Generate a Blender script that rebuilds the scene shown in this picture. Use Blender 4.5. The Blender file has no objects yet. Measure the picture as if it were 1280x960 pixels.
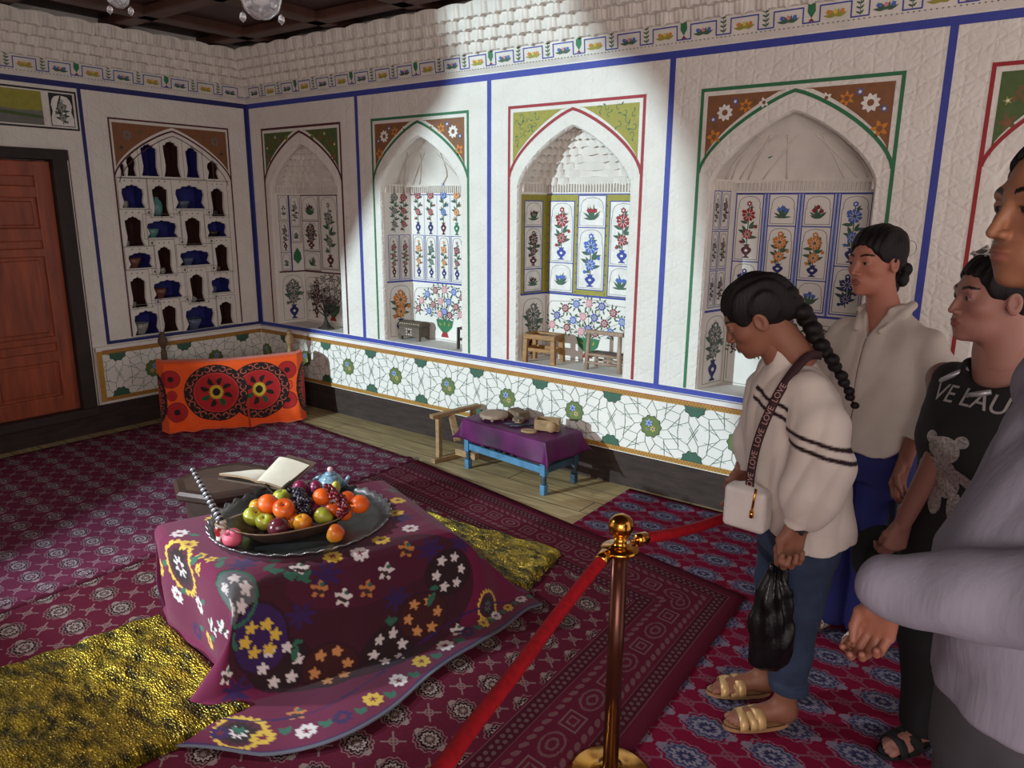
import bpy, bmesh, math, random
import numpy as np
from mathutils import Vector, Matrix
from mathutils.geometry import tessellate_polygon
PI = math.pi
scene = bpy.context.scene
COL = scene.collection

# ------------------------------------------------------------------ camera
FOC, YAW, PITCH, ROLL = 931.57, -0.64427, 0.23389, 0.00803
CAM = Vector((5.613, -3.832, 1.65))
def cam_axes():
    cy, sy, cp, sp = math.cos(YAW), math.sin(YAW), math.cos(PITCH), math.sin(PITCH)
    f = Vector((sy*cp, cy*cp, -sp)); r = Vector((cy, -sy, 0)); u = r.cross(f)
    c, s = math.cos(ROLL), math.sin(ROLL)
    return c*r + s*u, -s*r + c*u, f
CR, CU, CF = cam_axes()
def at(px, py, depth):
    """world point seen at pixel (1280x960 frame) at the given depth along the view axis"""
    return CAM + depth*(CF + (px-640)/FOC*CR + (480-py)/FOC*CU)
def on(px, py, axis, val):
    d = CF + (px-640)/FOC*CR + (480-py)/FOC*CU
    return CAM + d*((val-CAM[axis])/d[axis])
cd = bpy.data.cameras.new('camera'); cam = bpy.data.objects.new('camera', cd); COL.objects.link(cam)
cd.sensor_width = 36; cd.lens = 36*FOC/1280; cd.clip_start = .05; cd.clip_end = 60
cam.matrix_world = Matrix(((CR.x, CU.x, -CF.x, CAM.x), (CR.y, CU.y, -CF.y, CAM.y), (CR.z, CU.z, -CF.z, CAM.z), (0, 0, 0, 1)))
scene.camera = cam

# ------------------------------------------------------------------ materials
def srgb(r, g, b):
    return tuple((c/255/12.92 if c/255 <= .04045 else ((c/255+.055)/1.055)**2.4) for c in (r, g, b))
def new_mat(name):
    m = bpy.data.materials.new(name); m.use_nodes = True
    nt = m.node_tree; b = nt.nodes['Principled BSDF']
    return m, nt, b
def mat(name, rgb, rough=.6, metal=0., var=.12, scale=18., bump=0., bscale=60., stretch=(1, 1, 1), sheen=0., spec=.5, dist=.004):
    """procedural material: base colour broken up by noise, optional fine bump"""
    m, nt, b = new_mat(name); c = srgb(*rgb)
    tc = nt.nodes.new('ShaderNodeTexCoord'); mp = nt.nodes.new('ShaderNodeMapping'); mp.inputs['Scale'].default_value = stretch
    nt.links.new(tc.outputs['Object'], mp.inputs[0])
    n = nt.nodes.new('ShaderNodeTexNoise'); n.inputs['Scale'].default_value = scale; n.inputs['Detail'].default_value = 4
    nt.links.new(mp.outputs[0], n.inputs['Vector'])
    r = nt.nodes.new('ShaderNodeValToRGB')
    r.color_ramp.elements[0].position = .3; r.color_ramp.elements[1].position = .7
    r.color_ramp.elements[0].color = tuple(max(0, x*(1-var)) for x in c)+(1,)
    r.color_ramp.elements[1].color = tuple(min(1, x*(1+var)) for x in c)+(1,)
    nt.links.new(n.outputs[0], r.inputs[0]); nt.links.new(r.outputs[0], b.inputs['Base Color'])
    b.inputs['Roughness'].default_value = rough; b.inputs['Metallic'].default_value = metal
    b.inputs['Specular IOR Level'].default_value = spec
    if sheen: b.inputs['Sheen Weight'].default_value = sheen
    if bump:
        n2 = nt.nodes.new('ShaderNodeTexNoise'); n2.inputs['Scale'].default_value = bscale; n2.inputs['Detail'].default_value = 3
        nt.links.new(mp.outputs[0], n2.inputs['Vector'])
        bp = nt.nodes.new('ShaderNodeBump'); bp.inputs['Strength'].default_value = bump; bp.inputs['Distance'].default_value = dist
        nt.links.new(n2.outputs[0], bp.inputs['Height']); nt.links.new(bp.outputs[0], b.inputs['Normal'])
    return m
def attr_mat(name, rough=.85, bump=.3, bscale=300., sheen=.0, aniso=None, metal=0.):
    """cloth whose dyed pattern is stored on the mesh as the colour attribute 'dye'"""
    m, nt, b = new_mat(name)
    a = nt.nodes.new('ShaderNodeAttribute'); a.attribute_name = 'dye'
    nt.links.new(a.outputs['Color'], b.inputs['Base Color'])
    b.inputs['Roughness'].default_value = rough; b.inputs['Sheen Weight'].default_value = sheen; b.inputs['Specular IOR Level'].default_value = .3
    tc = nt.nodes.new('ShaderNodeTexCoord'); n2 = nt.nodes.new('ShaderNodeTexNoise'); n2.inputs['Scale'].default_value = bscale
    nt.links.new(tc.outputs['Object'], n2.inputs['Vector'])
    bp = nt.nodes.new('ShaderNodeBump'); bp.inputs['Strength'].default_value = bump; bp.inputs['Distance'].default_value = .002
    nt.links.new(n2.outputs[0], bp.inputs['Height']); nt.links.new(bp.outputs[0], b.inputs['Normal'])
    return m

# expression helper for node maths
class X:
    nt = None
    def __init__(s, sock): s.s = sock
    @staticmethod
    def op(name, *a):
        n = X.nt.nodes.new('ShaderNodeMath'); n.operation = name
        for i, v in enumerate(a):
            if isinstance(v, X): X.nt.links.new(v.s, n.inputs[i])
            else: n.inputs[i].default_value = v
        return X(n.outputs[0])
    def __add__(s, o): return X.op('ADD', s, o)
    __radd__ = __add__
    def __sub__(s, o): return X.op('SUBTRACT', s, o)
    def __rsub__(s, o): return X.op('SUBTRACT', o, s)
    def __mul__(s, o): return X.op('MULTIPLY', s, o)
    __rmul__ = __mul__
    def __truediv__(s, o): return X.op('DIVIDE', s, o)
    def lt(s, o): return X.op('LESS_THAN', s, o)
    def gt(s, o): return X.op('GREATER_THAN', s, o)
    def abs(s): return X.op('ABSOLUTE', s)
    def frac(s): return X.op('FRACT', s)
    def floor(s): return X.op('FLOOR', s)
    def sin(s): return X.op('SINE', s)
    def sqrt(s): return X.op('SQRT', s)
    def min(s, o): return X.op('MINIMUM', s, o)
    def max(s, o): return X.op('MAXIMUM', s, o)
    def between(s, a, b): return s.gt(a)*s.lt(b)
def xmix(fac, a, b):
    """colour mix; a, b are rgb tuples or colour sockets"""
    n = X.nt.nodes.new('ShaderNodeMix'); n.data_type = 'RGBA'
    X.nt.links.new(fac.s, n.inputs[0])
    for i, v in ((6, a), (7, b)):
        if isinstance(v, tuple): n.inputs[i].default_value = v+(1,)
        else: X.nt.links.new(v, n.inputs[i])
    return n.outputs[2]

# ------------------------------------------------------------------ object helpers
def link(o, parent=None):
    COL.objects.link(o)
    if parent is not None: o.parent = parent
    return o
def tag(o, label=None, cat=None, group=None, kind=None):
    if label: o['label'] = label
    if cat: o['category'] = cat
    if group: o['group'] = group
    if kind: o['kind'] = kind
    return o
def thing(name, label, cat, loc=(0, 0, 0), rz=0., group=None):
    o = bpy.data.objects.new(name, None); o.location = loc; o.rotation_euler = (0, 0, rz); o.empty_display_size = .1
    link(o); return tag(o, label, cat, group)
def copy_tree(o, parent=None):
    c = o.copy(); link(c, parent)
    for ch in list(o.children): copy_tree(ch, c)
    return c

class MB:
    """mesh collector: every add_* appends geometry with a material slot"""
    def __init__(s): s.v = []; s.f = []; s.m = []; s.sm = []; s.mats = []
    def slot(s, m):
        if m not in s.mats: s.mats.append(m)
        return s.mats.index(m)
    def add(s, vs, fs, m, smooth=False):
        k = len(s.v); i = s.slot(m)
        s.v += [tuple(p) for p in vs]
        for f in fs: s.f.append(tuple(k+j for j in f)); s.m.append(i); s.sm.append(smooth)
    def box(s, c, d, m, rot=None, bev=0.):
        x, y, z = d[0]/2, d[1]/2, d[2]/2
        if bev > 0:
            bm = bmesh.new(); bmesh.ops.create_cube(bm, size=1)
            bmesh.ops.scale(bm, vec=d, verts=bm.verts)
            bmesh.ops.bevel(bm, geom=bm.edges[:], offset=bev, segments=2, affect='EDGES', profile=.5)
            vs = [v.co.copy() for v in bm.verts]; bm.verts.index_update(); fs = [[v.index for v in f.verts] for f in bm.faces]; bm.free()
        else:
            vs = [Vector((a*x, b*y, e*z)) for a in (-1, 1) for b in (-1, 1) for e in (-1, 1)]
            fs = [(0, 1, 3, 2), (4, 6, 7, 5), (0, 4, 5, 1), (2, 3, 7, 6), (0, 2, 6, 4), (1, 5, 7, 3)]
        if rot is not None:
            M = rot.to_3x3() if hasattr(rot, 'to_3x3') else rot
            vs = [M @ v for v in vs]
        c = Vector(c); s.add([v+c for v in vs], fs, m)
    def bar(s, a, b, w, h, m, bev=.0, up=(0, 0, 1)):
        """rectangular bar from a to b, w across, h along 'up'"""
        a, b = Vector(a), Vector(b); d = b-a; L = d.length; zx = d.normalized()
        upv = Vector(up)
        if abs(zx.dot(upv)) > .98: upv = Vector((0, 1, 0))
        sx = zx.cross(upv).normalized(); uz = sx.cross(zx)
        M = Matrix((zx, sx, uz)).transposed()
        s.box((a+b)/2, (L, w, h), m, rot=M, bev=bev)
    def lathe(s, prof, m, c=(0, 0, 0), n=24, axis=None, smooth=True, sx=1., sy=1.):
        c = Vector(c); vs = []; fs = []
        for r, z in prof:
            for k in range(n):
                a = 2*PI*k/n; vs.append(Vector((r*math.cos(a)*sx, r*math.sin(a)*sy, z)))
        for i in range(len(prof)-1):
            for k in range(n):
                k2 = (k+1) % n; fs.append((i*n+k, i*n+k2, (i+1)*n+k2, (i+1)*n+k))
        if prof[0][0] > 1e-5: fs.append(tuple(range(n))[::-1])
        if prof[-1][0] > 1e-5: fs.append(tuple((len(prof)-1)*n+k for k in range(n)))
        if axis is not None:
            q = Vector((0, 0, 1)).rotation_difference(Vector(axis).normalized()); vs = [q @ v for v in vs]
        s.add([v+c for v in vs], fs, m, smooth)
    def tube(s, pts, r, m, n=8, caps=True, smooth=True, flat=1.):
        pts = [Vector(p) for p in pts]; rs = r if isinstance(r, (list, tuple)) else [r]*len(pts)
        vs = []; fs = []; up = None
        for i, p in enumerate(pts):
            t = (pts[min(i+1, len(pts)-1)]-pts[max(i-1, 0)]).normalized()
            if up is None:
                up = Vector((0, 0, 1)) if abs(t.z) < .9 else Vector((1, 0, 0))
            sx = t.cross(up).normalized(); up = sx.cross(t).normalized()
            for k in range(n):
                a = 2*PI*k/n; vs.append(p+rs[i]*(math.cos(a)*sx+math.sin(a)*up*flat))
        for i in range(len(pts)-1):
            for k in range(n):
                k2 = (k+1) % n; fs.append((i*n+k, i*n+k2, (i+1)*n+k2, (i+1)*n+k))
        if caps: fs.append(tuple(range(n))[::-1]); fs.append(tuple((len(pts)-1)*n+k for k in range(n)))
        s.add(vs, fs, m, smooth)
    def prism(s, pts, z0, z1, m, top=None, M=None):
        """polygon (list of xy) extruded z0..z1"""
        n = len(pts); vs = [Vector((p[0], p[1], z0)) for p in pts]+[Vector((p[0], p[1], z1)) for p in pts]
        if M is not None: vs = [M @ v for v in vs]
        fs = [(i, (i+1) % n, n+(i+1) % n, n+i) for i in range(n)]
        s.add(vs, fs+[tuple(range(n))[::-1]], m); s.add(vs[n:], [tuple(range(n))], top or m)
    def grid(s, P, m, smooth=True, closed_u=False):
        """P: array (nu,nv,3)"""
        nu, nv = P.shape[:2]; vs = P.reshape(-1, 3).tolist(); fs = []
        for i in range(nu if closed_u else nu-1):
            i2 = (i+1) % nu
            for j in range(nv-1): fs.append((i*nv+j, i2*nv+j, i2*nv+j+1, i*nv+j+1))
        s.add(vs, fs, m, smooth)
    def ico(s, c, r, m, sub=2, scale=(1, 1, 1)):
        bm = bmesh.new(); bmesh.ops.create_icosphere(bm, subdivisions=sub, radius=1)
        c = Vector(c); vs = [Vector((v.co.x*r*scale[0], v.co.y*r*scale[1], v.co.z*r*scale[2]))+c for v in bm.verts]
        bm.verts.index_update(); fs = [[v.index for v in f.verts] for f in bm.faces]; bm.free(); s.add(vs, fs, m, True)
    def xform(s, M): s.v = [tuple(M @ Vector(p)) for p in s.v]; return s
    def build(s, name, parent=None, bevel=0.):
        me = bpy.data.meshes.new(name); me.from_pydata(s.v, [], s.f)
        for m in s.mats: me.materials.append(m)
        me.polygons.foreach_set('material_index', s.m); me.polygons.foreach_set('use_smooth', s.sm)
        me.update(); o = bpy.data.objects.new(name, me); link(o, parent)
        if bevel:
            b = o.modifiers.new('bevel', 'BEVEL'); b.width = bevel; b.segments = 2; b.limit_method = 'ANGLE'
        return o
def fix_normals(o):
    bm = bmesh.new(); bm.from_mesh(o.data); bmesh.ops.recalc_face_normals(bm, faces=bm.faces[:]); bm.to_mesh(o.data); bm.free(); return o

def mesh_np(name, V, F, mats, midx=None, smooth=True, parent=None, color=None):
    """mesh object from numpy arrays (V n×3, quads F m×4)"""
    me = bpy.data.meshes.new(name); V = np.asarray(V, np.float32); F = np.asarray(F, np.int32); k = F.shape[1]
    me.vertices.add(len(V)); me.vertices.foreach_set('co', V.ravel())
    me.loops.add(F.size); me.loops.foreach_set('vertex_index', F.ravel())
    me.polygons.add(len(F)); me.polygons.foreach_set('loop_start', np.arange(0, F.size, k, dtype=np.int32))
    me.polygons.foreach_set('loop_total', np.full(len(F), k, np.int32))
    for m in mats: me.materials.append(m)
    if midx is not None: me.polygons.foreach_set('material_index', np.asarray(midx, np.int32))
    me.polygons.foreach_set('use_smooth', np.full(len(F), smooth, bool))
    me.update(calc_edges=True); me.validate()
    if color is not None:
        a = me.color_attributes.new('dye', 'FLOAT_COLOR', 'POINT')
        c = np.ones((len(V), 4), np.float32); c[:, :3] = color; a.data.foreach_set('color', c.ravel())
    o = bpy.data.objects.new(name, me); link(o, parent); return o
def grid_faces(nu, nv, wrap=False):
    i, j = np.meshgrid(np.arange(nu if wrap else nu-1), np.arange(nv-1), indexing='ij'); i2 = (i+1) % nu
    return np.stack([i*nv+j, i2*nv+j, i2*nv+j+1, i*nv+j+1], -1).reshape(-1, 4)

# ------------------------------------------------------------------ flat painted ornament (thin polygons lying on a surface)
class Paint:
    def __init__(s): s.p = []
    def poly(s, pts, c, layer=1): s.p.append(([tuple(p) for p in pts], c, layer))
    def rect(s, x0, y0, x1, y1, c, layer=1): s.poly([(x0, y0), (x1, y0), (x1, y1), (x0, y1)], c, layer)
    def line(s, pts, w, c, layer=2, closed=False):
        pts = [Vector(p).to_2d() for p in pts]; n = len(pts)
        if closed: pts = pts+[pts[0]]
        L = []; Rr = []
        for i, p in enumerate(pts):
            if closed:
                a = pts[i-1] if i > 0 else pts[-2]; b = pts[i+1] if i < len(pts)-1 else pts[1]
            else: a = pts[max(i-1, 0)]; b = pts[min(i+1, len(pts)-1)]
            d1 = (p-a); d2 = (b-p)
            if d1.length < 1e-7: d1 = d2
            if d2.length < 1e-7: d2 = d1
            d1 = d1.normalized(); d2 = d2.normalized(); t = (d1+d2)
            t = t.normalized() if t.length > .2 else d2
            nn = Vector((-t.y, t.x)); k = 1/max(.5, nn.dot(Vector((-d2.y, d2.x))))
            L.append(p+nn*w/2*k); Rr.append(p-nn*w/2*k)
        for i in range(len(pts)-1): s.poly([L[i], Rr[i], Rr[i+1], L[i+1]], c, layer)
    def frame(s, x0, y0, x1, y1, w, c, layer=2): s.line([(x0, y0), (x1, y0), (x1, y1), (x0, y1)], w, c, layer, True)
    def leaf(s, x, y, a, L, w, c, layer=2, bend=.15):
        ca, sa = math.cos(a), math.sin(a)
        q = [(0, 0), (.3, .42), (.62, .38), (1, 0), (.66, -.34), (.3, -.4)]
        s.poly([(x+L*u*ca-(w*v+bend*L*u*u)*sa, y+L*u*sa+(w*v+bend*L*u*u)*ca) for u, v in q], c, layer)
    def disc(s, x, y, r, c, layer=2, n=10, ry=None):
        ry = ry or r; s.poly([(x+r*math.cos(2*PI*k/n), y+ry*math.sin(2*PI*k/n)) for k in range(n)], c, layer)
    def flower(s, x, y, r, c, c2, n=8, layer=3, depth=.3, a0=0.):
        pts = []
        for k in range(n*4):
            a = 2*PI*k/(n*4)+a0; rr = r*(1-depth*(.5+.5*math.cos(n*(a-a0))))
            pts.append((x+rr*math.cos(a), y+rr*math.sin(a)))
        s.poly(pts, c, layer)
        if c2: s.disc(x, y, r*.36, c2, layer+1, 8)
    def rosey(s, x, y, r, c, bg, n=5, layer=3):
        """big painted bloom: scalloped disc with pale veins and a small eye"""
        s.flower(x, y, r*1.12, c, None, 9, layer, .22, (x*37) % 1)
        for k in range(9):
            a = 2*PI*k/9+(x*37) % 1; s.line([(x+.42*r*math.cos(a+.3), y+.42*r*math.sin(a+.3)), (x+.66*r*math.cos(a), y+.66*r*math.sin(a)), (x+.42*r*math.cos(a-.3), y+.42*r*math.sin(a-.3))], r*.09, bg, layer+1)
        s.disc(x, y, r*.26, bg, layer+1, 8); s.disc(x, y, r*.17, c, layer+2, 7)
    def vase(s, x, y, w, h, c, c2, layer=3):
        pr = [(.32, 0), (.34, .05), (.12, .14), (.12, .2), (.34, .36), (.5, .55), (.46, .7), (.22, .82), (.2, .9), (.36, 1)]
        s.poly([(x+a*w, y+b*h) for a, b in pr]+[(x-a*w, y+b*h) for a, b in pr[::-1]], c, layer)
        s.disc(x, y+.55*h, w*.16, c2, layer+1, 8, h*.1)
    def bowl(s, x, y, w, h, c, c2, foot, layer=3):
        s.poly([(x-w/2, y+h), (x-w*.42, y+h*.6), (x-w*.16, y+h*.3), (x+w*.16, y+h*.3), (x+w*.42, y+h*.6), (x+w/2, y+h)], c, layer)
        s.poly([(x-w*.12, y+h*.3), (x-w*.22, y), (x+w*.22, y), (x+w*.12, y+h*.3)], foot, layer)
        for k in (-1, 0, 1): s.leaf(x+k*w*.2, y+h*.65, PI/2-k*.6, h*.25, h*.12, c2, layer+1)
    def spray(s, x, y, w, h, cf, cl, rng, n=7, layer=2):
        """loose leaves and small blooms fanning from (x,y) upward"""
        for k in range(n):
            a = PI*(.12+.76*k/(n-1)); L = (.55+.45*math.sin(a))*min(h, w*.6)
            s.leaf(x, y, a, L*rng.uniform(.8, 1.05), L*.22, cl, layer, rng.uniform(-.3, .3))
        for k in range(3):
            a = PI*(.3+.2*k); s.flower(x+w*.25*math.cos(a), y+h*.6*math.sin(a)*rng.uniform(.8, 1.1), min(w, h)*.14, cf, None, 5, layer+1)
    def bouquet(s, x, y, w, h, big, cl, rng, cs=None, bg='white', layer=2):
        """tall flower stem: blooms stacked on an axis with leaves either side"""
        cs = cs or big; n = max(2, min(4, int(h/w*.75))); w = w*1.25
        s.line([(x, y), (x, y+h*.95)], w*.05, cl, layer)
        m = n*4
        for k in range(m):
            t = (k+.5)/m; sd = 1 if k % 2 else -1; env = .55+.45*math.sin(PI*min(1, t*1.05+.05))
            for q in (0, 1):
                a = PI/2-sd*(.35+.75*q+rng.uniform(-.15, .15)); L = w*.5*env*rng.uniform(.8, 1.15)
                s.leaf(x+sd*w*.06, y+t*h*.9+q*h*.01, a, L, L*.42, cl, layer, -sd*rng.uniform(0, .3))
            if k % 3 == 0: s.flower(x+sd*w*.42*env, y+t*h*.95+.03*h, w*.1, cs, None, 5, layer+1)
        for k in range(n):
            t = (k+.6)/n; r = w*(.36 if k == n-1 else .28 if n > 1 else .3)
            s.flower(x, y+t*h*.9, r, big if k % 2 == (n-1) % 2 else cs, None, 9, layer+2, .25)
            for j in range(9):
                a = j*2*PI/9; s.line([(x+r*.25*math.cos(a), y+t*h*.9+r*.25*math.sin(a)), (x+r*.7*math.cos(a), y+t*h*.9+r*.7*math.sin(a))], r*.07, bg, layer+3)
            s.disc(x, y+t*h*.9, r*.2, cl, layer+3, 7)
        s.flower(x, y+h*.98, w*.15, big, bg, 6, layer+2)
    def bush(s, x, y, w, h, cols, cl, rng, layer=2, bg='white'):
        """wide spreading bouquet above a bowl"""
        for ring, (rr, n) in enumerate(((.92, 9), (.55, 6), (.2, 3))):
            for k in range(n):
                a = PI*(.02+.96*(k+.5)/n); px = x+w/2*rr*math.cos(a); py = y+h*.12+h*.78*rr*math.sin(a)
                s.line([(x, y), ((x+px)/2, (y+py)/2+h*.06), (px, py)], h*.008, cl, layer)
                for q in range(6):
                    b = q*PI/3+rng.uniform(-.3, .3); d = h*.09
                    s.leaf(px+d*math.cos(b), py+d*math.sin(b), b+rng.uniform(-.5, .5), h*.1, h*.045, cl, layer, rng.uniform(-.3, .3))
                s.rosey(px, py, h*.088, cols[(k+ring) % len(cols)], bg, 6, layer+2)
        for k in range(22):
            a = PI*rng.uniform(0, 1); r = rng.uniform(.3, 1.1)
            s.leaf(x+w/2*r*math.cos(a), y+h*.1+h*.8*r*math.sin(a), a+rng.uniform(-1, 1), h*.09, h*.04, cl, layer, .2)
    def cusp(s, x0, y0, x1, y1, w, c, layer=2):
        """framed panel with a cusped arch head"""
        W = x1-x0; m = (x0+x1)/2; t = min(W*.35, (y1-y0)*.35)
        q = [(x0, y0), (x0, y1-t*1.5), (x0+W*.04, y1-t*1.45), (x0+W*.04, y1-t*.8), (x0+W*.1, y1-t*.4), (x0+W*.25, y1-t*.1), (m-W*.08, y1-t*.04), (m, y1)]
        q += [(2*m-a, b) for a, b in q[:-1][::-1]]
        s.line(q, w, c, layer, True)
    def emit(s, mb, mats, O, U, V, N, off=.0008, step=.0005):
        O, U, V, N = Vector(O), Vector(U), Vector(V), Vector(N)
        for i, (pts, c, ly) in enumerate(s.p):
            o = O+N*(off+step*ly+(i % 23)*step*.035); mb.add([o+U*a+V*b for a, b in pts], [tuple(range(len(pts)))], mats[c])

# ------------------------------------------------------------------ organic surfaces: signed distances + surface nets
def surface_nets(fn, lo, hi, h):
    lo = np.asarray(lo, float); hi = np.asarray(hi, float); n = np.ceil((hi-lo)/h).astype(int)+1
    ax = [lo[i]+h*np.arange(n[i]) for i in range(3)]
    G = np.stack(np.meshgrid(*ax, indexing='ij'), -1).astype(np.float32)
    Fv = fn(G.reshape(-1, 3)).reshape(n).astype(np.float32)
    S = Fv < 0
    nx, ny, nz = n-1
    acc = np.zeros((nx, ny, nz, 3), np.float32); cnt = np.zeros((nx, ny, nz), np.float32)
    cor = [(a, b, c) for a in (0, 1) for b in (0, 1) for c in (0, 1)]
    sl = lambda o: tuple(slice(o[i], o[i]+(nx, ny, nz)[i]) for i in range(3))
    for a in cor:
        for d in range(3):
            if a[d] == 1: continue
            b = list(a); b[d] = 1
            fa, fb = Fv[sl(a)], Fv[sl(b)]; c = (fa < 0) != (fb < 0)
            t = np.where(c, fa/np.where(np.abs(fa-fb) < 1e-9, 1e-9, fa-fb), 0)
            for i in range(3): acc[..., i] += np.where(c, a[i]+(t if i == d else 0), 0)
            cnt += c
    act = cnt > 0; idx = -np.ones((nx, ny, nz), np.int64); idx[act] = np.arange(act.sum())
    cell = np.stack(np.nonzero(act), -1); V = lo+h*(cell+acc[act]/cnt[act][:, None])
    Q = []
    for d in range(3):
        e1, e2 = [(1, 2), (2, 0), (0, 1)][d]
        A = [slice(1, n[i]-1) for i in range(3)]; A[d] = slice(0, n[d]-1); B = list(A); B[d] = slice(1, n[d])
        sa, sb = S[tuple(A)], S[tuple(B)]; p = np.stack(np.nonzero(sa != sb), -1)
        if not len(p): continue
        flip = sa[tuple(p.T)]
        base = p.copy(); base[:, e1] += 1; base[:, e2] += 1
        def g(o1, o2):
            q = base.copy(); q[:, e1] -= o1; q[:, e2] -= o2; return idx[q[:, 0], q[:, 1], q[:, 2]]
        q = np.stack([g(1, 1), g(0, 1), g(0, 0), g(1, 0)], -1)
        q[~flip] = q[~flip][:, ::-1]; Q.append(q)
    return V, np.concatenate(Q)
def smin(a, b, k):
    if k <= 0: return np.minimum(a, b)
    h = np.clip(.5+.5*(b-a)/k, 0, 1); return b+(a-b)*h-k*h*(1-h)
def smax(a, b, k): return -smin(-a, -b, k)
def s_ell(P, c, r):
    q = (P-np.asarray(c, np.float32))/np.asarray(r, np.float32); k = np.linalg.norm(q, axis=1)
    g = np.linalg.norm(q/np.asarray(r, np.float32), axis=1); return k*(k-1)/np.maximum(g, 1e-6)
def s_cap(P, a, b, ra, rb):
    a = np.asarray(a, np.float32); b = np.asarray(b, np.float32); d = b-a; t = np.clip(((P-a)@d)/max(d@d, 1e-9), 0, 1)
    return np.linalg.norm(P-a-t[:, None]*d, axis=1)-(ra+(rb-ra)*t)
def s_chain(P, pts, rs, k=.01):
    o = None
    for i in range(len(pts)-1):
        d = s_cap(P, pts[i], pts[i+1], rs[i], rs[i+1]); o = d if o is None else smin(o, d, k)
    return o
def s_loft(P, zs, cx, cy, a, b, p=2.):
    """stack of (super)ellipses along local z"""
    z = P[:, 2]; X0 = np.interp(z, zs, cx); Y0 = np.interp(z, zs, cy); A = np.interp(z, zs, a); B = np.interp(z, zs, b)
    k = (np.abs((P[:, 0]-X0)/A)**p+np.abs((P[:, 1]-Y0)/B)**p)**(1/p)
    d = (k-1)*np.minimum(A, B)
    return smax(d, np.maximum(zs[0]-z, z-zs[-1]), .012)
def folds(P, amp, f, dirs, seed=0):
    r = np.random.default_rng(seed); o = np.zeros(len(P), np.float32)
    for d in dirs:
        d = np.asarray(d, float); ph = r.uniform(0, 6.28); w = r.uniform(.7, 1.3)
        wob = .8*np.sin(P[:, 0]*17+ph)+.8*np.sin(P[:, 1]*13+ph*2)+.8*np.sin(P[:, 2]*15+ph*3)
        o += np.sin((P@d)*f*w+ph+wob)
    return (amp*o/len(dirs)).astype(np.float32)
class Frame:
    """local body frame: x = person's right, y = forward, z = up"""
    def __init__(s, o, fwd, up=(0, 0, 1)):
        s.o = np.array(o, float); z = np.array(up, float); z /= np.linalg.norm(z); y = np.array(fwd, float)
        y -= z*(y@z); y /= np.linalg.norm(y); x = np.cross(y, z); s.R = np.stack([x, y, z])
    def loc(s, p): return (np.asarray(p, float)-s.o)@s.R.T
    def wld(s, p): return np.asarray(p, float)@s.R+s.o
# ================================================================== ROOM
def plaster_mat():
    m, nt, b = new_mat('carved_plaster'); X.nt = nt
    tc = nt.nodes.new('ShaderNodeTexCoord')
    nz = nt.nodes.new('ShaderNodeTexNoise'); nz.inputs['Scale'].default_value = 5; nt.links.new(tc.outputs['Object'], nz.inputs['Vector'])
    vm = nt.nodes.new('ShaderNodeVectorMath'); vm.operation = 'MULTIPLY_ADD'; nt.links.new(nz.outputs['Color'], vm.inputs[0])
    vm.inputs[1].default_value = (.03, .03, .03); nt.links.new(tc.outputs['Object'], vm.inputs[2])
    def edge(sc, th):
        v = nt.nodes.new('ShaderNodeTexVoronoi'); v.feature = 'DISTANCE_TO_EDGE'; v.inputs['Scale'].default_value = sc
        nt.links.new(vm.outputs[0], v.inputs['Vector']); d = X(v.outputs['Distance']); return X.op('SMOOTH_MIN', d/th, 1., .4)
    n3 = nt.nodes.new('ShaderNodeTexNoise'); n3.inputs['Scale'].default_value = 55; nt.links.new(tc.outputs['Object'], n3.inputs['Vector'])
    sp = nt.nodes.new('ShaderNodeSeparateXYZ'); nt.links.new(vm.outputs[0], sp.inputs[0]); u, v = X(sp.outputs[0])+X(sp.outputs[1]), X(sp.outputs[2]); st = None
    for an in (0, 60, 120):      # carved strapwork: three families of grooves
        q = (u*(math.cos(math.radians(an))*11)+v*(math.sin(math.radians(an))*11)).frac()-.5; e_ = X.op('SMOOTH_MIN', q.abs()/.14, 1., .4); st = e_ if st is None else st.min(e_)
    hgt = st*.6+edge(26, .2)*.3+X(n3.outputs[0])*.45
    bp = nt.nodes.new('ShaderNodeBump'); bp.inputs['Strength'].default_value = .6; bp.inputs['Distance'].default_value = .007
    nt.links.new(hgt.s, bp.inputs['Height']); nt.links.new(bp.outputs[0], b.inputs['Normal'])
    r = nt.nodes.new('ShaderNodeValToRGB'); r.color_ramp.elements[0].color = srgb(214, 206, 196)+(1,); r.color_ramp.elements[1].color = srgb(232, 227, 220)+(1,)
    nt.links.new(nz.outputs[0], r.inputs[0]); nt.links.new(r.outputs[0], b.inputs['Base Color']); b.inputs['Roughness'].default_value = .8
    return m
M_PLASTER = plaster_mat()
M_WHITE = mat('white_plaster', (228, 223, 216), .75, var=.04, scale=6, bump=.25, bscale=40)
M_STALA = mat('stalactite_plaster', (216, 209, 200), .8, var=.08, scale=9, bump=.3, bscale=50)
PC = {k: mat('paint_'+k, c, .65, var=.1, scale=30) for k, c in dict(
    white=(226, 222, 216), blue=(52, 62, 150), navy=(34, 36, 100), pale=(150, 165, 215), red=(150, 28, 38), crimson=(130, 22, 40),
    pink=(205, 130, 140), orange=(205, 125, 40), green=(42, 110, 70), dark=(38, 62, 46), leaf=(58, 92, 70), olive=(150, 142, 52),
    brown=(128, 82, 50), gold=(176, 130, 48), black=(38, 32, 34), yellow=(214, 178, 70), maroon=(82, 26, 36), sky=(70, 100, 180),
    grey=(110, 108, 104), bronze=(104, 84, 48), forest=(72, 92, 44), rosette=(96, 112, 58), teal=(54, 92, 72), cobalt=(30, 36, 150)).items()}
M_PLINTH = mat('sooty_mudbrick', (52, 39, 34), .9, var=.35, scale=7, bump=.6, bscale=22, stretch=(1, 1, 4), dist=.01)
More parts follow.
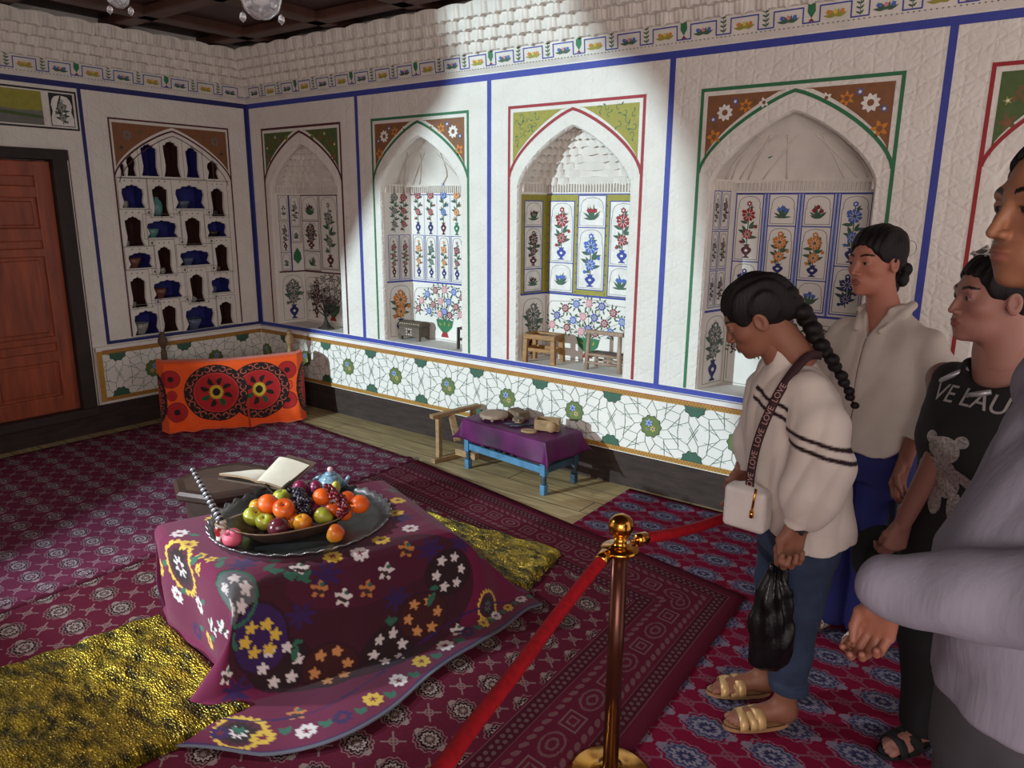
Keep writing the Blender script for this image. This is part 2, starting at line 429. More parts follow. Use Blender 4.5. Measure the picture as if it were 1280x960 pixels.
M_DARKWOOD = mat('dark_ceiling_wood', (62, 36, 30), .55, var=.3, scale=8, bump=.2, stretch=(1, 8, 1))
M_BEAM = mat('ceiling_beam_wood', (78, 48, 39), .5, var=.3, scale=8, bump=.2)
M_NAVYCELL = mat('navy_painted_cell', (42, 44, 124), .7, var=.2)
M_BROWNCELL = mat('dark_brown_cell', (70, 38, 30), .8, var=.25)
M_DOOR = mat('red_brown_door_wood', (146, 68, 40), .42, var=.35, scale=4, bump=.25, bscale=30, stretch=(6, 6, .7))
M_JAMB = mat('dark_door_frame_wood', (44, 32, 30), .7, var=.3, scale=10, bump=.3)

BAYS = [0., 1.32, 2.54, 3.77, 5.05, 6.32]
NICHES = [  # frame x0, x1, line colour
    (.184, 1.135, 'maroon'), (1.475, 2.365, 'green'), (2.698, 3.615, 'red'), (3.945, 4.878, 'green'), (5.215, 6.15, 'red')]
ZS, ZAP, ZF0, ZF1, ND = 1.80, 2.175, .668, 2.235, .25
def g_arch(u): u = min(1, max(0, u)); return max(0, 1-u**1.2)**.64
def arch(xc, hw, zs, H, n=14):
    """points from the right spring over the apex to the left spring"""
    us = [1-(1-i/n)**2.0 for i in range(n+1)]          # 0..1, dense near the spring
    us = [math.sin(PI/2*i/n) for i in range(n+1)]
    right = [(xc+hw*u, zs+H*g_arch(u)) for u in us[::-1]]
    return right+[(2*xc-x, z) for x, z in right[:-1][::-1]]

wb = MB()
pt = Paint()
for i, (x0, x1, lc) in enumerate(NICHES):
    xc = (x0+x1)/2; hw = (x1-x0)/2; ow = hw-.062
    a, b = BAYS[i], BAYS[i+1]
    op = arch(xc, ow, ZS-.03, ZAP-ZS-.03)
    outer = [(a, .60), (b, .60), (b, 2.60), (a, 2.60)]
    pts = [(a, .60), (b, .60), (b, 2.60), (a, 2.60), (a, ZF0), (xc-ow, ZF0)]+op[::-1]+[(xc+ow, ZF0), (b-.001, ZF0-.001), (b-.001, .601), (a, .601)]
    pts = [(a, .60), (xc-ow, .60), (xc-ow, ZF0)]+op[::-1]+[(xc+ow, ZF0), (xc+ow, .60), (b, .60), (b, 2.60), (a, 2.60)]
    tri = tessellate_polygon([[Vector((p[0], p[1], 0)) for p in pts]])
    wb.add([(p[0], 0, p[1]) for p in pts], [t for t in tri], M_PLASTER)
    wb.add([(xc-ow, 0, .60), (xc+ow, 0, .60), (xc+ow, 0, ZF0), (xc-ow, 0, ZF0)], [(0, 1, 2, 3)], M_WHITE)
    # blue strips
    pt.rect(a-.016 if i else 0, .66, a+.016 if i else .03, 2.42, 'blue', 1)
    # frame lines and spandrels
    pt.line([(x0, .668), (x0, ZF1), (x1, ZF1), (x1, .668)], .017, lc, 2)
    line = arch(xc, hw-.004, ZS+.03, ZAP-ZS-.005, 18); pt.line(line, .017, lc, 3)
    sp = [(xc+(x-xc)*.985, z+.03) for x, z in line]; top = ZF1-.03; n = len(sp); mid = n//2
    L = [(min(max(x, x0+.03), x1-.03), z) for x, z in sp]; L = [(x, min(z, top)) for x, z in L]
    sc = ['forest', 'brown', 'olive', 'brown', 'forest'][i]
    for hf in (0, 1):
        half = L[:mid+1] if hf == 0 else L[mid:][::-1]
        sx = x1-.03 if hf == 0 else x0+.03
        half = [p for p in half if abs(p[0]-sx) > 1e-4 or p == half[0]]
        bot = (sx, min(half[0][1], half[1][1])-.05)
        # quads between the arch and the frame top
        prev = (sx, half[0][1])
        for q in half:
            if abs(q[0]-prev[0]) > 1e-5: pt.poly([prev, (prev[0], top), (q[0], top), q], sc, 1)
            prev = q
        sgn = -1 if hf == 0 else 1
        rng = random.Random(i*7+hf)
        if sc in ('brown', 'forest'):
            k = .9 if sc == 'brown' else .75
            pt.flower(sx+sgn*.095, top-.085, .043, 'white' if sc == 'brown' else 'bronze', sc, 9, 3)
            o_ = 'orange' if sc == 'brown' else 'bronze'; pt.flower(sx+sgn*.045, top-.2, .04, o_, 'brown', 5, 3, .6); pt.flower(sx+sgn*.2, top-.06, .036, o_, 'brown', 6, 3, .6)
            pt.flower(sx+sgn*.29, top-.05, .026, 'white' if sc == 'brown' else 'olive', sc, 5, 3, .5)
            pt.flower(sx+sgn*.145, top-.035, .02, 'sky' if sc == 'brown' else 'olive', 'white', 5, 3, .7); pt.flower(sx+sgn*.035, top-.115, .019, 'sky' if sc == 'brown' else 'olive', 'white', 5, 3, .7)
            for q in range(26):
                u = rng.uniform(.02, .36); zz = top-rng.uniform(.015, .30*(1-u/.42))
                zlim = [p[1] for p in half if abs(p[0]-sx) >= u]
                if zlim and zz < zlim[0]+.02: continue
                pt.leaf(sx+sgn*u, zz, rng.uniform(0, 6.28), .03, .013, 'bronze' if sc == 'brown' else 'brown', 2)
        else:
            done = []
            for q in range(220):
                u = rng.uniform(.015, .42); zz = top-rng.uniform(.01, .36)
                zlim = [p[1] for p in half if abs(p[0]-sx) >= u]
                if zlim and zz < max(zlim[0], zlim[-1] if u > .35 else 0)+.028 or any((u-a_)**2+(zz-b_)**2 < .036**2 for a_, b_ in done): continue
                done.append((u, zz)); r = rng.uniform(.016, .024); a0 = rng.uniform(0, 6.28)
                pt.line([(sx+sgn*u+r*(1-t/12)*math.cos(a0+t*.55), zz+r*(1-t/12)*math.sin(a0+t*.55)) for t in range(10)], .0035, 'leaf', 2)
                pt.leaf(sx+sgn*u+r*math.cos(a0), zz+r*math.sin(a0), a0, .022, .01, 'leaf', 2)
pt.rect(BAYS[5]-.016, .66, BAYS[5]+.016, 2.42, 'blue')
pt.rect(0, 2.405, 7.2, 2.442, 'blue', 2); pt.rect(0, .634, 7.2, .664, 'blue', 2)
wb.add([(6.32, 0, .6), (7.2, 0, .6), (7.2, 0, 2.6), (6.32, 0, 2.6)], [(0, 1, 2, 3)], M_PLASTER)
wb.add([(-.3, .62, 0), (7.2, .62, 0), (7.2, .62, 3.0), (-.3, .62, 3.0)], [(0, 1, 2, 3)], M_WHITE)       # back of the masonry
wb.add([(0, 0, 2.6), (7.2, 0, 2.6), (7.2, 0, 2.95), (0, 0, 2.95)], [(0, 1, 2, 3)], M_WHITE)
wb.add([(0, .0, .0), (7.2, .0, .0), (7.2, 0, .6), (0, 0, .6)], [(0, 1, 2, 3)], M_PLINTH)
pt.emit(wb, PC, (0, 0, 0), (1, 0, 0), (0, 0, 1), (0, -1, 0))
wall_back = tag(wb.build('wall_back'), 'white carved plaster wall of painted arched niches', 'wall', kind='structure')

# ---- niche interiors
def niche(i):
    x0, x1, lc = NICHES[i]; xc = (x0+x1)/2; ow = (x1-x0)/2-.062; D = ND; spl = .045
    mb = MB(); zv = 1.80
    # jamb: rolled edge then splayed sides and back
    arc = arch(xc, ow, ZS-.03, ZAP-ZS-.03)
    arcN = np.array([(xc+ow, ZF0)]+arc+[(xc-ow, ZF0)])
    rows = []
    for y, k in ((0, 0.), (.008, .006), (.018, .011), (.03, .013)):
        rows.append([(xc+(x-xc)*(1-k/ow), y, z-(k if z > ZF0+.01 else 0)) for x, z in arcN])
    mb.grid(np.array(rows), M_PLASTER)
    w0 = ow-.013
    def hwz(z):       # opening half width at height z
        if z <= ZS-.03: return w0
        t = (z-(ZS-.03))/(ZAP-ZS-.03); lo, hi = 0., 1.
        for _ in range(30):
            m = (lo+hi)/2
            if g_arch(m) > t: lo = m
            else: hi = m
        return max(.004, w0*lo)
    flat = [(xc-w0, .03), (xc-w0+spl, D), (xc+w0-spl, D), (xc+w0, .03)]
    for (a, b) in zip(flat[:-1], flat[1:]):
        mb.add([(a[0], a[1], ZF0), (b[0], b[1], ZF0), (b[0], b[1], zv), (a[0], a[1], zv)], [(0, 1, 2, 3)], M_WHITE)
    mb.add([(xc-ow, 0, ZF0), (xc+ow, 0, ZF0), (xc+ow, .03, ZF0), (xc+w0-spl, D, ZF0), (xc-w0+spl, D, ZF0), (xc-ow, .03, ZF0)], [(0, 1, 2, 3, 4, 5)], M_WHITE)
    # vault
    nth = 61; th = np.linspace(0, PI, nth)
    def sec(z, e, sc=0., lob=8):
        w = hwz(z); t = max(0, (z-zv)/(ZAP-zv)); d = (D-.03)*(1-t**1.5)+.0
        c, s_ = np.cos(th), np.sin(th); m = 1-sc*np.abs(np.cos(lob*th))
        return np.stack([xc+w*np.sign(c)*np.abs(c)**e*(1-(1-m)*s_), .03+d*np.abs(s_)**e*m, np.full(nth, z)], -1)
    P = []
    zt = ZAP-.04
    if i in (1, 3):
        for z in np.linspace(zv-.02, zt, 16):
            t = (z-zv)/(ZAP-zv); P.append(sec(z, .45+.5*max(0, t), .03*(1-t), 5))
        mb.grid(np.array(P), M_STALA)
        # net of ribs in relief
        def vp(a, t):
            z = zv+(zt-zv)*t; e = .45+.5*t; w = hwz(z); d = (D-.03)*(1-((z-zv)/(ZAP-zv))**1.5)
            c, s_ = math.cos(a), math.sin(a)
            return (xc+.97*w*math.copysign(abs(c)**e, c), .03+.96*d*abs(s_)**e, z)
        nb = 6 if i == 3 else 5
        for k in range(nb):
            a0, a1 = PI*(k+.06)/nb, PI*(k+.94)/nb
            for sg in (0, 1):
                p = [vp(a0+(a1-a0)*(u/8 if sg == 0 else 1-u/8)*.5, .62*math.sin(PI/2*u/8)**.8) for u in range(9)]
                mb.tube(p, .004, M_STALA, 6)
            pass
    else:
        nr = 8; zz = np.linspace(zv-.01, zt, nr+1)
        for r in range(nr):
            e = .42+.5*r/nr; lob = 11 if r % 2 else 12
            tip = .5+.5*np.cos(2*lob*th)
            A = sec(zz[r], e, .02, lob); A[:, 2] -= .012*tip; B = sec(zz[r], e, .10, lob); B[:, 2] = zz[r+1]-.004
            P += [A, B]
        mb.grid(np.array(P), M_STALA, smooth=False)
    # fringe of ribs under the vault
    for k in range(34):
        x = xc-w0+spl+.006+(2*(w0-spl)-.012)*k/33; mb.box((x, D-.006, zv-.035), (.010, .012, .05), M_STALA)
    for sg in (-1, 1):
        for k in range(8): mb.box((xc+sg*(w0-.006-(spl*k/8)), .04+k*.026, zv-.035), (.012, .010, .05), M_STALA)
    # paintings
    p = Paint(); ps = Paint(); W = 2*(w0-spl); rng = random.Random(40+i); H0, H1 = .43, zv-.075-ZF0   # zones above the floor
    frame_c = ['maroon', 'blue', 'blue', 'blue', 'maroon'][i]
    def cell(P_, a, b, c, d, kind, colr, colv, wl=.006):
        P_.frame(a, c, b, d, wl, frame_c, 2); g = .012
        P_.cusp(a+g, c+g, b-g, d-g, .0028, 'grey', 2); m = (a+b)/2; ww = (b-a)*.7; hh = d-c-2*g
        if kind == 'vase':
            vh = min(.16*hh+.02, .1); P_.vase(m, c+g+.008, ww*.55, vh, colv, 'white'); P_.bouquet(m, c+g+vh, ww*.8, hh*.9-vh, colr, 'leaf', rng)
        elif kind == 'spray': P_.spray(m, c+g+hh*.2, ww*1.2, hh*.66, colr, 'leaf', rng)
        elif kind == 'sprig': P_.bouquet(m, c+g+hh*.12, ww*.8, hh*.72, colr, 'dark', rng)
    # lower zone
    p.line([(.006, H0-.02), (.006, .01), (W-.006, .01), (W-.006, H0-.02)], .003, 'grey', 2)
    p.line([(.02, .03), (.02, H0*.8), (.05, H0*.88), (W*.3, H0*.9), (W*.34, H0*.95), (W*.66, H0*.95), (W*.7, H0*.9), (W-.05, H0*.88), (W-.02, H0*.8), (W-.02, .03)], .003, 'grey', 2)
    p.rect(0, H0-.006, W, H0+.006, frame_c, 2)
    cols = [['maroon', 'grey'], ['sky', 'pink', 'crimson'], ['pink', 'sky', 'crimson', 'blue'], ['crimson', 'sky', 'maroon'], ['crimson', 'sky']][i]
    if i == 0: p.vase(W*.2, .04, .06, .1, 'maroon', 'white'); p.bouquet(W*.2, .13, .12, .2, 'maroon', 'dark', rng)
    p.bowl(W*.5, .03, W*.26, .13, 'green', 'olive', 'red'); p.bush(W*.5, .14, W*.92, H0*.68, cols, 'leaf' if i else 'dark', rng)
    ps_w = math.hypot(D-.03, spl)
    ps.vase(ps_w*.5, .03, ps_w*.36, .12, 'navy' if i != 2 else 'maroon', 'white'); ps.bouquet(ps_w*.5, .15, ps_w*.62, .2, 'orange' if i == 1 else 'grey', 'leaf', rng)
    ps.rect(0, H0-.006, ps_w, H0+.006, frame_c, 2); ps.cusp(.02, .02, ps_w-.02, H0-.03, .003, 'grey')
    # upper zone
    if i == 2:
        p.rect(0, H0, W, H1, 'olive', -1); e = .03; c1 = W*.31; c2 = W*.69
        for a, b in ((.026, c1), (c2, W-.026)):
            p.rect(a, H0+.012, b, H1-.04, 'white', 0)
            cell(p, a, b, H0+.20, H1-.04, 'vase', 'red', 'blue'); cell(p, a, b, H0+.012, H0+.2, 'spray', 'sky', 'blue')
        a, b = c1+e, c2-e; p.rect(a, H0+.04, b, H1-.005, 'white', 0)
        cell(p, a, b, H1-.20, H1-.005, 'spray', 'red', 'blue'); cell(p, a, b, H0+.04, H1-.2, 'vase', 'sky', 'blue')
        for q in range(40):
            x = [W*.345-.002, W*.655+.002, .013, W-.013][q % 4]; p.flower(x, H0+.02+(q//4)*.06, .006, 'bronze', None, 5, 3)
        ps.rect(0, H0, ps_w, H1, 'olive', -1); ps.rect(.03, H0+.015, ps_w-.04, H1-.04, 'white', 0)
        for c, d, k in ((H0+.015, H0+.16, 'spray'), (H0+.16, H1-.2, 'vase'), (H1-.2, H1-.04, 'spray')): cell(ps, .03, ps_w-.04, c, d, k, 'maroon', 'maroon')
    elif i == 3:
        cw = (W-.10)/4
        for k in range(4):
            a = .005+k*(cw+.031); b = a+cw
            if k in (1, 2):
                cell(p, a, b, H1-.165, H1, 'spray', 'sky' if k == 1 else 'crimson', 'navy'); cell(p, a, b, H0+.185, H1-.165, 'vase', 'orange', 'navy'); cell(p, a, b, H0+.02, H0+.185, 'spray', 'sky', 'navy')
            else:
                cell(p, a, b, H1-.36, H1, 'vase', 'red' if k == 0 else 'sky', 'maroon' if k == 0 else 'navy'); cell(p, a, b, H0+.02, H1-.36, 'sprig', 'navy', 'navy')
            if k < 3: p.rect(b+.006, H0, b+.025, H1, 'pale', 1); p.line([(b+.0155, H0), (b+.0155, H1)], .006, 'blue', 2)
        for a, b in ((.02, .08), (.09, .17)):
            for q in range(3): cell(ps, a, b, H0+.02+q*.21, H0+.22+q*.21, 'sprig', 'maroon', 'maroon', .004)
    elif i == 1:
        cw = W/5.2; hm = H0+.34
        for k in range(5):
            a = .01+k*(W-.02)/5+.008; b = a+(W-.02)/5-.016; cell(p, a, b, H0+.015, hm, 'vase', ['orange', 'leaf', 'orange', 'crimson', 'crimson'][k], 'navy', .004)
            m = (a+b)/2; p.vase(m, hm+.01, .05, .085, ['navy', 'navy', 'maroon', 'green', 'green'][k], 'white'); p.bouquet(m, hm+.095, .075, .27, ['red', 'red', 'sky', 'orange', 'orange'][k], 'leaf', rng)
            p.line([(b+.008, H0), (b+.008, H1)], .004, 'pale', 1)
        for q in range(2): cell(ps, .02+q*.1, .11+q*.1, H0+.015, hm, 'vase', 'crimson', 'maroon', .004)
        ps.bouquet(.08, hm+.02, .07, .32, 'grey', 'leaf', rng); ps.bouquet(.16, hm+.02, .07, .32, 'red', 'leaf', rng)
    else:
        for k in range(3):
            a = .01+k*W/3; b = a+W/3-.02
            if k == 1: cell(p, a, b, H0+.03, H1, 'vase', 'grey', 'maroon')
            else:
                cell(p, a, b, H0+.01, H0+.17, 'spray', 'grey', 'maroon'); cell(p, a, b, H0+.17, H0+.42, 'vase', 'maroon', 'maroon'); cell(p, a, b, H0+.42, H1, 'spray', 'maroon', 'maroon')
        a = .025
        cell(ps, a, ps_w*.5, H0+.01, H0+.16, 'spray', 'grey', 'maroon', .004); cell(ps, a, ps_w*.5, H0+.16, H0+.42, 'vase', 'maroon', 'maroon', .004); cell(ps, a, ps_w*.5, H0+.42, H1, 'spray', 'grey', 'maroon', .004)
        cell(ps, ps_w*.55, ps_w-.01, H0+.24, H0+.37, 'spray', 'grey', 'maroon', .004); cell(ps, ps_w*.55, ps_w-.01, H0+.37, H1, 'sprig', 'grey', 'maroon', .004)
        ps.leaf(ps_w*.76, H0+.06, PI/2, .14, .09, 'green', 3, 0); ps.rect(ps_w*.525-.005, H0, ps_w*.525+.005, H1, 'blue', 3)
    p.rect(0, H1, W, H1+.006, frame_c, 2)
    p.emit(mb, PC, (xc-w0+spl, D, ZF0), (1, 0, 0), (0, 0, 1), (0, -1, 0))
    dl = Vector((spl, D-.03, 0)).normalized()
    ps.emit(mb, PC, (xc-w0, .03, ZF0), dl, (0, 0, 1), (dl.y, -dl.x, 0))
    dr = Vector((spl, -(D-.03), 0)).normalized()
    ps.emit(mb, PC, (xc+w0-spl, D, ZF0), dr, (0, 0, 1), (-dl.y, -dl.x, 0))
    if i == 3:
        q = Paint()
        for cx in (.18, W-.1):
            for dx, dz, c in ((-.045, 0, 'cobalt'), (.045, 0, 'cobalt'), (0, -.018, 'green')):
                q.poly([(cx+dx-.026, dz), (cx+dx, dz-.017), (cx+dx+.026, dz), (cx+dx, dz+.017)], c, 3)
        q.emit(mb, PC, (xc-w0+spl, D-.045, ZF0+1.27), (1, 0, 0), (0, 0, 1), (0, -1, 0))
    return mb.build('niche', wall_back)
for i in range(5): niche(i)

# ---- tiled dado with star lattice, used on both long and short wall
def clip_seg(a, b, x0, y0, x1, y1):
    t0, t1 = 0., 1.; dx, dy = b[0]-a[0], b[1]-a[1]
    for p, q in ((-dx, a[0]-x0), (dx, x1-a[0]), (-dy, a[1]-y0), (dy, y1-a[1])):
        if abs(p) < 1e-12:
            if q < 0: return None
        else:
            t = q/p
            if p < 0: t0 = max(t0, t)
            else: t1 = min(t1, t)
    return None if t0 >= t1 else ((a[0]+t0*dx, a[1]+t0*dy), (a[0]+t1*dx, a[1]+t1*dy))
def clip_poly(pts, y0, y1, x0=-1e9, x1=1e9):
    for ax, lim, sg in ((1, y0, 1), (1, y1, -1), (0, x0, 1), (0, x1, -1)):
        out = []
        for i in range(len(pts)):
            a, b = pts[i-1], pts[i]; fa, fb = (a[ax]-lim)*sg, (b[ax]-lim)*sg
            if (fa >= 0) != (fb >= 0):
                t = fa/(fa-fb); out.append((a[0]+t*(b[0]-a[0]), a[1]+t*(b[1]-a[1])))
            if fb >= 0: out.append(b)
        pts = out
        if len(pts) < 3: return []
    return pts
def dado(L, u0, first, per=.524):
    p = Paint(); y0, y1 = .255, .575
    ctr = []
    k = -3
    while first+per*k < L+per:
        ctr += [(first+per*k, .415), (first+per*(k+.5), y0-.005), (first+per*(k+.5), y1+.005)]; k += 1
    for c in ctr:
        n = 10; ro = .068
        st = [(c[0]+(ro if j % 2 == 0 else ro*.86)*math.cos(PI*j/n), c[1]+(ro if j % 2 == 0 else ro*.86)*math.sin(PI*j/n)) for j in range(2*n)]
        st = clip_poly(st, y0, y1, u0, L)
        if len(st) > 2:
            p.poly(st, 'rosette' if c[1] == .415 else 'teal', 3); p.line(st, .004, 'dark', 4, True)
            for fx, fy, fr, fc in ((-.012, .018, .026, 'pale'), (.014, -.014, .02, 'yellow'), (-.022, -.02, .014, 'olive')):
                if y0+.02 < c[1]+fy < y1-.02 and u0+.03 < c[0]+fx < L-.03: p.flower(c[0]+fx, c[1]+fy, fr, fc, 'sky', 6, 5, .6)
        segs = []
        V1 = [(c[0]+.155*math.cos(PI/10+2*PI*j/n), c[1]+.155*math.sin(PI/10+2*PI*j/n)) for j in range(n)]
        V0 = [(c[0]+.105*math.cos(2*PI*j/n), c[1]+.105*math.sin(2*PI*j/n)) for j in range(n)]
        for j in range(n):
            segs += [(V0[j], V1[j]), (V1[j], V0[(j+1) % n]), (V0[j], (c[0]+.066*math.cos(2*PI*j/n-.2), c[1]+.066*math.sin(2*PI*j/n-.2)))]
            a = PI/10+2*PI*j/n
            segs.append((V1[j], (c[0]+.2*math.cos(a+.13), c[1]+.2*math.sin(a+.13)))); segs.append((V1[j], (c[0]+.2*math.cos(a-.13), c[1]+.2*math.sin(a-.13))))
        for a, b in segs:
            q = clip_seg(a, b, u0, y0, L, y1)
            if q: p.line(q, .0028, 'leaf', 2)
    for a, b in ((.225, .255), (.572, .6)):
        p.rect(u0, a, L, b, 'gold', 3)
        for k in range(int((L-u0)/.02)): x = u0+k*.02; p.line([(x, a+.004), (x+.01, b-.004), (x+.02, a+.004)], .003, 'brown', 4)
    p.rect(u0, .6, L, .606, 'red', 3)
    return p
db = MB(); db.box((3.6, -.0125, .4175), (7.2, .025, .395), M_WHITE)
db.box((3.6, -.015, .618), (7.2, .03, .026), M_WHITE)
dado(7.2, .03, .62).emit(db, PC, (0, -.025, 0), (1, 0, 0), (0, 0, 1), (0, -1, 0))
tag(db.build('trim_1'), 'star-patterned tile dado under the row of niches', 'dado', kind='structure')
dl_ = MB(); dl_.box((.0125, -.70, .4175), (.025, 1.42, .395), M_WHITE); dl_.box((.015, -.7, .618), (.03, 1.42, .026), M_WHITE)
pd = dado(1.37, .03, 1.0); pd.rect(1.37, .225, 1.41, .6, 'gold', 3); pd.emit(dl_, PC, (.025, 0, 0), (0, -1, 0), (0, 0, 1), (1, 0, 0))
tag(dl_.build('trim_2'), 'dim star-patterned tile dado beside the doorway', 'dado', kind='structure')

# ---- painted frieze and stalactite cornice
def cornice(name, L, to3, label):
    """to3(s, off, z): s along the wall from the corner, off out into the room"""
    mb = MB(); per = .21; du = per/24; ns = int(L/du)
    rows = [(2.57, .035), (2.625, .085), (2.68, .135), (2.735, .18)]
    S = []
    for k in range(ns+1):
        s = k*du; col = []
        col.append((s, .001, 2.45)); col.append((s, .02, 2.475)); col.append((s, .03, 2.565))
        for r, (z, o) in enumerate(rows):
            ph = s/(per/2)+(.5 if r % 2 else 0); f = ph-math.floor(ph)
            bl = math.sin(PI*f)**.6; rib = abs(math.sin(PI*ph*4)); lip = (1 if 0.3 < f < .7 else 0)*(.5+.5*math.cos((f-.5)*2*PI/.4))
            oo = o+.018*bl+.004*rib
            z0 = z-.014*lip; z1 = z+.055
            col += [(s, oo, z0), (s, oo+.004, z0+.012), (s, oo+.010, z1-.004)]
        col.append((s, .21, 2.80+.012*abs(math.sin(PI*s/per))))
        S.append(col)
    P = np.array([[to3(max(s, o), o, z) for s, o, z in c] for c in S])
    mb.grid(P, M_STALA, smooth=False)
    # frieze painting on the slanted face between 2.475 and 2.565
    p = Paint(); rng = random.Random(5); k = 0; x = .09; H = .095
    line = [(0.03, .012)]
    while x < L-.25:
        w = .135; nrw = .075
        line += [(x, .012), (x, H*.82), (x+w, H*.82), (x+w, .012), (x+w+nrw, .012)]
        c = ['leaf', 'olive'][k % 2]
        for q in range(7): a = PI*(.1+.8*q/6); p.leaf(x+w/2+.01*math.cos(a), .022, a, .042*(.7+.4*abs(math.cos(a))), .014, c, 3, .1)
        for q in range(3): p.flower(x+w/2+(q-1)*.03, .045, .011, ['sky', 'orange'][k % 2] if q != 1 else ['pink', 'yellow'][k % 2], None, 5, 4)
        m = x+w+nrw/2
        if k % 3 == 2: p.leaf(m, .03, PI/2, .095, .045, 'green', 3, 0); p.poly([(m-.014, .016), (m+.014, .016), (m, .03)], 'crimson', 3)
        else:
            p.line([(m, .016), (m, .11)], .003, 'leaf', 3)
            for q in range(4): p.leaf(m, .022+q*.02, PI/2-.9, .022, .01, 'leaf', 3); p.leaf(m, .022+q*.02, PI/2+.9, .022, .01, 'leaf', 3)
            p.flower(m, .115, .01, ['sky', 'maroon'][k % 2], None, 5, 4)
        x += w+nrw; k += 1
    p.line(line, .006, 'blue', 3)
    for q in range(int(L/.022)): p.poly([(q*.022, .003), (q*.022+.011, .003), (q*.022+.0055, -.004)], 'grey', 3)
    a = Vector(to3(0, .0205, 2.475)); Uv = Vector(to3(1, 0, 0))-Vector(to3(0, 0, 0)); Nn = Vector(to3(0, 1, 0))-Vector(to3(0, 0, 0))
    Vv = (Vector((0, 0, .09))+Nn*.01).normalized()
    p.emit(mb, PC, a, Uv, Vv, (Nn-Vector((0, 0, .11))).normalized(), .0012, .0003)
    return tag(mb.build(name), label, 'cornice', kind='structure')
cornice('trim_3', 7.0, lambda s, o, z: (s, -o, z), 'stalactite plaster cornice with painted frieze above the niches')
cornice('trim_4', 3.2, lambda s, o, z: (o, -s, z), 'stalactite plaster cornice with painted frieze above the door')

# ---- left wall with its shelf of small arched cells
HOLES = [(-1.082,-1.039,1.842,1.940),(-1.036,-0.952,1.844,1.996),(-0.926,-0.781,1.849,2.085),(-0.754,-0.606,1.848,2.118),(-0.576,-0.451,1.849,2.083),(-0.405,-0.283,1.844,1.990),
(-1.093,-0.917,1.617,1.788),(-0.871,-0.726,1.556,1.791),(-0.686,-0.430,1.615,1.793),(-0.390,-0.255,1.553,1.783),(-1.099,-0.948,1.343,1.563),(-0.932,-0.680,1.398,1.529),(-0.633,-0.476,1.329,1.554),(-0.440,-0.258,1.393,1.520),
(-1.094,-0.906,1.179,1.297),(-0.872,-0.743,1.119,1.337),(-0.694,-0.426,1.177,1.297),(-0.394,-0.255,1.112,1.341),(-1.105,-0.970,0.886,1.121),(-0.929,-0.689,0.937,1.080),(-0.634,-0.496,0.880,1.113),(-0.446,-0.262,0.942,1.071),
(-1.100,-0.901,0.676,0.862),(-0.885,-0.745,0.674,0.886),(-0.694,-0.430,0.664,0.857),(-0.396,-0.258,0.676,0.870)]
BLUE = {2, 4, 6, 8, 11, 13, 14, 16, 19, 21, 22, 24}
def hole_outline(a, b, z0, z1, k):
    W = b-a; m = (a+b)/2; H = z1-z0
    if k in (0, 1, 5): q = [(.42, 0), (.30, .35), (.42, .6), (.36, .8), (.14, .9), (0, 1)]
    elif W > H*.95: q = [(.5, 0), (.40, .25), (.47, .6), (.44, .8), (.30, .84), (.24, .93), (.1, .93), (0, 1)]
    else: q = [(.48, 0), (.40, .14), (.36, .3), (.42, .72), (.42, .84), (.30, .86), (.22, .93), (.08, .94), (0, 1)]
    r = [(m+u*W, z0+v*H) for u, v in q]
    return r+[(2*m-x, z) for x, z in r[:-1][::-1]]
wl = MB()
FU0, FU1 = .19, 1.125; uc = (FU0+FU1)/2; fhw = (FU1-FU0)/2
outer = [(-2.0, .2), (0, .2), (0, 2.6), (-2.0, 2.6)]
# face pieces: around the cells, and around the doorway
face = [Vector((0, .2, 0)), Vector((1.40, .2, 0)), Vector((1.40, 2.6, 0)), Vector((0, 2.6, 0))]
loops = [face]; hv = []
for k, (a, b, c, d) in enumerate(HOLES):
    hv.append([(-x, z) for x, z in hole_outline(a, b, c, d, k)]); loops.append([Vector((x, z, 0)) for x, z in hv[-1]])
tri = tessellate_polygon(loops); flatv = [p for l in loops for p in l]
wl.add([(0, -p.x, p.y) for p in flatv], tri, M_PLASTER)
for k, o in enumerate(hv):
    m = M_NAVYCELL if k in BLUE else M_BROWNCELL; n = len(o); d = .022; dep = .17
    xs = [p[0] for p in o]; zs = [p[1] for p in o]; a, b, c, e = min(xs)-.004, max(xs)+.004, min(zs)-.002, max(zs)+.004
    wl.add([(0, -x, z) for x, z in o]+[(-d, -x, z) for x, z in o], [(i, (i+1) % n, n+(i+1) % n, n+i) for i in range(n)], M_WHITE)
    q = [(a, c), (b, c), (b, e), (a, e)]
    wl.add([(-d, -x, z) for x, z in q]+[(-dep, -x, z) for x, z in q], [(0, 1, 5, 4), (1, 2, 6, 5), (2, 3, 7, 6), (3, 0, 4, 7), (4, 5, 6, 7)], m)
wl.add([(0, -1.40, 1.99), (0, -3.2, 1.99), (0, -3.2, 2.95), (0, -1.40, 2.95)], [(0, 1, 2, 3)], M_PLASTER)
wl.add([(0, 0, 2.6), (0, -1.4, 2.6), (0, -1.4, 2.95), (0, 0, 2.95)], [(0, 1, 2, 3)], M_WHITE)
wl.add([(0, -1.40, .2), (0, -1.44, .2), (0, -1.44, 1.99), (0, -1.40, 1.99)], [(0, 1, 2, 3)], M_PLASTER)
wl.add([(0, .05, 0), (0, -3.2, 0), (0, -3.2, .2), (0, .05, .2)], [(0, 1, 2, 3)], M_PLINTH)
wl.add([(-.35, .62, 0), (-.35, -3.2, 0), (-.35, -3.2, 3), (-.35, .62, 3)], [(0, 1, 2, 3)], M_WHITE)
p = Paint()
p.rect(1.29, .66, 1.315, 2.42, 'navy', 2); p.rect(0, .66, .03, 2.42, 'navy', 1); p.rect(0, 2.405, 3.2, 2.442, 'navy', 2); p.rect(0, .64, 1.315, .664, 'navy', 2)
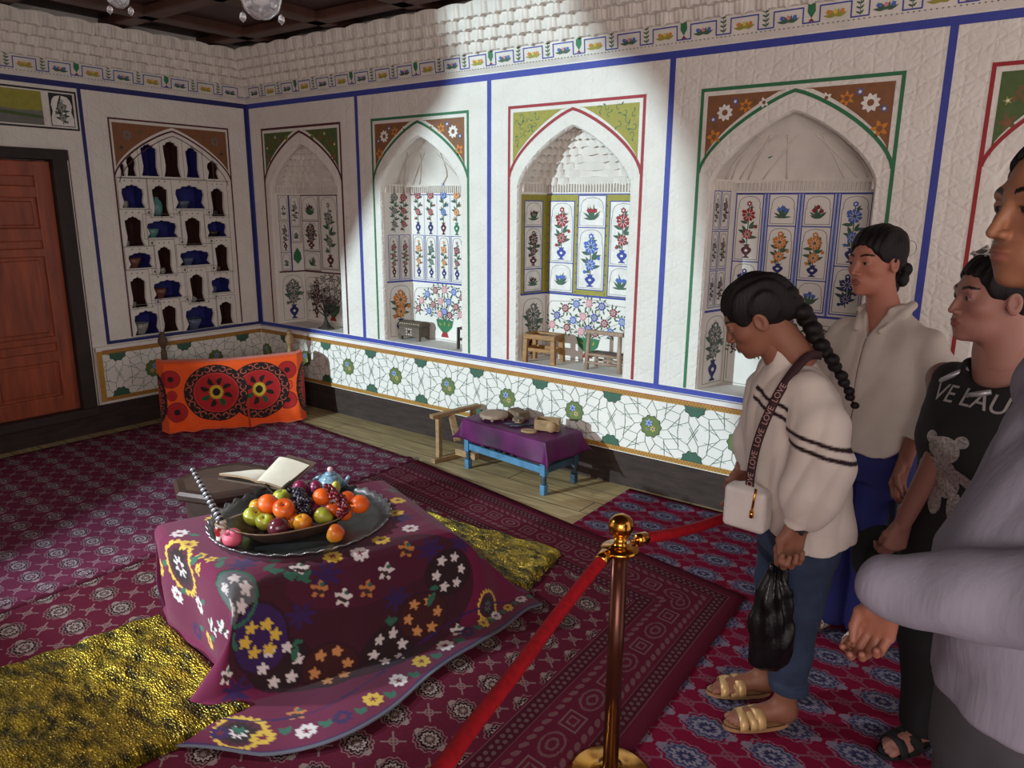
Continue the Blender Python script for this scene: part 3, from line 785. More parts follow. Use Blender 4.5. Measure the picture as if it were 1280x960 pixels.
p.line([(FU0, .675), (FU0, 2.235), (FU1, 2.235), (FU1, .675)], .012, 'maroon', 2)
al = arch(uc, fhw, 1.83, .35, 18); p.line(al, .012, 'maroon', 3); p.line([(uc+(x-uc)*.93, z-.035) for x, z in arch(uc, fhw, 1.83, .35, 18)], .006, 'maroon', 3)
top = 2.21
for hf in (0, 1):
    half = al[:len(al)//2+1] if hf == 0 else al[len(al)//2:][::-1]; sx = FU1-.02 if hf == 0 else FU0+.02; prev = None
    for x, z in half:
        q = (min(max(x, FU0+.02), FU1-.02), min(z+.025, top))
        if prev and abs(prev[0]-q[0]) > 1e-5: p.poly([prev, (prev[0], top), (q[0], top), q], 'brown', 1)
        prev = q
    sg = -1 if hf == 0 else 1
    p.flower(sx+sg*.1, top-.08, .04, 'grey', 'brown', 8, 3, .5); p.flower(sx+sg*.05, top-.17, .03, 'bronze', 'maroon', 6, 3, .6); p.flower(sx+sg*.2, top-.05, .028, 'bronze', None, 6, 3, .6)
# thin lines dividing the cells
rowsz = [1.825, 1.60, 1.375, 1.155, .925, .665]
p.rect(FU0+.02, 1.826, FU1-.02, 1.831, 'grey', 2)
for k, (a, b, c, d) in enumerate(HOLES):
    if k > 5:
        p.frame(-b-.02, c-.008, -a+.02, d+.045, .003, 'grey', 2)
        for q in range(3): p.flower(-(a+b)/2+(q-1)*(b-a)*.3, d+.022, .006, 'grey', None, 5, 3)
for x in (.345, .43, .59, .77, .94): p.line([(x, 1.83), (x, 1.83+.32*(1-abs(x-uc)/fhw)**.5)], .003, 'grey', 2)
for z in (1.585, 1.36, 1.145, .915):
    for x in (.41, .66, .90): p.frame(x-.022, z-.022, x+.022, z+.022, .0025, 'grey', 2); p.flower(x, z, .012, 'grey', None, 6, 3)
# strip beside the door frame and panel above it
p.rect(1.418, .2, 1.424, 2.0, 'maroon', 2)
p.frame(1.33, 2.135, 2.9, 2.375, .012, 'black', 2)
p.poly([(1.35, 2.15), (1.35, 2.36), (1.50, 2.36), (1.50, 2.15)], 'black', 3)
cu = [(.0, 0), (.0, .05), (.012, .09), (.004, .13), (.014, .165), (.03, .185), (.075, .195)]
p.poly([(1.355+a, 2.155+b) for a, b in cu]+[(1.495-a, 2.155+b) for a, b in cu[::-1]], 'white', 4)
p.bouquet(1.425, 2.165, .07, .15, 'grey', 'dark', random.Random(3), layer=5)
p.rect(1.545, 2.15, 2.3, 2.36, 'olive', 3); p.poly([(1.545, 2.15), (2.3, 2.15), (2.3, 2.27), (1.9, 2.25), (1.7, 2.235), (1.545, 2.24)], 'grey', 4); p.poly([(1.545, 2.21), (2.3, 2.26), (2.3, 2.24), (1.545, 2.19)], 'forest', 5)
p.emit(wl, PC, (0, 0, 0), (0, -1, 0), (0, 0, 1), (1, 0, 0))
wall_left = tag(wl.build('wall_left'), 'short wall with a grid of little arched shelf cells', 'wall', kind='structure')

# ---- door
dj = MB()
dj.box((-.04, -1.485, 1.09), (.12, .095, 1.82), M_JAMB, bev=.006); dj.box((-.04, -2.83, 1.09), (.12, .095, 1.82), M_JAMB, bev=.006)
dj.box((-.04, -2.15, 1.965), (.118, 1.44, .07), M_JAMB, bev=.006); dj.box((-.02, -2.15, .17), (.14, 1.44, .06), M_JAMB, bev=.006)
door = tag(dj.build('door_1'), 'red-brown panelled wooden door in a dark frame', 'door', kind='structure')
for y0, y1 in ((-1.533, -2.15), (-2.155, -2.78)):
    ml = MB(); yc = (y0+y1)/2; w = abs(y1-y0)-.004
    ml.box((-.065, yc, 1.06), (.04, w, 1.72), M_DOOR)
    for yy in (y0-.055, y1+.055): ml.box((-.04, yy, 1.06), (.03, .105, 1.72), M_DOOR, bev=.006)
    for z, h in ((.26, .12), (.60, .08), (.72, .05), (1.32, .06), (1.44, .09), (1.72, .08), (1.87, .1)): ml.box((-.04, yc, z), (.028, w-.2, h), M_DOOR, bev=.008)
    for z, h in ((.44, .2), (1.02, .5), (1.58, .16)): ml.box((-.045, yc, z), (.02, w-.27, h), M_DOOR, bev=.008)
    ml.build('door_leaf', door)

# ---- floor, ceiling
fm, nt, b = new_mat('olive_painted_planks'); X.nt = nt
tc = nt.nodes.new('ShaderNodeTexCoord'); sx = nt.nodes.new('ShaderNodeSeparateXYZ'); nt.links.new(tc.outputs['Object'], sx.inputs[0])
gx, gy = X(sx.outputs[0]), X(sx.outputs[1])
pl = (gy/.17).frac(); gap = pl.lt(.04).max((gx/1.7+(gy/.17).floor()*.37).frac().lt(.004))
n = nt.nodes.new('ShaderNodeTexNoise'); n.inputs['Scale'].default_value = 6; mp = nt.nodes.new('ShaderNodeMapping'); mp.inputs['Scale'].default_value = (.6, 6, 1); nt.links.new(tc.outputs['Object'], mp.inputs[0]); nt.links.new(mp.outputs[0], n.inputs['Vector'])
c = xmix(X.op('MULTIPLY_ADD', X(n.outputs[0])-.35, 2.2, 0.).max(0.).min(1.), srgb(146, 126, 90), srgb(190, 168, 122)); c = xmix(gap, c, srgb(52, 42, 32)); nt.links.new(c, b.inputs['Base Color']); b.inputs['Roughness'].default_value = .6
fb = MB(); fb.box((3.3, -2.3, -.05), (7.4, 6.2, .1), fm); tag(fb.build('floor'), 'olive painted plank floor', 'floor', kind='structure')
cb = MB(); cb.box((3.3, -2.2, 2.93), (7.6, 6.4, .1), M_DARKWOOD)
for k in range(9): cb.box((.55+.8*k, -2.2, 2.855), (.12, 6.3, .07), M_BEAM, bev=.01)
for k in range(8): cb.box((3.3, -.34-.72*k, 2.85), (7.5, .12, .06), M_BEAM, bev=.01)
tag(cb.build('ceiling'), 'dark wooden ceiling with crossing beams', 'ceiling', kind='structure')
# ================================================================== TEXTILES
TC=np.array([3.26,-2.10]); E1=np.array([.34,.94]); E1=E1/np.linalg.norm(E1); E2=np.array([E1[1],-E1[0]])
def prof(d,pts):
    pts=np.array(pts); s=np.concatenate([[0],np.cumsum(np.linalg.norm(np.diff(pts,axis=0),axis=1))])
    return np.interp(d,s,pts[:,0]),np.interp(d,s,pts[:,1])
PL=[(0,0),(.015,.006),(.03,.03),(.03,.20),(.02,.36),(.03,.39)]
PR=[(0,0),(.04,.01),(.10,.06),(.35,.345),(.40,.385),(.50,.392)]
PF=[(0,0),(.03,.008),(.05,.03),(.085,.2),(.115,.345),(.15,.385),(.50,.392)]
PB=[(0,0),(.02,.01),(.03,.04),(.04,.35)]
A1,B0,B1=.42,-.25,.37
def bmax(a): return B1+.54+.22*np.exp(-((a+.18)/.38)**2)-.04*np.clip(a-.5,0,1)
def drape(a,b):
    A0=-.48+.26*np.clip(b+.14,0,.52)
    oL,dL=prof(np.maximum(A0-a,0),PL); oR,dR=prof(np.maximum(a-A1,0),PR)
    oF,dF=prof(np.maximum(b-B1,0),PF); oB,dB=prof(np.maximum(B0-b,0),PB)
    da=dL+dR; db=dF+dB
    p=np.clip(a,A0,A1)-oL+oR; q=np.clip(b,B0,B1)+oF-oB
    d=(da**2.6+db**2.6)**(1/2.6); m=.393
    d=np.where(d>m-.03,m-.03*np.exp(-(d-(m-.03))/.03),d)
    sl=dL/.385; sf=dF/.392
    p=p-.33*sl*sf**1.3
    q=q-.12*sl*sf-.10*np.clip((a-A1)/.5,0,1)*sf
    ff=np.clip(dF/.3,0,1)*np.clip((.40-d)/.1,0,1)
    q=q+.014*ff*np.sin(a*11+1)+.008*ff*np.sin(a*23)
    p=p+.010*np.clip(sl*2,0,1)*np.clip((.40-d)/.1,0,1)*np.sin(b*17)
    z=.412-d + .006*np.clip((d-.36)/.03,0,1)*np.sin(a*14+b*9)*np.clip(np.minimum(1,(b+.1)*5),0,1)
    xy=TC+p[...,None]*E1+q[...,None]*E2
    return np.concatenate([xy,z[...,None]],-1)

def carpet_mat(name, base, pale, dark, acc, a, b, ra, rb, border=False, second=.5, off=(0, 0)):
    m, nt, bs = new_mat(name); X.nt = nt
    uv = nt.nodes.new('ShaderNodeUVMap'); sp = nt.nodes.new('ShaderNodeSeparateXYZ'); nt.links.new(uv.outputs[0], sp.inputs[0])
    u, v = X(sp.outputs[0]), X(sp.outputs[1])
    nz = nt.nodes.new('ShaderNodeTexNoise'); nz.inputs['Scale'].default_value = 90; nz.inputs['Detail'].default_value = 2; nt.links.new(uv.outputs[0], nz.inputs['Vector'])
    n1 = X(nz.outputs[0])-.5
    B, P, D, A = (srgb(*c) for c in (base, pale, dark, acc))
    def cellxy(o):
        x = ((u+off[0])/a+o).frac()-.5; y = ((v+off[1])/b+o).frac()-.5; return x*a, y*b
    x, y = cellxy(0.); ang = X.op('ARCTAN2', y/rb, x/ra)
    r = ((x/ra)*(x/ra)+(y/rb)*(y/rb)).sqrt()+(ang*12).sin()*.07+n1*.35
    out = xmix(X(nz.outputs[0]).gt(.62)*.35, B, tuple(c*1.5 for c in B))
    # ghost lattice between the medallions
    x2, y2 = cellxy(.5); r2 = ((x2/ra)*(x2/ra)+(y2/rb)*(y2/rb)).sqrt()
    cross = ((x2/ra).abs()-(y2/rb).abs()).abs().lt(.11)*r2.lt(.95)+r2.between(.25, .38)
    out = xmix((cross+n1*.9).gt(.86)*second, out, P)
    out = xmix(r.between(1.12, 1.22)*.5, out, P)
    out = xmix(r.lt(1.0), out, D); out = xmix(r.between(.82, .95)*.55, out, P); out = xmix(r.between(.42, .64), out, P)
    out = xmix(r.lt(.3), out, A); out = xmix(r.lt(.14), out, P)
    # pale flames left and right of each medallion
    fl = x.abs().between(ra*.95, ra*1.35)*((y/rb).abs()+(x/ra).abs()*.6).lt(.98)
    out = xmix(fl*.7, out, P)
    if border:
        d = u.min(v); al = xmixf(u.lt(v), v, u)
        inb = d.lt(.40); ob = xmix(X(nz.outputs[0]).gt(.62)*.3, B, tuple(c*1.4 for c in B))
        def dots(c, per, rx, ry, sh=0., tilt=0.):
            p = ((al/per+sh).frac()-.5)*per; q = d-c; p = p+q*tilt; rr = ((p/rx)*(p/rx)+(q/ry)*(q/ry)).sqrt()+n1*.8; return rr.lt(1.)
        lines = d.between(.060, .064)+d.between(.120, .123)+d.between(.322, .325)+d.between(.388, .392)
        dt = dots(.082, .030, .009, .008)+dots(.102, .030, .009, .008, .5)+dots(.345, .030, .009, .008)+dots(.367, .030, .009, .008, .5)
        lv = dots(.150, .044, .016, .012, 0., .8)+dots(.290, .044, .016, .012, .5, -.8)
        f2 = (al/.26).frac()-.5; dm = (d-.22); am = f2*.26
        rect = am.abs().max(dm.abs()*1.2); box1 = rect.between(.036, .044)+rect.between(.014, .022)*n1.gt(-.1)
        f3 = (al/.26+.5).frac()-.5; a3 = f3*.26; r3 = ((a3/.062)*(a3/.062)+(dm/.042)*(dm/.042)).sqrt()+n1*.3
        fish = r3.between(.82, 1.0)+r3.between(.30, .5)
        ink = (lines*.45+dt*.6+box1*.75+fish*.55+lv*.6).min(1.)
        ob = xmix((d.between(.064, .120)+d.between(.325, .388))*.5, ob, D); ob = xmix(ink*.45, ob, P)
        out = xmix(inb, out, ob)
    nt.links.new(out, bs.inputs['Base Color']); bs.inputs['Roughness'].default_value = .95; bs.inputs['Specular IOR Level'].default_value = .05; bs.inputs['Sheen Weight'].default_value = 0
    n2 = nt.nodes.new('ShaderNodeTexNoise'); n2.inputs['Scale'].default_value = 260; nt.links.new(uv.outputs[0], n2.inputs['Vector'])
    bp = nt.nodes.new('ShaderNodeBump'); bp.inputs['Strength'].default_value = .5; bp.inputs['Distance'].default_value = .003; nt.links.new(n2.outputs[0], bp.inputs['Height']); nt.links.new(bp.outputs[0], bs.inputs['Normal'])
    return m
def xmixf(fac, a, b): return a*fac+b*(1-fac)
def carpet(name, label, quad, z, m, lift=None, group=None):
    """quad: back-right, back-left, front-left, front-right corners; uv in metres from the back-right corner"""
    br, bl, fl, fr = (np.array(q, float) for q in quad); W = np.linalg.norm(br-bl); L = np.linalg.norm(br-fr); nu, nv = int(W/.05), int(L/.05)
    s = np.linspace(0, 1, nu)[:, None, None]; t = np.linspace(0, 1, nv)[None, :, None]
    P = (1-t)*((1-s)*br+s*bl)+t*((1-s)*fr+s*fl); S = np.broadcast_to(s[..., 0], P.shape[:2]); T = np.broadcast_to(t[..., 0], P.shape[:2])
    Z = np.full(P.shape[:2], z)+.0012*np.sin(P[..., 0]*5)*np.sin(P[..., 1]*6)
    if lift is not None: Z = Z+lift(S*W, T*L)
    V = np.concatenate([P, Z[..., None]], -1); n = nu*nv
    Vb = V.copy(); Vb[..., 2] = z-.0035
    F = grid_faces(nu, nv); fb = F[:, ::-1]+n
    idx = np.arange(n).reshape(nu, nv); rim = np.concatenate([idx[:, 0], idx[-1, 1:], idx[-2::-1, -1], idx[0, -2:0:-1]])
    side = np.stack([rim, np.roll(rim, -1), np.roll(rim, -1)+n, rim+n], -1)
    o = mesh_np(name, np.concatenate([V.reshape(-1, 3), Vb.reshape(-1, 3)]), np.concatenate([F, fb, side]), [m])
    uvl = o.data.uv_layers.new(name='UVMap'); uvv = np.stack([S*W, T*L], -1).reshape(-1, 2); uvv = np.concatenate([uvv, uvv])
    li = np.zeros(len(o.data.loops), np.int32); o.data.loops.foreach_get('vertex_index', li); uvl.data.foreach_set('uv', uvv[li].astype(np.float32).ravel())
    fix_normals(o)
    return tag(o, label, 'carpet', group)
MC_A = carpet_mat('carpet_plum', (100, 42, 66), (156, 136, 142), (52, 28, 42), (104, 86, 94), .16, .165, .05, .042)
MC_B = carpet_mat('carpet_crimson_bordered', (82, 26, 42), (134, 118, 112), (38, 17, 22), (98, 80, 76), .17, .165, .05, .042, border=True, off=(.05, .02))
MC_C = carpet_mat('carpet_bright_crimson', (108, 20, 48), (120, 116, 130), (60, 60, 88), (40, 40, 66), .215, .165, .075, .05, second=.25)
carpet('carpet', 'bright crimson carpet with blue-grey ovals under the visitors', [(6.9, -.03), (3.65, -.03), (3.68, -4.6), (6.9, -4.6)], .004, MC_C)
fold = lambda u, v: .012*np.exp(-((u-.05)/.025)**2)
carpet('carpet', 'plum carpet with pale medallions beside the door wall', [(2.285, -.46), (.14, -.30), (.10, -4.6), (2.285, -4.6)], .008, MC_A, fold)
carpet('carpet', 'dark crimson carpet with a wide border along the rope stand', [(4.67, -.87), (2.30, -.46), (2.30, -4.6), (4.86, -4.6)], .0125, MC_B)

# ---- gold brocade floor mats
def brocade():
    m, nt, b = new_mat('gold_brocade'); X.nt = nt; tc = nt.nodes.new('ShaderNodeTexCoord')
    mp = nt.nodes.new('ShaderNodeMapping'); mp.inputs['Scale'].default_value = (1, 2.2, 1); nt.links.new(tc.outputs['Object'], mp.inputs[0])
    n = nt.nodes.new('ShaderNodeTexNoise'); n.inputs['Scale'].default_value = 13; n.inputs['Detail'].default_value = 7; nt.links.new(mp.outputs[0], n.inputs['Vector'])
    v = nt.nodes.new('ShaderNodeTexVoronoi'); v.inputs['Scale'].default_value = 70; nt.links.new(mp.outputs[0], v.inputs['Vector'])
    r = nt.nodes.new('ShaderNodeValToRGB'); e = r.color_ramp.elements; e[0].position = .35; e[0].color = srgb(58, 54, 18)+(1,); e[1].position = .68; e[1].color = srgb(186, 160, 48)+(1,)
    nt.links.new(n.outputs[0], r.inputs[0]); nt.links.new(r.outputs[0], b.inputs['Base Color'])
    b.inputs['Metallic'].default_value = .75; b.inputs['Roughness'].default_value = .26
    bp = nt.nodes.new('ShaderNodeBump'); bp.inputs['Strength'].default_value = 1.; bp.inputs['Distance'].default_value = .02
    h = X(n.outputs[0])+X(v.outputs['Distance'])*.5; nt.links.new(h.s, bp.inputs['Height']); nt.links.new(bp.outputs[0], b.inputs['Normal'])
    return m
M_BROC = brocade()
def floor_mat(label, corners, z0, th, group):
    c = [np.array(q, float) for q in corners]; nu, nv = 90, 60; s = np.linspace(0, 1, nu)[:, None, None]; t = np.linspace(0, 1, nv)[None, :, None]
    P = (1-t)*((1-s)*c[0]+s*c[1])+t*((1-s)*c[3]+s*c[2]); s2, t2 = np.broadcast_to(s[..., 0], P.shape[:2]), np.broadcast_to(t[..., 0], P.shape[:2])
    ed = np.minimum(np.minimum(s2, 1-s2)*np.linalg.norm(c[1]-c[0]), np.minimum(t2, 1-t2)*np.linalg.norm(c[3]-c[0]))
    Z = z0+th*np.clip(ed/.03, 0, 1)**.5+.004*np.sin(P[..., 0]*31+2*np.sin(P[..., 1]*9))+.004*np.sin(P[..., 1]*40+2*np.sin(P[..., 0]*11))
    Z = np.where(ed < .004, z0, Z)
    V = np.concatenate([P, Z[..., None]], -1)
    o = mesh_np('floor_mattress', V.reshape(-1, 3), grid_faces(nu, nv), [M_BROC]); fix_normals(o); return tag(o, label, 'mattress')
floor_mat('gold brocade floor mattress lying across the lower left corner', [(2.84, -2.50), (2.62, -3.75), (3.42, -3.85), (3.66, -2.62)], .016, .03, None)
floor_mat('gold brocade floor mattress behind the flowered cloth, towards the wall', [(2.66, -1.12), (3.82, -1.03), (3.90, -1.43), (2.80, -1.62)], .016, .035, None)

# ---- dyed patterns
class Dye:
    def __init__(s, U, V, base): s.U, s.V = U, V; s.C = np.zeros(U.shape+(3,)); s.C[:] = srgb(*base)
    def put(s, mask, c): s.C[mask] = srgb(*c)
    def disc(s, x, y, rx, ry, c, rot=0.): s.put(s.rad(x, y, rx, ry, rot)[0] < 1, c)
    def rad(s, x, y, rx, ry, rot=0.):
        du, dv = s.U-x, s.V-y; ca, sa = math.cos(rot), math.sin(rot); p, q = (du*ca+dv*sa)/rx, (-du*sa+dv*ca)/ry
        return np.hypot(p, q), np.arctan2(q, p)
    def flower(s, x, y, rx, ry, c, n=6, depth=.25, cc=None, rot=0., scal=False):
        r, a = s.rad(x, y, rx, ry, rot); lim = 1-depth*(.5-.5*np.abs(np.cos(a*n/2))*1.0) if scal else 1-depth*(.5-.5*np.cos(n*a)); s.put(r < lim, c)
        if cc: s.put((r < .42*(1-.6*(.5-.5*np.cos(5*a)))), cc)
    def ring(s, x, y, r0, r1, ry, c, n=0, depth=.0):
        r, a = s.rad(x, y, 1, ry); k = 1-depth*(.5-.5*np.cos(n*a)); s.put((r > r0) & (r < r1*k), c)
    def ringlet(s, x, y, R, ry, n, fr, c, m=6, rot=0.):
        for k in range(n):
            a = 2*PI*k/n+rot; s.flower(x+R*math.cos(a), y+R*ry*math.sin(a), fr, fr*ry, c, m, .45)
    def leaf(s, x, y, L, w, rot, c):
        du, dv = s.U-x, s.V-y; ca, sa = math.cos(rot), math.sin(rot); p, q = (du*ca+dv*sa)/L, (-du*sa+dv*ca)/w
        s.put((p > 0) & (p < 1) & (np.abs(q-.25*np.sin(p*PI)) < .5*np.sin(np.clip(p, 0, 1)*PI)**.8), c)

# suzani table cover
WHT, YEL, MAG, PUR, DRK, GRN, GRY, MAR = (206, 196, 196), (204, 168, 66), (98, 18, 56), (50, 26, 76), (40, 22, 26), (46, 96, 78), (92, 92, 96), (78, 22, 46)
a_ = np.arange(-.93, 1.001, .0055); tt = np.arange(0, 1.0001, 1/290.)
Ag = np.broadcast_to(a_[:, None], (len(a_), len(tt))); Bg = -.58+(bmax(Ag)+.58)*tt[None, :]
Pg = drape(Ag, Bg)
Pg[..., 2] = np.maximum(Pg[..., 2], .022)
d = Dye(Ag, Bg, MAG); hem = bmax(Ag)-Bg
rng = np.random.default_rng(2)
# large dark ellipses on the front and scattered purple vines
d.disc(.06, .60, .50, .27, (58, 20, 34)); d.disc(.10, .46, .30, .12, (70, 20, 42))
for x, y in ((-.3, .27), (.16, .26), (.34, .2), (-.05, .44), (.36, .45), (-.16, .56), (.2, .6), (.5, .45), (-.4, .75)): d.flower(x, y, .06, .05, PUR, 7, .6)
for (x, y, rx, ry, c) in ((-.246, .708, .10, .085, DRK), (-.078, .774, .10, .085, (58, 22, 24)), (.138, .774, .10, .085, DRK), (.300, .696, .10, .085, (58, 22, 24)), (.432, .558, .10, .085, DRK), (-.372, .414, .075, .12, GRY), (-.300, .60, .09, .12, PUR)):
    d.disc(x, y, rx*1.10, ry*1.10, (44, 16, 30)); d.disc(x, y, rx, ry, c)
d.ring(-.372, .414, .075, .085, 1.5, GRN)
for (x, y, c, R, fr) in ((-.246, .708, WHT, .06, .022), (-.078, .774, (190, 130, 80), .06, .022), (.138, .774, WHT, .06, .022), (.300, .696, (190, 130, 80), .06, .022), (.432, .558, WHT, .06, .022), (-.372, .414, WHT, .045, .02), (-.30, .60, YEL, .05, .024)):
    d.ringlet(x, y, R, 1.0 if c != WHT or x > -.3 else 1.5, 6, fr, c, 5)
for (x, y, r, ry) in ((-.43, .95, .085, 1.0), (.654, .74, .085, 1.), (-.52, .02, .10, 1.1)):
    d.flower(x, y, r*1.05, r*ry*1.05, YEL, 22, .12); d.disc(x, y, r*.82, r*ry*.82, MAR); d.flower(x, y, r*.7, r*ry*.7, DRK, 14, .2); d.flower(x, y, r*.4, r*ry*.4, WHT if x < 0 else GRY, 8, .5); d.disc(x, y, r*.15, r*.15, MAR)
fl_ = [(.085, .392, WHT), (.19, .345, YEL), (.33, .31, WHT), (.345, .14, YEL), (-.01, .375, YEL), (.41, .02, YEL), (-.43, .0, YEL)]
for x, y, c in fl_: d.flower(x, y, .036, .036, c, 8, .22, (110, 24, 50))
for x, y, c in ((-.138, .395, WHT), (-.084, .485, (176, 112, 62)), (-.004, .535, WHT), (.086, .528, (176, 112, 62)), (.17, .486, WHT), (.262, .426, (176, 112, 62)), (.426, .80, WHT), (-.44, .684, WHT), (-.25, .936, (176, 112, 62)), (-.60, .26, WHT), (-.56, .33, WHT), (-.53, .42, WHT)):
    d.flower(x, y, .034, .034, c, 5, .5); d.leaf(x-.02, y-.01, .05, .016, .6, (60, 40, 40)); d.disc(x+.012, y-.016, .008, .008, GRN)
for x, y in ((-.41, .12), (-.445, .16), (-.385, .17)): d.flower(x, y, .022, .022, YEL, 5, .4, (110, 24, 50))
for x, y, c in ((-.60, .14, WHT), (-.66, -.02, WHT), (-.70, .20, YEL), (-.62, -.14, YEL), (-.44, -.12, WHT), (-.30, -.2, YEL), (-.75, .08, PUR)):
    d.flower(x, y, .034, .034, c, 8, .25, (110, 24, 50)); d.leaf(x+.03, y+.02, .05, .022, .9, GRN)
for x, y, r in ((-.2, .33, 2.6), (-.24, .36, .4), (-.2, .40, .2), (-.16, .43, -.3), (-.46, .1, .4), (-.35, .2, 2), (.42, -.12, .4), (.30, -.2, 1.2), (-.3, -.2, .5), (-.1, -.22, .3), (.52, .3, 1), (.6, .45, .2), (-.4, .56, 1.2), (.14, .66, .3), (.36, .62, 2.2), (-.18, .66, 1.9)):
    d.leaf(x, y, .06, .026, r, GRN); d.leaf(x+.02, y-.01, .045, .02, r+1.1, GRN)
# hem border
d.put((hem > .168) & (hem < .176), PUR); d.put(hem < .012, (88, 88, 100)); d.put((hem > .012) & (hem < .022), PUR)
for k in range(16):
    x = -.84+k*.118; y = float(bmax(np.array(x)))-.088; c = [WHT, YEL, PUR][[0, 1, 0, 2, 1, 0, 2, 1, 0, 1, 0, 2, 1, 0, 1, 0][k]]
    d.flower(x, y, .036, .036, c, 8, .22, (110, 24, 50)); d.leaf(x+.045, y-.02, .05, .024, .8, GRN); d.leaf(x+.05, y+.02, .045, .02, -.8, GRN)
d.put((Bg < -.45), PUR)
M_SUZ = attr_mat('suzani_embroidery', .9, .4, 350, .1)
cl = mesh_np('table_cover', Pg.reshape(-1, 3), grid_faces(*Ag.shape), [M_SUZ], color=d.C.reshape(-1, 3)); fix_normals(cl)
tag(cl, 'magenta embroidered cover with white and yellow flowers draped over the low table', 'tablecloth')
so = cl.modifiers.new('thickness', 'SOLIDIFY'); so.thickness = .003; so.offset = -1
# low table hidden beneath it
M_OLDWOOD = mat('old_brown_wood', (84, 62, 44), .6, var=.3, scale=10, bump=.3, stretch=(1, 6, 6))
def loc_t(p, q, z): v = TC+p*E1+q*E2; return Vector((v[0], v[1], z))
ang = math.atan2(E1[1], E1[0])
lt = thing('low_table', 'low wooden table hidden under the flowered magenta cover', 'table', loc_t(0, .03, .0165), ang)
tb = MB(); tb.box((.05, 0, .367), (.70, .48, .025), M_OLDWOOD, bev=.004); tb.build('tabletop', lt)
for sx in (-.24, .34):
    for sy in (-.19, .19): lg = MB(); lg.box((sx, sy, .177), (.045, .045, .354), M_OLDWOOD, bev=.004); lg.build('leg', lt)
# ================================================================== OBJECTS
M_PALEWOOD = mat('worn_pale_wood', (150, 120, 84), .65, var=.25, scale=9, bump=.25, stretch=(2, 6, 6))
M_CARVED = mat('carved_grey_wood', (112, 92, 72), .7, var=.35, scale=40, bump=.8, bscale=60)
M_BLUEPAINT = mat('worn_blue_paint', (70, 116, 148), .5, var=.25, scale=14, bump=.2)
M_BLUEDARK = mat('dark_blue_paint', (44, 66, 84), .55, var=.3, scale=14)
M_YELLOWWOOD = mat('varnished_yellow_wood', (150, 104, 46), .45, var=.3, scale=12, bump=.3, stretch=(1, 1, 5))
M_GREYWOOD = mat('sun_bleached_wood', (158, 132, 112), .7, var=.2, scale=12, bump=.25, stretch=(5, 5, 1))
M_DKBROWN = mat('dark_brown_wood', (56, 38, 32), .45, var=.3, scale=8, bump=.15)
M_BRASS = mat('polished_brass', (206, 146, 62), .16, 1., var=.06, scale=8)
M_POLE = mat('brown_lacquered_pole', (78, 40, 28), .25, .6, var=.15, scale=6)
M_VELVET = mat('red_velvet', (150, 14, 26), .75, var=.2, scale=60, bump=.2, bscale=300, spec=.2)

# ---- cradle standing in the corner under an orange suzani
E_a, E_b = Vector((.385, -1.17, 0)), Vector((.90, -.28, 0)); es = (E_b-E_a); LN = es.length; es.normalize(); eb = Vector((-es.y, es.x, 0))   # eb points to the corner
cr = thing('cradle', 'wooden cradle whose turned posts rise behind the orange cloth', 'cradle', E_a+es*LN/2+eb*.16+Vector((0, 0, .0125)), math.atan2(es.y, es.x))
for k, (u, hh, mm) in enumerate(((-.46, .70, M_OLDWOOD), (.46, .66, M_PALEWOOD))):
    for v in (-.045, .10):
        m = MB(); h2 = hh if v > 0 else .44
        m.lathe([(.02, 0), (.022, .1), (.014, .14), (.022, .2), (.022, h2-.16), (.014, h2-.13), (.02, h2-.11), (.036, h2-.075), (.03, h2-.045), (.012, h2-.03), (.024, h2-.015), (.012, h2)], mm, (u, v, 0), 16); m.build('post', cr)
m = MB()
for v in (-.045, .10): m.bar((-.46, v, .40), (.46, v, .40), .03, .04, M_OLDWOOD)
for u in (-.46, .46): m.bar((u, -.045, .34), (u, .10, .34), .03, .04, M_OLDWOOD)
m.build('rail', cr)
m = MB(); m.box((0, .027, .25), (.9, .12, .28), mat('cradle_bedding', (120, 60, 40), .9), bev=.03); m.build('bedding', cr)
nu, nv = 260, 210; S, T = np.meshgrid(np.linspace(0, 1, nu), np.linspace(0, 1, nv), indexing='ij')
# vertical profile: from behind the top rail, over the top, down the face, pooling on the floor
prf = np.array([(.17, .40), (.165, .50), (.14, .525), (.04, .525), (.018, .512), (.008, .49), (-.02, .12), (-.035, .04), (-.055, .012), (-.085, .010)]); sl_ = np.concatenate([[0], np.cumsum(np.linalg.norm(np.diff(prf, axis=0), axis=1))]); LT = sl_[-1]
q = T*LT; off = np.interp(q, sl_, prf[:, 0]); z = np.interp(q, sl_, prf[:, 1])
tb = np.clip((q-sl_[5])/(LT-sl_[5]), 0, 1)                                # 0 at the top edge, 1 at the floor
sm = S*(LN+.02)
low = np.clip((tb-.55)/.45, 0, 1)
off = off-low*(.018*np.sin(sm*26+3*np.sin(sm*5)+tb*6)+.010*np.sin(sm*47-tb*9)+.02*np.exp(-((sm-.60)/.08)**2))-tb*.03*np.exp(-((sm-.62)/.05)**2)+.004*np.sin(sm*9)*(1-low)
z = z-.018*np.sin(PI*S)*np.clip(1-tb*3, 0, 1)+.012*low*np.clip(np.sin(sm*21+1), 0, 1)*(z > .02)
z = z+.045*np.clip((S-.62)/.1, 0, 1)*low*(tb > .9)*0
sweep = np.where(S < .035, (S-.035)*1.2, 0)+np.where(S > .965, (S-.965)*1.2, 0)
off = off+np.where(S < .05, (.05-S)*1.6, 0)+np.where(S > .95, (S-.95)*1.6, 0)
Pc = np.stack([E_a.x+es.x*(sm+sweep*.0)+eb.x*off, E_a.y+es.y*sm+eb.y*off, np.maximum(z, .018)], -1)
ORG, REDD, BLK, PNK = (236, 86, 18), (172, 24, 28), (30, 14, 14), (186, 92, 72)
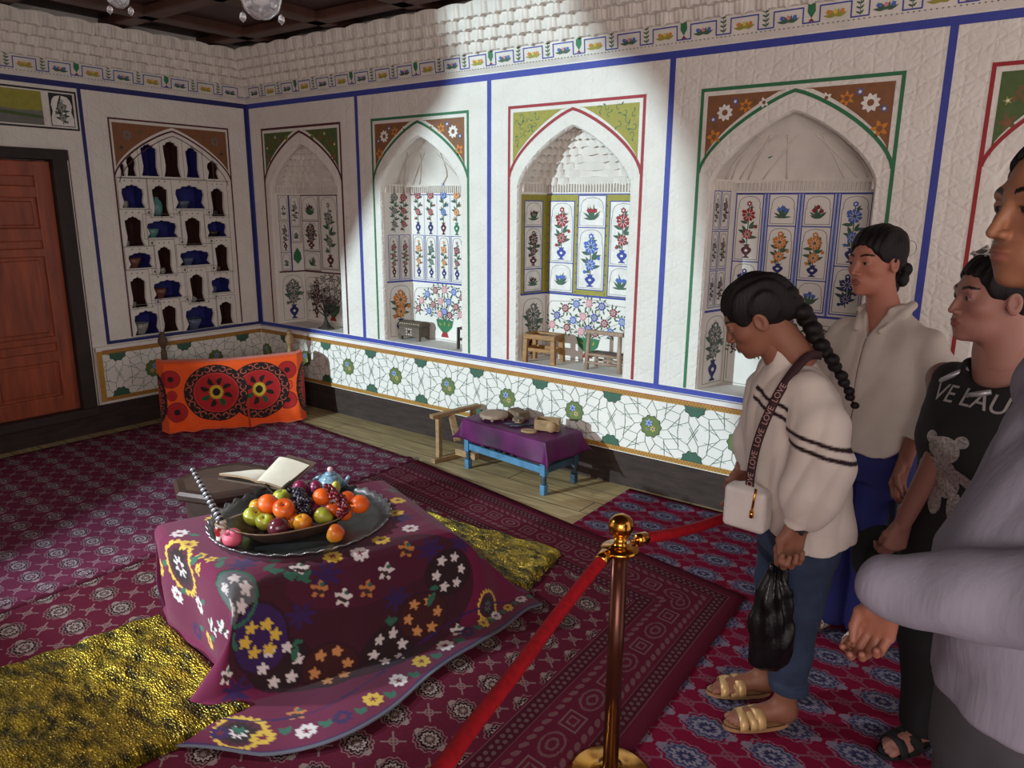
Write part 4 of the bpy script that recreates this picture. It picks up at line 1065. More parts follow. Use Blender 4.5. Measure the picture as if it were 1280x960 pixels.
hz = (q-sl_[5])                                                           # fabric distance below the top edge
y_ = .49-hz
d = Dye(sm, y_, ORG)
def medallion(cx, cy, R=.228):
    d.disc(cx, cy, R*.98, R*.98, BLK); 
    for k in range(11):
        a = 2*PI*k/11; x, y = cx+.83*R*math.cos(a), cy+.83*R*math.sin(a)
        for sg in (-1, 1):
            xx, yy = x-sg*.026*math.sin(a), y+sg*.026*math.cos(a); r, an = d.rad(xx, yy, .023, .023)
            d.put((r > .72) & (r < 1.02) & (np.cos(an-a-sg*1.2) < .75), PNK)
    d.disc(cx, cy, R*.69, R*.69, (206, 62, 50)); d.disc(cx, cy, R*.665, R*.665, REDD)
    for k in range(8):
        a = 2*PI*k/8+.4; d.leaf(cx+.05*math.cos(a), cy+.055*math.sin(a), .068, .036, a, BLK if k not in (4, 6) else (16, 82, 44))
    d.flower(cx, cy, .052, .058, (206, 178, 50), 22, .18); d.disc(cx, cy, .027, .03, BLK)
for (x, y, r) in ((.09, .40, .062), (.115, .15, .068), (.915, .41, .066), (.905, .17, .066)):
    d.disc(x, y, r*1.07, r*1.1, BLK); d.disc(x, y, r, r*1.03, REDD); d.disc(x, y, r*.32, r*.34, BLK)
for x, y in ((.09, .275), (.915, .29)): d.disc(x, y, .036, .04, REDD); d.disc(x, y, .026, .03, ORG if x > .5 else (170, 40, 40)); d.disc(x, y, .018, .02, REDD)
for sgx, x0 in ((1, -.03), (-1, 1.06)):
    d.ring(x0, .25, .04, .085, 2.4, BLK); d.disc(x0, .25, .05, .11, REDD)
    for k in range(8): r, an = d.rad(x0+sgx*.052*math.sin(.3+k*.35), .25+.15*math.cos(.3+k*.35), .016, .016); d.put((r > .6) & (r < 1), PNK)
medallion(.70, .275); d.put((sm > .60) & (sm < .618) & (y_ < .2), (170, 48, 14)); medallion(.395, .28)
M_ORG = attr_mat('orange_suzani', .7, .25, 300, .15)
o = mesh_np('cradle_cover', Pc.reshape(-1, 3), grid_faces(nu, nv), [M_ORG], color=d.C.reshape(-1, 3)); fix_normals(o)
so = o.modifiers.new('thickness', 'SOLIDIFY'); so.thickness = .003
tag(o, 'bright orange cloth with two black-ringed red medallions hung over the corner cradle', 'cloth')

# ---- blue bench by the wall with a purple cloth and wooden things on it
BR = math.atan2(-.08, .68)
bt = thing('side_table', 'low blue-painted table with turned legs under a purple cloth', 'table', (2.985, -.245, 0), BR)
m = MB(); m.box((0, 0, .318), (.70, .32, .022), M_BLUEDARK, bev=.003); m.build('tabletop', bt)
for sx in (-.325, .325):
    for sy in (-.14, .14):
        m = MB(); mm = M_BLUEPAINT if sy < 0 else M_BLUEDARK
        m.box((sx, sy, .2125), (.038, .038, .19), mm, bev=.003)
        m.lathe([(.012, .118), (.018, .11), (.012, .10), (.017, .09), (.011, .08), (.018, .07), (.014, .062)], M_BLUEDARK, (sx, sy, 0), 14); m.box((sx, sy, .031), (.036, .036, .062), mm, bev=.004); m.build('leg', bt)
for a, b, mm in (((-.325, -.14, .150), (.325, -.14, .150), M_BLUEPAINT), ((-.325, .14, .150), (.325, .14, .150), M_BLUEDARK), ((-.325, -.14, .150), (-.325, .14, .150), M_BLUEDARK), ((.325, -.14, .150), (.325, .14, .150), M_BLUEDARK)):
    m = MB(); m.bar(a, b, .02, .042, mm, bev=.003); m.build('rail', bt)
def hang_cloth(name, label, cat, cx, cy, rz, W, D, zt, drop, m, folds_=None, parent=None):
    """rectangular cloth laid over a rectangular top: hanging edges flare at the corners"""
    nu, nv = 90, 60; ov = drop; A = np.linspace(-W/2-ov, W/2+ov, nu)[:, None]*np.ones((1, nv)); B = np.linspace(-D/2-ov, D/2+ov, nv)[None, :]*np.ones((nu, 1))
    ex = np.maximum(np.abs(A)-W/2, 0); ey = np.maximum(np.abs(B)-D/2, 0)
    hx, hy = np.minimum(1, ex/ov), np.minimum(1, ey/ov)
    sp = .16*ov*(hx+hy)+.42*ov*hx*hy
    x = np.sign(A)*(np.minimum(np.abs(A), W/2)+np.where(ex > 0, .004+.16*ex+.36*ex*hy, 0)); y = np.sign(B)*(np.minimum(np.abs(B), D/2)+np.where(ey > 0, .004+.16*ey+.36*ey*hx, 0))
    dd = (ex**4+ey**4)**.25*(1-.05*hx*hy); z = zt-dd*.98
    x = x+np.where(ex > 0, .010*hx*np.sin(B*22), 0); y = y+np.where(ey > 0, .008*hy*np.sin(A*15+1), 0)
    c, s = math.cos(rz), math.sin(rz)
    P = np.stack([cx+c*x-s*y, cy+s*x+c*y, z], -1)
    o = mesh_np(name, P.reshape(-1, 3), grid_faces(nu, nv), [m]); fix_normals(o); so = o.modifiers.new('thickness', 'SOLIDIFY'); so.thickness = .003; so.offset = 0
    return tag(o, label, cat)
M_PURP = mat('purple_satin', (76, 16, 66), .5, var=.6, scale=5, bump=.15, bscale=14, spec=.3)
hang_cloth('tablecloth', 'purple satin cloth hanging over the blue side table', 'tablecloth', 2.985, -.245, BR, .70, .32, .3335, .13, M_PURP)
def btp(u, v, z=.336): c, s = math.cos(BR), math.sin(BR); return Vector((2.985+c*u-s*v, -.245+s*u+c*v, z))
r_ = thing('bread_board', 'round carved wooden board on short feet on the purple cloth', 'board', btp(-.20, -.03, .336))
m = MB(); m.lathe([(.085, .014), (.092, .018), (.092, .034), (.086, .038), (.05, .036), (0, .036)], M_GREYWOOD, (0, 0, 0), 32); m.build('board', r_)
for k in range(6): m = MB(); m.lathe([(.008, 0), (.011, .006), (.007, .014), (.012, .022)], M_GREYWOOD, (.07*math.cos(k*1.047), .07*math.sin(k*1.047), 0), 10); m.build('foot', r_)
m = MB(); m.box((0, 0, .026), (.13, .085, .052), M_CARVED, bev=.005)
for k in range(5): m.box((-.052+.026*k, 0, .053), (.014, .07, .004), M_CARVED, bev=.001)
o = m.build('carved_block'); o.location = btp(-.10, .09); o.rotation_euler = (0, 0, -.35); tag(o, 'carved grey-brown wooden block at the back of the purple cloth', 'block')
st = thing('bread_stamp', 'small scalloped wooden stamp in the middle of the purple cloth', 'stamp', btp(-.02, .005), 0)
m = MB(); pts = [((.035+.004*math.cos(k*PI/2*1.0))*math.cos(2*PI*k/32), (.035+.004*math.cos(k*PI/2))*math.sin(2*PI*k/32)) for k in range(32)]; m.prism(pts, .016, .034, M_CARVED); m.build('head', st)
m = MB(); m.lathe([(.02, 0), (.024, .006), (.017, .012), (.02, .017)], M_GREYWOOD, (0, 0, 0), 16); m.build('base', st)
M_BLACKW = mat('black_wood', (34, 28, 40), .5)
for k, (u0, v0, u1, v1) in enumerate(((-.06, -.09, .04, -.02), (.0, -.095, .085, -.01), (.03, -.075, .10, .03))):
    m = MB(); m.tube([btp(u0, v0, .344), btp((u0+u1)/2, (v0+v1)/2, .346), btp(u1, v1, .344)], [.006, .007, .005], M_BLACKW, 10)
    o = m.build('rod'); tag(o, ['thin dark rod nearest the round board on the purple cloth', 'thin dark rod between two others on the purple cloth', 'thin dark rod nearest the open wooden box'][k], 'rod', 'dark rods on the purple cloth')
bx = thing('open_box', 'open pale wooden box at the right end of the purple cloth', 'box', btp(.20, .03), -.12+.55)
for c, s_ in (((0, -.042, .038), (.15, .008, .062)), ((0, .042, .038), (.15, .008, .062)), ((-.071, 0, .038), (.008, .08, .062)), ((.071, 0, .038), (.008, .08, .062))):
    m = MB(); m.box(c, s_, M_PALEWOOD, bev=.0015); m.build('side', bx)
m = MB(); m.box((0, 0, .008), (.148, .088, .010), M_PALEWOOD); m.build('bottom', bx)
m = MB(); m.lathe([(0, -.008), (.03, -.008), (.032, 0), (.03, .008), (0, .008)], M_PALEWOOD, (.03, -.056, .032), 24, axis=(0, 1, 0)); m.build('wheel', bx)
m = MB(); m.prism([(.05*math.cos(k*PI/8), .03*math.sin(k*PI/8)) for k in range(16)], 0, .012, M_PALEWOOD); o = m.build('wooden_disc'); o.location = btp(.15, -.085); o.rotation_euler = (0, 0, .3); tag(o, 'flat oval wooden disc before the open box', 'disc')

# ---- wooden frame (cotton gin stand) left of the blue table
gf = thing('gin_frame', 'pale wooden frame of posts and a slanting plank left of the blue table', 'frame', (2.44, -.22, 0))
def part(name, parent, m, bars):
    mb = MB()
    for a, b, w, h in bars: mb.bar(a, b, w, h, m, bev=.003)
    return mb.build(name, parent)
part('post', gf, M_PALEWOOD, [((-.035, -.14, .028), (-.035, -.14, .30), .03, .034)])
part('post', gf, M_PALEWOOD, [((.05, .11, .028), (.05, .11, .315), .03, .034)])
part('crossbar', gf, M_PALEWOOD, [((-.045, -.20, .315), (.06, .16, .335), .045, .026)])
part('foot', gf, M_PALEWOOD, [((-.035, -.20, .016), (.05, .16, .016), .04, .03)])
part('beam', gf, M_PALEWOOD, [((.02, -.02, .05), (.20, -.03, .05), .045, .045)])
part('plank', gf, M_PALEWOOD, [((-.01, -.05, .33), (.13, -.14, .17), .045, .016)])
m = MB()
for k in range(3): m.lathe([(.006, 0), (.018, .012), (.01, .03), (.018, .045), (.006, .06)], M_OLDWOOD, (.10+.05*k, .03, .07), 12)
m.build('roller', gf)

# ---- octagonal stool behind the table cover
os_ = thing('octagonal_stool', 'dark brown octagonal stool behind the fruit tray', 'stool', (2.40, -1.905, .014), .35)
def octo(r, ph=PI/8): return [(r*math.cos(2*PI*k/8+ph), r*math.sin(2*PI*k/8+ph)) for k in range(8)]
m = MB()
for r0, r1, z0, z1 in ((.235, .25, .27, .285), (.25, .25, .285, .305), (.25, .235, .305, .318)):
    a, b = octo(r0), octo(r1); m.add([(x, y, z0) for x, y in a]+[(x, y, z1) for x, y in b], [(i, (i+1) % 8, 8+(i+1) % 8, 8+i) for i in range(8)], M_DKBROWN)
m.add([(x, y, .318) for x, y in octo(.235)], [tuple(range(8))], M_DKBROWN); m.add([(x, y, .27) for x, y in octo(.235)], [tuple(range(8))[::-1]], M_DKBROWN)
m.add([(x, y, .3185) for x, y in octo(.20)], [tuple(range(8))], mat('leather_stool_top', (76, 60, 52), .4, var=.2)); m.build('top', os_)
m = MB(); m.prism(octo(.20), .0, .27, M_DKBROWN); m.prism(octo(.215), 0, .03, M_DKBROWN); m.build('body', os_)

# ---- tray and what lies on it
ZT = .4145
def tp(px, py, z): return on(px, py, 2, z)
tc_ = Vector((3.275, -2.115, 0)); TR = .352
M_TIN = mat('tinned_copper', (112, 116, 116), .32, .85, var=.35, scale=7, bump=.1)
M_TINE = mat('tinned_copper_edge', (150, 150, 152), .3, .85, var=.2)
N = 240; rings = [(0, .004), (.2, .004), (.30, .004), (.318, .006), (.335, .018), (.345, .028), (.352, .030), (.354, .027), (.347, .021), (.337, .009), (.32, .0), (0, 0)]
a = np.linspace(0, 2*PI, N, endpoint=False); P = []
for i, (r, z) in enumerate(rings):
    w = np.clip((r-.32)/.03, 0, 1); sc = np.sin(a*40); P.append(np.stack([(r+.005*w*sc)*np.cos(a), (r+.005*w*sc)*np.sin(a), z+.005*w*sc], -1))
P = np.array(P).transpose(1, 0, 2)
mi = np.where((np.arange(len(rings)-1) >= 4) & (np.arange(len(rings)-1) <= 7), 1, 0); mi = np.tile(mi, N)
o = mesh_np('tray', P.reshape(-1, 3), grid_faces(N, len(rings), True), [M_TIN, M_TINE], mi); o.location = (tc_.x, tc_.y, ZT); fix_normals(o)
tag(o, 'round grey metal tray with a wavy rim on the flowered cover', 'tray')
# boat-shaped wooden dish
bang = ang-.04; bc = Vector(tp(366, 655, .45)); bc = Vector((bc.x, bc.y, ZT+.005))
dish = thing('fruit_dish', 'dark boat-shaped wooden dish with looped ends holding the fruit', 'dish', bc, bang)
N = 96; a = np.linspace(0, 2*PI, N, endpoint=False); ca, sa = np.cos(a), np.sin(a); HL, HW = .215, .135
prof_ = [(0, .0), (.55, .0), (.72, .008), (.9, .04), (1.0, .062), (1.03, .066), (1.02, .060), (.93, .044), (.74, .016), (.5, .008), (0, .008)]
P = []
for k, (r, z) in enumerate(prof_):
    rx = HL*r*(1+.12*np.abs(ca)**6*(r > .8)); zz = z+.018*(r > .85)*np.abs(ca)**4; fl = .003*np.sin(a*30)*(k in (6, 7, 8))
    P.append(np.stack([(rx+fl)*np.sign(ca)*np.abs(ca)**.75, HW*r*np.sign(sa)*np.abs(sa)**.85, zz+0*a], -1))
P = np.array(P).transpose(1, 0, 2)
M_DISH = mat('dark_dish_wood', (58, 40, 32), .45, var=.35, scale=14, bump=.2); M_RIM = mat('worn_dish_rim', (128, 104, 84), .5, var=.3)
mi = np.tile(np.where((np.arange(len(prof_)-1) >= 4) & (np.arange(len(prof_)-1) <= 5), 1, 0), N)
o = mesh_np('bowl', P.reshape(-1, 3), grid_faces(N, len(prof_), True), [M_DISH, M_RIM], mi, parent=dish); fix_normals(o)
for sg in (-1, 1):
    m = MB(); m.tube([(sg*(.245+.03*math.sin(PI*k/10)), -.04+.08*k/10, .082+.006*math.sin(PI*k/10)) for k in range(11)], .006, M_RIM, 8); m.build('handle', dish)
def fruit_mat(name, c1, c2, sc=6., rough=.32, grad=None):
    m, nt, b = new_mat(name); X.nt = nt; tc = nt.nodes.new('ShaderNodeTexCoord'); n = nt.nodes.new('ShaderNodeTexNoise'); n.inputs['Scale'].default_value = sc*4; n.inputs['Detail'].default_value = 3
    nt.links.new(tc.outputs['Object'], n.inputs['Vector']); f = X(n.outputs[0])*1.6-.3
    if grad:
        s = nt.nodes.new('ShaderNodeSeparateXYZ'); nt.links.new(tc.outputs['Object'], s.inputs[0]); f = f*.5+X(s.outputs[0])*grad[0]+X(s.outputs[1])*grad[1]+X(s.outputs[2])*grad[2]+.25
    nt.links.new(xmix(f.max(0.).min(1.), srgb(*c1), srgb(*c2)), b.inputs['Base Color']); b.inputs['Roughness'].default_value = rough
    n2 = nt.nodes.new('ShaderNodeTexNoise'); n2.inputs['Scale'].default_value = 220; nt.links.new(tc.outputs['Object'], n2.inputs['Vector'])
    bp = nt.nodes.new('ShaderNodeBump'); bp.inputs['Strength'].default_value = .12; bp.inputs['Distance'].default_value = .001; nt.links.new(n2.outputs[0], bp.inputs['Height']); nt.links.new(bp.outputs[0], b.inputs['Normal'])
    return m
FM = dict(orange=fruit_mat('orange_peel', (214, 78, 14), (228, 104, 22), 3, .42), green=fruit_mat('green_apple_skin', (150, 160, 48), (178, 176, 66), 2, .3), red=fruit_mat('red_apple_skin', (196, 54, 24), (206, 108, 36), 3, .3),
          blush=fruit_mat('blushed_yellow_skin', (212, 160, 40), (200, 62, 24), 2, .3, (9, 9, -6)), plum=fruit_mat('maroon_skin', (70, 22, 36), (96, 36, 46), 3, .22), pink=fruit_mat('pink_skin', (206, 96, 118), (196, 74, 98), 3, .5),
          rose=fruit_mat('rosy_plum_skin', (130, 30, 62), (104, 30, 70), 3, .3), lemon=fruit_mat('yellow_pear_skin', (196, 186, 74), (176, 170, 60), 3, .35), dark=mat('dark_stem', (52, 36, 24), .7))
def fruit(name, label, px, py, z, r, m, kind, axis=(0, 0, 1), group='fruit heaped in the boat-shaped dish', c=None):
    c = Vector(c) if c is not None else Vector(tp(px, py, z)); mb = MB()
    if kind == 'apple': pr = [(0, -.72), (.25, -.84), (.5, -.82), (.8, -.5), (1, 0), (1.0, .3), (.85, .66), (.55, .86), (.28, .84), (.1, .70), (0, .62)]
    elif kind == 'orange': pr = [(math.cos(t)*1., math.sin(t)*.94) for t in np.linspace(-PI/2, PI/2, 15)]
    elif kind == 'pear': pr = [(0, -.85), (.4, -.9), (.8, -.6), (.98, -.1), (.86, .4), (.6, .85), (.42, 1.15), (.25, 1.3), (0, 1.33)]
    elif kind == 'peach': pr = [(0, -.9), (.45, -.84), (.85, -.5), (1, 0), (.9, .5), (.6, .84), (.3, .9), (.1, .8), (0, .74)]
    else: pr = [(math.cos(t), math.sin(t)*1.08) for t in np.linspace(-PI/2, PI/2, 13)]
    # smooth the profile
    pr = np.array(pr, float); tq = np.linspace(0, len(pr)-1, 26); pr = np.stack([np.interp(tq, np.arange(len(pr)), pr[:, k]) for k in (0, 1)], 1)
    for _ in range(2): pr[1:-1] = (pr[:-2]+2*pr[1:-1]+pr[2:])/4
    r *= 1.14; mb.lathe([(max(0, a*r), b*r) for a, b in pr], FM[m], (0, 0, 0), 28)
    o = mb.build(name); o.location = c; o.rotation_euler = Vector((0, 0, 1)).rotation_difference(Vector(axis).normalized()).to_euler(); tag(o, label, kind if kind in ('apple', 'orange', 'pear') else name, group)
    if kind in ('apple', 'pear', 'peach'):
        s = MB(); zt = {'apple': .62, 'pear': 1.3, 'peach': .74}[kind]*r; s.tube([(0, 0, zt-.003), (.001, 0, zt+.006), (.003, .001, zt+.013)], .0016, FM['dark'], 6); s.build('stem', o)
    return o
E3 = Vector((E1[0], E1[1], 0)); F3 = Vector((E2[0], E2[1], 0))
z1, z2 = .463, .515
fruit('orange', 'orange at the left top of the heap in the dish', 334.8, 630.2, .522, .0365, 'orange', 'orange')
fruit('apple', 'red-orange apple on top between the orange and the dark grapes', 355, 637, .515, .037, 'red', 'apple', (.4, -.3, .8))
fruit('apple', 'green apple at the left end of the dish', 315.4, 646.5, .468, .034, 'green', 'apple', (.5, .2, .7))
fruit('apple', 'yellow-green apple behind the maroon fruit', 331.5, 652.6, .464, .031, 'green', 'apple', (.2, -.4, .8))
fruit('pomegranate', 'glossy maroon fruit at the front rim of the dish', 348.5, 659.5, .474, .034, 'plum', 'round', (E3.x, E3.y, .1))
fruit('peach', 'yellow peach with an orange blush at the front rim', 378, 654.3, .470, .033, 'blush', 'peach', (.1, -.2, 1))
fruit('pear', 'green pear lying at the front right of the heap', 402.5, 644.5, .474, .030, 'green', 'pear', (.75, .35, -.25))
fruit('orange', 'half-hidden orange behind the green pear', 402, 621, .520, .032, 'orange', 'orange')
fruit('apple', 'red apple mostly hidden behind the green pear', 415.5, 637, .476, .028, 'red', 'apple')
fruit('orange', 'orange at the far right tucked behind another', 434, 623, .500, .028, 'orange', 'orange')
fruit('orange', 'orange at the right end of the dish', 449.6, 630.2, .492, .0345, 'orange', 'orange')
fruit('plum', 'rosy plum behind the dark grapes near the open book', 375.4, 611, .512, .030, 'rose', 'round')
fruit('plum', 'purple plum beside the white cup', 394.7, 609, .515, .024, 'rose', 'round')
fruit('pear', 'small yellow pear against the teapot', 419, 610, .505, .021, 'lemon', 'pear', (.2, .1, .9))
fruit('apple', 'yellow and red apple lying alone on the tray before the dish', 420, 667, ZT+.0385, .031, 'blush', 'apple', (-.75, -.45, .25), 'fruit on the tray outside the dish')
fruit('apple', 'dull pink dented apple at the left edge of the tray', 291, 673, ZT+.038, .032, 'pink', 'apple', (.1, -.45, .85), 'fruit on the tray outside the dish')
fruit('apple', 'dark red apple low in the middle of the dish', 366, 650, .462, .032, 'red', 'apple')
fruit('peach', 'yellow peach low at the back left of the dish', 322, 634, .470, .030, 'blush', 'peach')
fruit('plum', 'rosy plum low behind the green pear', 391, 637, .472, .029, 'rose', 'round')
fruit('apple', 'green apple low at the back behind the oranges', 352, 622, .478, .031, 'green', 'apple')
fruit('orange', 'orange low at the right beneath the red grapes', 430, 641, .468, .030, 'orange', 'orange')
def bunch(label, pts, r, m, seed, nn):
    rng = random.Random(seed); mb = MB(); g = thing('grape_bunch', label, 'grapes', pts[0])
    P0 = Vector(pts[0]); made = []
    for k in range(nn):
        t = k/(nn-1)*(len(pts)-1); i = min(int(t), len(pts)-2); c = Vector(pts[i]).lerp(Vector(pts[i+1]), t-i)
        c = c+Vector((rng.uniform(-1, 1), rng.uniform(-1, 1), rng.uniform(-.7, .9)))*r*1.5-P0
        b = MB(); b.ico((0, 0, 0), r*rng.uniform(.85, 1.1), m, 2, (1, 1, 1.15)); o = b.build('grape', g); o.location = c; o.rotation_euler = (rng.uniform(-1, 1), rng.uniform(-1, 1), 0)
    s = MB(); s.tube([Vector(p)-P0+Vector((0, 0, r*.4)) for p in pts], .002, FM['dark'], 6); s.build('stalk', g)
M_GDARK = mat('black_grape_skin', (26, 16, 30), .3, var=.3); M_GRED = mat('red_grape_skin', (92, 10, 24), .25, var=.25)
bunch('dark purple grapes piled in the middle of the dish', [tp(366, 614, .535), tp(378, 621, .530), tp(382, 633, .51), tp(380, 641, .495)], .0125, M_GDARK, 3, 60)
bunch('red grapes trailing between the oranges', [tp(410, 611, .545), tp(420, 619, .538), tp(428, 630, .52), tp(430, 640, .50), tp(424, 643, .495)], .010, M_GRED, 5, 44)

# ---- white vase with a banded neck leaning at the tray's left
vb = Vector(tp(278.5, 678, ZT+.006)); vz = vb+Vector((0, 0, 0)); tipd = at(240, 586, (vb-CAM).dot(CF)+.03)
M_PORC = mat('white_porcelain', (206, 198, 192), .25, var=.05); M_REDP = mat('red_glaze', (150, 24, 34), .3); M_SILV = mat('silver_bands', (170, 168, 172), .35, .5, var=.2); M_BLK = mat('black_bands', (26, 24, 30), .5)
vs = thing('banded_flask', 'white flask with red marks and a long black-and-silver banded neck', 'flask', vz)
m = MB(); m.lathe([(.018, 0), (.022, .003), (.024, .02), (.023, .05), (.02, .075), (.017, .088), (.0, .09)], M_PORC, (0, 0, 0), 24)
m.build('body', vs)
m = MB()
for a0, zz, r in ((-2.2, .03, .013), (-1.2, .045, .012), (-.4, .022, .012), (-1.7, .058, .008), (-.9, .062, .008)):
    d_ = Vector((math.cos(a0), math.sin(a0), 0)); mb_ = [d_*.0245+Vector((-d_.y, d_.x, 0))*r*math.cos(k*PI/5)+Vector((0, 0, zz+r*math.sin(k*PI/5))) for k in range(10)]; m.add([p+d_*.0006 for p in mb_], [tuple(range(10))], M_REDP)
m.build('red_marks', vs)
m = MB(); A, B = Vector((0, 0, .086)), tipd-vz; nb = 26
for k in range(nb):
    t0, t1 = k/nb, (k+1)/nb; r0 = .0135-.006*t0; m.tube([A.lerp(B, t0), A.lerp(B, (t0+t1)/2), A.lerp(B, t1)], [r0, r0*1.12 if k % 2 else r0*.96, r0], M_SILV if k % 2 else M_BLK, 12)
m.build('neck', vs)

# ---- book on its stand, teapot and cup
bk0 = Vector(on(352, 607, 2, .50))
lau = thing('book_stand', 'small dark folding wooden stand beneath the open book', 'stand', Vector((bk0.x-.05, bk0.y+.03, .4165)), .5)
for sg in (-1, 1):
    m = MB(); m.bar((sg*.035, 0, .0), (-sg*.045, 0, .085), .11, .009, M_DKBROWN, up=(1, 0, 0)); m.build('leaf', lau)
def page_corner(px, py, dd): return at(px, py, (bk0-CAM).dot(CF)+dd)
bk = thing('open_book', 'old open book with yellowed pages propped behind the fruit', 'book', bk0)
M_PAGE = mat('old_page', (214, 208, 190), .8, var=.06, scale=14); M_PEDGE = mat('page_edges', (150, 122, 96), .85, var=.3, scale=60, stretch=(1, 1, 8)); M_COVER = mat('brown_leather_cover', (92, 74, 60), .7, var=.25)
def slab(pa, pb, pc, pd, th, mt, me, curl=0.):
    """page block between four corners (near-spine, near-fore, far-fore, far-spine), thickness below"""
    pa, pb, pc, pd = (Vector(p)-bk0 for p in (pa, pb, pc, pd)); n = (pb-pa).cross(pd-pa).normalized()
    if n.z < 0: n = -n
    nu, nv = 14, 4; top = []; 
    for i in range(nu+1):
        s = i/nu; row = []
        for j in range(nv+1): t = j/nv; p = pa.lerp(pb, s).lerp(pd.lerp(pc, s), t)+n*(curl*math.sin(PI*s**.7)); row.append(p)
        top.append(row)
    mb = MB(); T = [p for r in top for p in r]; Bq = [p-n*th for p in T]; W = nv+1
    mb.add(T, [(i*W+j, (i+1)*W+j, (i+1)*W+j+1, i*W+j+1) for i in range(nu) for j in range(nv)], mt, True)
    al = T+Bq; K = len(T); rim = [i*W for i in range(nu+1)]+[nu*W+j for j in range(1, W)]+[i*W+nv for i in range(nu-1, -1, -1)]+[j for j in range(nv-1, 0, -1)]
    mb.add(al, [(rim[k], rim[(k+1) % len(rim)], K+rim[(k+1) % len(rim)], K+rim[k]) for k in range(len(rim))]+[(K+i*W+j, K+i*W+j+1, K+(i+1)*W+j+1, K+(i+1)*W+j) for i in range(nu) for j in range(nv)], me)
    return mb
spn, spf = page_corner(321, 601, .02), page_corner(349, 571, .20)
o = slab(spn, page_corner(353, 609, 0), page_corner(387, 581.5, .17), spf, .012, M_PAGE, M_PEDGE, .006).build('right_pages', bk)
o = slab(spn, page_corner(274, 591.5, .06), page_corner(300, 589, .22), page_corner(336, 589, .14), .010, M_PAGE, M_PEDGE, .008).build('left_pages', bk)
lf, lff = page_corner(274, 594, .05), page_corner(300, 593, .22)
m = slab(page_corner(322, 606, .02), page_corner(356, 613, 0), page_corner(396, 578, .2), page_corner(360, 568, .24), .005, M_COVER, M_COVER); m.build('cover', bk)
m = slab(page_corner(322, 606, .02), page_corner(272, 597.5, .06), lff, page_corner(340, 594, .16), .005, M_COVER, M_COVER); m.build('cover', bk)
M_TEA = mat('blue_white_ceramic', (120, 150, 168), .2, var=.55, scale=46)
tpb = Vector(on(414, 615, 2, .4195)); tpo = thing('teapot', 'small blue and white ceramic teapot with a pink lid knob', 'teapot', tpb)
m = MB(); m.lathe([(.028, 0), (.032, .004), (.046, .02), (.053, .042), (.05, .062), (.036, .078), (.026, .082), (0, .083)], M_TEA, (0, 0, 0), 28); m.build('body', tpo)
m = MB(); m.lathe([(.026, .083), (.022, .091), (.01, .095), (0, .096)], M_TEA, (0, 0, 0), 24); l_ = m.build('lid', tpo)
m = MB(); m.ico((0, 0, .106), .012, mat('pink_knob', (222, 180, 182), .3), 2); m.build('knob', l_)
rt = Vector((CR.x, CR.y, 0)).normalized()
m = MB(); m.tube([rt*.045+Vector((0, 0, .03)), rt*.065+Vector((0, 0, .045)), rt*.075+Vector((0, 0, .066)), rt*.082+Vector((0, 0, .072))], [.013, .010, .008, .009], M_TEA, 12); m.build('spout', tpo)
m = MB(); m.tube([-rt*(.045+.034*math.sin(PI*k/10))+Vector((0, 0, .022+.05*k/10)) for k in range(11)], .0075, M_TEA, 10); m.build('handle', tpo)
m = MB(); m.lathe([(.014, 0), (.018, .003), (.032, .02), (.038, .036), (.036, .037), (.03, .021), (.016, .006), (0, .005)], M_PORC, (0, 0, 0), 28); o = m.build('tea_cup'); o.location = Vector(on(386, 616, 2, .4195))+Vector((-.01, .03, .0)); tag(o, 'small white tea bowl half hidden behind the plums', 'cup')

# ---- rope stand
def stanchion(loc, label):
    t = thing('rope_stand', label, 'stanchion', loc, 0, 'brass rope stands')
    m = MB(); m.lathe([(.125, 0), (.125, .006), (.11, .014), (.06, .022), (.034, .03), (.03, .034), (0, .034)], M_BRASS, (0, 0, 0), 40); m.build('base', t)
    m = MB(); m.lathe([(.023, .03), (.023, .72)], M_POLE, (0, 0, 0), 24); m.build('pole', t)
    m = MB(); m.lathe([(.03, .715), (.05, .722), (.053, .728), (.05, .734), (.026, .738), (.018, .744), (.016, .752), (.022, .762)], M_BRASS, (0, 0, 0), 32)
    m.build('rope_plate', t)
    m = MB(); m.ico((0, 0, .795), .035, M_BRASS, 3); m.build('ball_finial', t)
    return t
S1 = Vector((4.725, -2.153, .0145)); stanchion(S1, 'brass-topped rope stand with a brown pole before the flowered cover')
S2 = Vector(on(1042, 722, 2, .007)); stanchion(S2, 'rope stand almost hidden behind the woman in blue trousers')
def rope(label, pts, r=.0165):
    P = [Vector(p) for p in pts]; t = thing('barrier_rope', label, 'rope', P[0])
    # resample smooth
    def cr(i, u):
        a, b, c, d = P[max(i-1, 0)], P[i], P[i+1], P[min(i+2, len(P)-1)]
        return .5*((2*b)+(c-a)*u+(2*a-5*b+4*c-d)*u*u+(3*b-a-3*c+d)*u**3)
    Q = [cr(i, k/8) for i in range(len(P)-1) for k in range(8)]+[P[-1]]; Q = [q-P[0] for q in Q]
    m = MB(); m.tube(Q, r, M_VELVET, 14); m.build('velvet_rope', t)
    for A, B in ((Q[0], Q[1]), (Q[-1], Q[-2])):
        d_ = (B-A).normalized(); m = MB(); m.tube([A-d_*.012, A-d_*.004, A+d_*.03, A+d_*.034], [r*.7, r*1.12, r*1.15, r*1.02], M_BRASS, 14)
        m.tube([A-d_*.012, A-d_*.03, A-d_*.04], [.006, .006, .003], M_BRASS, 8); m.build('end_cap', t)
    return t
g1 = at(757, 694, 2.00); e1 = at(400, 1090, 1.05)
rope('red velvet barrier rope running down towards the viewer', [g1, at(700, 765, 1.80), at(650, 832, 1.60), at(592, 906, 1.40), at(530, 985, 1.22), e1])
